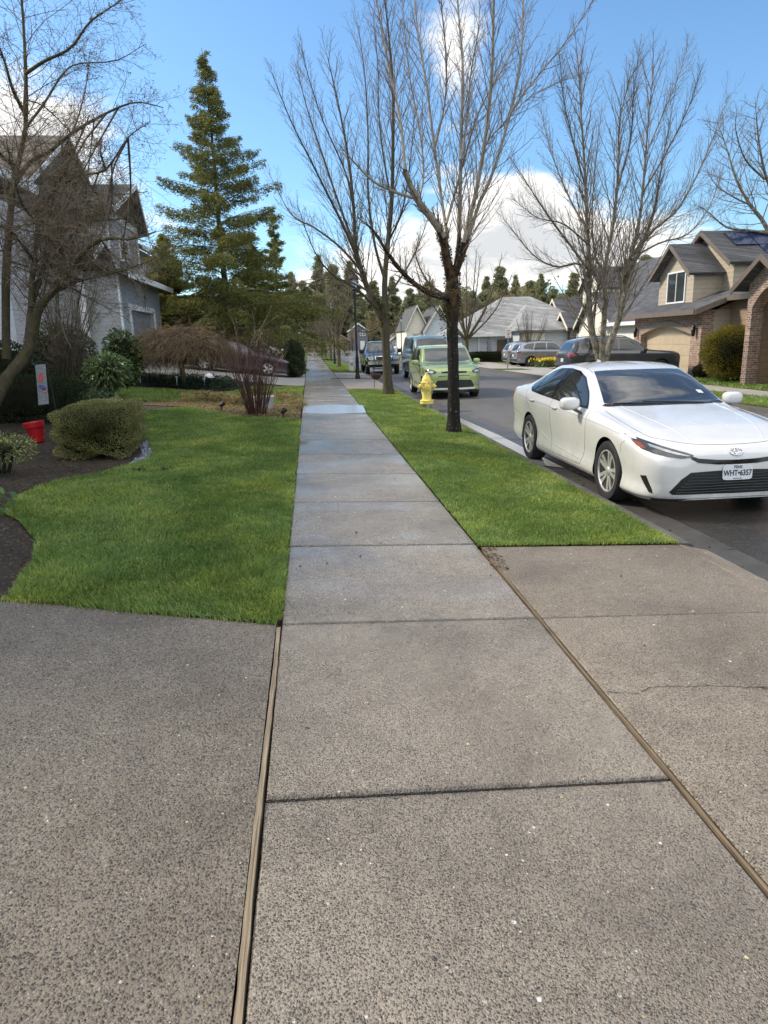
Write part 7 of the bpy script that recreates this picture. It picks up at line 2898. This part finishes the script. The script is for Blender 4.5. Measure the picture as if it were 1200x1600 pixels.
# ---- road sign across the street
s0 = gp(793, 578)
r_ = thing('road_sign', 'small white no-parking sign on a metal post across the street', 'road sign', s0)
top = at(793, 517, s0.y).z
mb = MB()
mb.tube([(s0.x, s0.y, s0.z - .05), (s0.x, s0.y, top)], .028, 8)
mb.build('post', M_grey_metal, r_)
zs0, zs1 = at(793, 528, s0.y).z, at(793, 514, s0.y).z
hw = .17
M_sign = plain('sign_white', (.66, .65, .60), .45, .06, 6)
M_sign_red = plain('sign_red', (.45, .26, .22), .5, .1, 6)
for k, (a, b) in enumerate(((zs0, zs0 + (zs1 - zs0) * .56), (zs0 + (zs1 - zs0) * .59, zs1))):
    mb = MB()
    mb.box(s0.x - hw, s0.x + hw, s0.y - .045, s0.y - .03, a, b)
    pl = mb.build('sign_plate', M_sign, r_, bevel=.004)
    mk_ = MB()
    zc = (a + b) / 2
    if k == 0:
        mk_.box(s0.x - .09, s0.x + .09, s0.y - .048, s0.y - .0455, zc - .10, zc - .05)
        mk_.lathe([(.045, 0), (.07, 0), (.07, .002), (.045, .002)], (s0.x, s0.y - .0478, zc + .06), 20, 'y')
    else:
        mk_.box(s0.x - .10, s0.x + .10, s0.y - .048, s0.y - .0455, zc - .025, zc + .025)
    mo = mk_.build('sign_mark', M_sign_red, None)
    mo.data.transform(Matrix.Translation(-Vector(r_.location)))
    mo.parent = pl

# ---- garden banner, red pot, path lights, pale pot, spotlights
r0 = gp(60, 690)
M_redpot = plain('red_plastic', (.40, .012, .018), .35, .12, 6)
r_ = thing('red_flower_pot', 'bright red plastic flower pot beside the box hedge', 'flower pot', r0)
mb = MB()
mb.lathe([(.095, 0), (.135, .23), (.15, .235), (.155, .31), (.145, .31), (.13, .24), (.02, .235)], r0, 28)
mb.build('pot', M_redpot, r_, smooth_deg=40)
mb = MB()
mb.lathe([(.137, .262), (.07, .285), (.01, .29)], r0, 16)
mb.build('potting_soil', M_soil, r_)
r_.rotation_euler = (.03, -.10, 0)

yb_ = r0.y + .55
tl, tr_, blp, brp = at(55, 570, yb_), at(71, 569, yb_), at(60, 633, yb_), at(76, 631, yb_)
r_ = thing('garden_banner', 'narrow garden banner with a red bird and a blue bird on a metal hanger', 'banner', Vector((tl.x, yb_, gz(tl.x, yb_))))


def m_banner():
    t = NT('banner_print')
    o = t.pos()
    n = t.noise(o, 22, 5, .75)
    n2 = t.noise(o, 60, 4, .7)
    c = t.ramp(n, [(.30, (.08, .09, .11)), (.45, (.22, .24, .27)), (.58, (.13, .15, .16)), (.72, (.42, .42, .44))])
    c = t.mix(t.range(n2, .60, .70), c, (.55, .55, .57))
    return t.out(c, .8, 0, .2, t.bump(t.noise(o, 12, 2), .3, .02))


mb = MB()
nx, ny = 6, 14
vs = []
for j in range(ny + 1):
    for i in range(nx + 1):
        u, v = i / nx, j / ny
        p = tl.lerp(tr_, u).lerp(blp.lerp(brp, u), v)
        p.y += .012 * math.sin(u * 5 + v * 3) * v
        vs.append(p)
k = nx + 1
mb.add(vs + [v + Vector((0, .004, 0)) for v in vs],
       [(j * k + i, (j + 1) * k + i, (j + 1) * k + i + 1, j * k + i + 1) for j in range(ny) for i in range(nx)] +
       [(len(vs) + j * k + i, len(vs) + j * k + i + 1, len(vs) + (j + 1) * k + i + 1, len(vs) + (j + 1) * k + i) for j in range(ny) for i in range(nx)])
bo_ = mb.build('cloth', m_banner(), r_, smooth_deg=60)


def blob(name, u, v, a, b, ang, mat):
    mb = MB()
    c = tl.lerp(tr_, u).lerp(blp.lerp(brp, u), v)
    pts = []
    for q in range(18):
        t = 2 * math.pi * q / 18
        r__ = 1 + .25 * math.cos(t) ** 3
        x_, z_ = a * r__ * math.cos(t), b * r__ * math.sin(t)
        pts.append((c.x + x_ * math.cos(ang) - z_ * math.sin(ang), c.y - .016, c.z + x_ * math.sin(ang) + z_ * math.cos(ang)))
    mb.prism(pts, (0, .003, 0))
    o = mb.build(name, mat, None)
    o.data.transform(Matrix.Translation(-Vector(r_.location)))
    o.parent = bo_


blob('red_bird', .45, .34, .075, .030, 1.25, plain('banner_red', (.46, .07, .06), .8, .2, 20))
blob('blue_bird', .62, .58, .060, .034, 2.6, plain('banner_blue', (.045, .075, .24), .8, .25, 20))
blob('orange_breast', .70, .66, .045, .026, 2.9, plain('banner_orange', (.40, .16, .10), .8, .25, 20))
mb = MB()
hz0 = at(50, 567, yb_)
mb.tube([at(49, 567, yb_), at(73, 566, yb_), at(74, 572, yb_), Vector((tr_.x + .05, yb_ + .02, gz(tr_.x, yb_) + .5)), Vector((tr_.x + .05, yb_ + .02, gz(tr_.x, yb_) - .05))], .009, 6)
mb.build('hanger', M_black_metal, r_)

pl0 = None
for i, (px, py, lab) in enumerate(((220, 603, 'short white path light stake at the left end of the edged bed'), (277, 604, 'short white path light stake in the middle of the edged bed'), (320, 606, 'short white path light stake near the right end of the edged bed'))):
    p = gp(px, py)
    if pl0 is None:
        pl0 = thing('path_light', lab, 'path light', p, 'white path light stakes in the edged bed')
        mb = MB()
        mb.tube([p - Vector((0, 0, .05)), p + Vector((0, 0, .26))], .014, 8)
        mb.build('stake', M_white_plastic, pl0)
        mb = MB()
        mb.lathe([(.014, .25), (.04, .27), (.042, .31), (.015, .33)], p, 12)
        mb.build('lamp_head', M_white_plastic, pl0, smooth_deg=40)
    else:
        copy_thing(pl0, p, 0, 1, lab)
p = gp(327, 597)
r_ = thing('dome_light', 'white dome-topped garden light beyond the edged bed', 'garden light', p)
mb = MB()
mb.lathe([(.02, -.05), (.02, .16)], p, 8)
mb.build('stake', M_grey_metal, r_)
mb = MB()
mb.lathe([(.17, .15), (.165, .19), (.11, .27), (.03, .31), (.01, .315)], p, 18)
mb.build('dome', M_white_plastic, r_, smooth_deg=50)

p = gp(412, 640) + Vector((0, .12, 0))
r_ = thing('pale_planter', 'pale grey planter half hidden behind the red stems', 'planter', p)
mb = MB()
mb.lathe([(.20, -.03), (.235, .10), (.255, .27), (.27, .28), (.265, .31), (.235, .31), (.22, .25), (.02, .24)], p, 22)
mb.build('tub', m_concrete('planter_stone', (.50, .49, .47), (.34, .33, .32)), r_, smooth_deg=40)
for px, py, lab in ((347, 643, 'black garden spotlight at the mulch edge left of the red stems'), (443, 654, 'black garden spotlight right of the red stems by the sidewalk')):
    p = gp(px, py)
    r_ = thing('garden_spotlight', lab, 'spotlight', p, 'black garden spotlights by the red stems')
    mb = MB()
    mb.tube([p - Vector((0, 0, .04)), p + Vector((0, 0, .13))], .014, 8)
    mb.build('stake', M_black_metal, r_)
    mb = MB()
    a = p + Vector((0, 0, .15))
    d = Vector((.5, .3, .45)).normalized()
    pts = [a - d * .05, a - d * .035, a, a + d * .07, a + d * .075]
    mb.tube(pts, [.018, .036, .044, .058, .045], 14)
    mb.build('lamp_head', M_black_metal, r_, smooth_deg=50)

# edging strip along the ground-cover bed
P = [gp(*q) + Vector((0, 0, .02)) for q in ((185, 602), (240, 604), (300, 609), (345, 613), (380, 608))]
mb = MB()
Q = smooth_path(P, 30)
for a, b in zip(Q[:-1], Q[1:]):
    n_ = (b - a).cross(Vector((0, 0, 1))).normalized() * .02
    mb.add([a - n_ - Vector((0, 0, .1)), b - n_ - Vector((0, 0, .1)), b - n_ + Vector((0, 0, .07)), a - n_ + Vector((0, 0, .07)), a + n_ - Vector((0, 0, .1)), b + n_ - Vector((0, 0, .1)), b + n_ + Vector((0, 0, .07)), a + n_ + Vector((0, 0, .07))],
           [(0, 1, 2, 3), (7, 6, 5, 4), (3, 2, 6, 7)])
tag(mb.build('bed_edging', M_black_metal, origin=P[0]), 'black plastic edging round the ground-cover bed', 'edging')

# ground cover, mulch litter and straw tufts (uncountable)
rng = np.random.default_rng(70)


def scatter(name, poly, n, size, mat, h=.12, seed=1, aspect=.5):
    rng = np.random.default_rng(seed)
    Pp = np.array(poly)
    q = np.stack([rng.uniform(Pp[:, 0].min(), Pp[:, 0].max(), n * 3), rng.uniform(Pp[:, 1].min(), Pp[:, 1].max(), n * 3)], 1)
    q = q[inside(poly, q)][:n]
    z = gzv(q) + rng.random(len(q)) ** 1.3 * h
    V, F = leaf_quads(np.concatenate([q, z[:, None]], 1), size, rng, None, .2, aspect)
    o = raw_mesh(name, V, F, mat)
    o['kind'] = 'stuff'
    return o


GC = [(p.x, p.y) for p in (gp(*q) for q in ((190, 601), (240, 603), (300, 608), (345, 611), (375, 606), (360, 596), (300, 592), (200, 590)))]
scatter('ground_cover', GC, 9000, .07, M_groundcover, .22, 71)
scatter('mulch_litter', MULCH, 5000, .06, M_straw, .05, 72, .3)
scatter('bed_litter', [(p.x, p.y) for p in (gp(*q) for q in ((0, 905), (48, 880), (30, 830), (20, 780), (60, 762), (170, 737), (236, 708), (230, 690), (100, 660), (0, 640)))], 2600, .035, M_dead_leaf, .02, 73, .4)
tuft = []
D = []
for px, py, k in ((345, 628, 500), (320, 625, 380), (366, 632, 420), (300, 628, 260), (455, 630, 300), (462, 638, 260), (440, 625, 200), (380, 628, 300)):
    c = np.array(gp(px, py))
    a = rng.uniform(0, 6.28, k)
    r__ = np.sqrt(rng.random(k)) * .30
    hh_ = rng.random(k) * .28
    tuft.append(np.stack([c[0] + np.cos(a) * r__, c[1] + np.sin(a) * r__, c[2] + hh_ * .8 + .02], 1))
    D.append(np.stack([np.cos(a) * .8, np.sin(a) * .8, .5 - hh_ * 2], 1))
V, F = leaf_quads(np.concatenate(tuft), .17, rng, np.concatenate(D), 0, .10)
o = raw_mesh('dry_grass', V, F, M_straw)
o['kind'] = 'stuff'
# debris and moss in the corner of strip lawn, apron and pavement
scatter('corner_debris', [(1.25, 4.55), (1.36, 4.55), (1.42, ap_far + .02), (1.25, ap_far + .02)], 260, .018, M_dead_leaf, .015, 74)
scatter('gutter_litter', [(3.16, 4.2), (3.5, 4.2), (3.5, 15), (3.16, 15)], 110, .045, M_dead_leaf, .012, 79, .6)
scatter('path_litter', [(-.2, 2.0), (2.9, 1.6), (2.9, 5.0), (1.2, 9), (-.2, 9)], 26, .030, M_dead_leaf, .008, 80, .6)
# silvery clumps on the lawn
for px, py in ((258, 737), (217, 738)):
    p = gp(px, py)
    c = np.array(p) + rng.normal(0, 1, (70, 3)) * np.array([.05, .04, .015]) + np.array([0, 0, .03])
    V, F = leaf_quads(c, .03, rng)
    o = raw_mesh('clippings', V, F, M_dark_leaf)
    o['kind'] = 'stuff'
# damp gravel fan by the box hedge
scatter('hedge_gravel', [(p.x, p.y) for p in (gp(*q) for q in ((200, 728), (226, 722), (238, 707), (230, 690), (218, 694), (222, 710)))], 900, .03, plain('wet_gravel', (.26, .28, .33), .2, .4, 30, spec=.7, obj=False), .02, 75, .8)

# daffodils and dry border plants across the street
dp = gp(855, 574)
r_ = thing('daffodil_clump', 'clump of yellow daffodils beside the blue-grey SUV', 'flowers', dp)
c = np.array(dp)
n = 900
q = rng.normal(0, 1, (n, 2)) * np.array([.40, .25])
hz2 = rng.random(n) * .42
leaf_part('leaves', np.stack([c[0] + q[:, 0], c[1] + q[:, 1], c[2] + hz2], 1), .26, M_rhodo, r_, 76, np.tile([[0., 0, 1]], (n, 1)), .14)
n = 130
q = rng.normal(0, 1, (n, 2)) * np.array([.42, .26])
leaf_part('blooms', np.stack([c[0] + q[:, 0], c[1] + q[:, 1], c[2] + .40 + rng.random(n) * .16], 1), .15, M_daffodil, r_, 77, None, .9)
bush('dry_border_shrub', 'dry straw-coloured border shrub right of the daffodils', gp(891, 577), .85, .5, .36, M_straw, 3200, .09, 78, 2.2, shell=.6, corek=.55)

# white utility boxes
def util(name, label, p, w, d, h):
    r_ = thing(name, label, 'utility box', p)
    mb = MB()
    mb.box(p.x - w / 2, p.x + w / 2, p.y - d / 2, p.y + d / 2, p.z - .05, p.z + h)
    mb.build('cabinet', M_white_plastic, r_, bevel=.02)
    mb = MB()
    mb.box(p.x - w / 2 - .02, p.x + w / 2 + .02, p.y - d / 2 - .02, p.y + d / 2 + .02, p.z + h, p.z + h + .04)
    mb.build('lid', M_white_plastic, r_, bevel=.01)
    mb = MB()
    mb.box(p.x - w * .3, p.x + w * .3, p.y - d / 2 - .012, p.y - d / 2, p.z + h * .45, p.z + h * .7)
    mb.build('vent', M_grey_metal, r_)


pu = gp(553, 578)
util('utility_pedestal', 'white utility pedestal on the far grass strip left of the pickup truck', Vector((2.45, 41.0, gz(2.45))), .28, .28, .75)
pu = gp(1168, 578)
util('white_box', 'small white utility box on the grass right of the golden bush', Vector((pu.x * .93, pu.y * .93, gz(16))), .34, .3, .36)

# ---- far street trees, golden bare trees and the evergreen skyline
def far_tree(seed, H, spread, twig, bark, n1=9, r0=.16, up=.22, name='bare_tree', fork=.28, rmin=.012, label='', group=None, loc=(0, 0, 0), dens=1.0):
    t = Tree(seed, .03)
    rng_ = random.Random(seed)
    base = Vector((0, 0, 0))
    tr_ = t.limb_path([base - Vector((0, 0, .1)), Vector((.03, 0, H * .15)), Vector((0, .04, H * fork))], r0, r0 * .75, 6)
    for i in range(n1):
        a = 2 * math.pi * i / n1 + rng_.uniform(-.3, .3)
        tilt = rng_.uniform(.12, 1.0) * spread
        hgt = H * (1 - fork) * rng_.uniform(.75, 1.0) * (1 - .35 * tilt)
        e = Vector((math.cos(a) * tilt * H * .42, math.sin(a) * tilt * H * .42, H * fork + hgt))
        s = Vector((0, 0, H * fork * rng_.uniform(.75, 1.0)))
        mid = s.lerp(e, .45) + Vector((math.cos(a), math.sin(a), 0)) * tilt * H * .07
        P = t.limb_path([s, mid, e], r0 * .42, r0 * .10, 9)
        L = (e - s).length
        t.spawn(P, L, r0 * .2, 1, [(0,) * 6, (10, 20, 45, .26, up, .07), (6, 20, 45, .42, up, .09), (3, 20, 45, .5, .15, .1)], .2, 1.0, count=int((7 + L * 2) * dens), rmin=rmin)
    r_ = t.finish(name, label, bark, twig, (0, 0, 0), 'tree', group)
    r_.location = loc
    return r_


GT = 'golden bare trees at the far end of the street'
g0 = far_tree(81, 9.5, .55, M_twig_gold, M_bark_far, 9, .16, .3, 'golden_bare_tree', .25, .020, 'golden bare tree behind the pickup truck at the street end', GT, (14.0, 133, -.2))
copy_thing(g0, (9.0, 145, -.2), 2.0, .62, 'small golden bare tree in front of the taupe garage house')
copy_thing(g0, (46.5, 150, -.3), 1.0, 1.6, 'tallest golden bare tree, on the skyline behind the pale bungalow')
copy_thing(g0, (42.5, 152, -.3), 3.3, 1.4, 'golden-brown bare tree left of the tallest golden tree on the skyline')
copy_thing(g0, (at(580, 540, 138).x, 138, -.2), 2.9, .85, 'golden bare tree right of the slate two-storey house')
copy_thing(g0, (at(650, 540, 120).x, 120, -.2), 1.9, .8, 'golden bare tree behind the roof of the cream gabled house')
copy_thing(g0, (20.5, 138, -.3), 4.2, .9, 'golden bare tree right of the pickup behind the distant brown house')
BT = 'distant bare street trees'
b0 = far_tree(82, 8.0, .75, M_twig_light, M_bark_far, 8, .14, .2, 'bare_tree', .28, .009, 'slim bare street tree just beyond the thin lamp post', BT, (2.0, 48.2, gz(2)))
copy_thing(b0, (1.95, 63.5, gz(2)), 1.4, .95, 'bare street tree farther along the strip behind the slim one')
copy_thing(b0, (1.9, 82, gz(2)), 2.2, 1.0, 'third bare street tree along the left strip, near the far white car')
copy_thing(b0, (1.9, 100, gz(2)), 3.0, 1.05, 'fourth and farthest bare street tree along the left strip')
copy_thing(b0, (-3.5, 84, .1), .7, 1.35, 'bare tree beyond the dark low conifer, left of the street trees')
wt = far_tree(83, 9.6, .95, M_twig, M_bark_brown, 11, .17, .16, 'wide_bare_tree', .20, .008, 'wide bare tree behind the teal van and before the pale bungalow', None, (11.5, 50.5, -.2))
copy_thing(wt, (16.2, 50.2, -.3), 1.9, .48, 'small spreading bare tree beside the road sign before the bungalow')
copy_thing(wt, (17.4, 70, -.3), 2.9, .75, 'bare tree between the cream gabled house and the bungalow')
copy_thing(g0, (17.3, 40.2, -.28), .4, .30, 'little bare ornamental tree before the white house garage', 'golden bare trees at the far end of the street')
rt_ = far_tree(84, 7.5, .8, M_twig_rust, M_bark_far, 9, .14, .2, 'rusty_bare_tree', .25, .016, 'rusty-brown bare tree beside the cream gabled house', None, (13.4, 104, -.3))
copy_thing(rt_, (at(625, 540, 112).x, 112, -.2), .6, .62, 'small rusty-brown bare tree by the distant brown house')
copy_thing(rt_, (-6.5, 128, -.1), 1.2, 1.5, 'rusty-brown bare tree behind the low house at the far left')
copy_thing(rt_, (2.2, 158, -.1), 2.2, 1.7, 'broad rusty bare tree behind the taupe garage house')

CG = 'evergreens on the far skyline'
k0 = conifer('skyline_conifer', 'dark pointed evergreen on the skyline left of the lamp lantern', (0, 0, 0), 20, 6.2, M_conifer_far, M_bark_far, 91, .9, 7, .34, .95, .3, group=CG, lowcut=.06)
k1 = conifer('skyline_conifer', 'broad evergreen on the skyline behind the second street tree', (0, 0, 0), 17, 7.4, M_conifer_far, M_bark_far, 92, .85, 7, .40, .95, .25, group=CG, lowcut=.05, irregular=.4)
places = [(497, 398, 175, k0), (520, 415, 165, k1), (545, 408, 180, k0), (472, 440, 170, k1), (583, 440, 170, k1), (612, 432, 185, k0), (640, 452, 165, k1), (668, 455, 180, k0), (694, 468, 170, k1),
          (738, 455, 168, k1), (760, 432, 178, k0), (782, 418, 170, k1), (806, 430, 185, k0), (828, 440, 172, k1), (846, 428, 165, k0), (866, 452, 172, k1), (898, 428, 120, k1), (915, 436, 130, k0), (455, 425, 150, k0), (440, 470, 140, k1),
          (560, 470, 160, k1), (630, 478, 158, k1), (715, 480, 165, k0), (1010, 400, 110, k1)]
side = ['second', 'third', 'fourth']
desc = ['dark pointed evergreen on the skyline left of the lamp lantern', 'broad evergreen on the skyline just left of the lantern', 'tallest evergreen peeking above the lamp lantern', 'evergreen low on the skyline right of the slender conifer',
        'broad evergreen behind the fork of the second street tree', 'pointed evergreen between the two street tree trunks', 'broad evergreen left of the black trunk on the skyline', 'pointed evergreen just left of the black trunk', 'low broad evergreen just right of the black trunk',
        'evergreen behind the wide bare tree', 'pointed evergreen left of the tallest golden tree', 'tall broad evergreen behind the tallest golden tree', 'pointed evergreen right of the tallest golden tree', 'broad evergreen in the dip of the skyline beside the golden tree',
        'pointed evergreen left of the white house gables', 'low evergreen behind the white house entry gable', 'evergreen behind the white house roof', 'evergreen tip behind the upper white gable', 'evergreen tip touching the slender conifer', 'low evergreen behind the slender conifer',
        'lower evergreen behind the lamp post shaft', 'lower evergreen behind the cream gabled house', 'lower evergreen above the bungalow roof', 'evergreen behind the brick house roof valley']
used = set()
for (px, py, Y, kk), lab in zip(places, desc):
    p = at(px, py, Y)
    H = {id(k0): 20, id(k1): 17}[id(kk)]
    s = (p.z + .4) / H
    rz = random.uniform(0, 6.28)
    if id(kk) not in used:
        used.add(id(kk))
        kk.location = (p.x, p.y, -.4)
        kk.scale = (s, s, s)
        kk['label'] = lab
    else:
        copy_thing(kk, (p.x, p.y, -.4), rz, (s * random.uniform(.95, 1.2), s * random.uniform(.95, 1.2), s), lab)
# dark woodland mass closing the gaps at the foot of the skyline
rng = np.random.default_rng(95)
n = 80000
X_ = rng.uniform(-70, 120, n)
Y_ = 205 + rng.normal(0, 5, n)
top_ = 13.5 + 2.2 * np.sin(X_ * .21) + 1.6 * np.sin(X_ * .57 + 1) + 1.0 * np.sin(X_ * 1.3)
Z_ = -1 + rng.random(n) ** .7 * (top_ + 1)
V, F = leaf_quads(np.stack([X_, Y_, Z_], 1), 1.05, rng, None, .3, .6)
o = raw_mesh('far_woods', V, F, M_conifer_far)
o['kind'] = 'stuff'
# low shrubs in front of the far houses
bush('far_shrub', 'rounded green shrub before the cream gabled house', Vector((at(672, 548, 80).x, 80, -.3)), 1.3, .8, .55, M_box, 2500, .2, 96, 2.4)
bush('far_shrub', 'pale yellow-green shrub left of the cream gabled house', Vector((at(630, 545, 100).x, 100, -.3)), 1.0, 1.0, 1.1, M_variegated, 1600, .28, 97, 2.2)
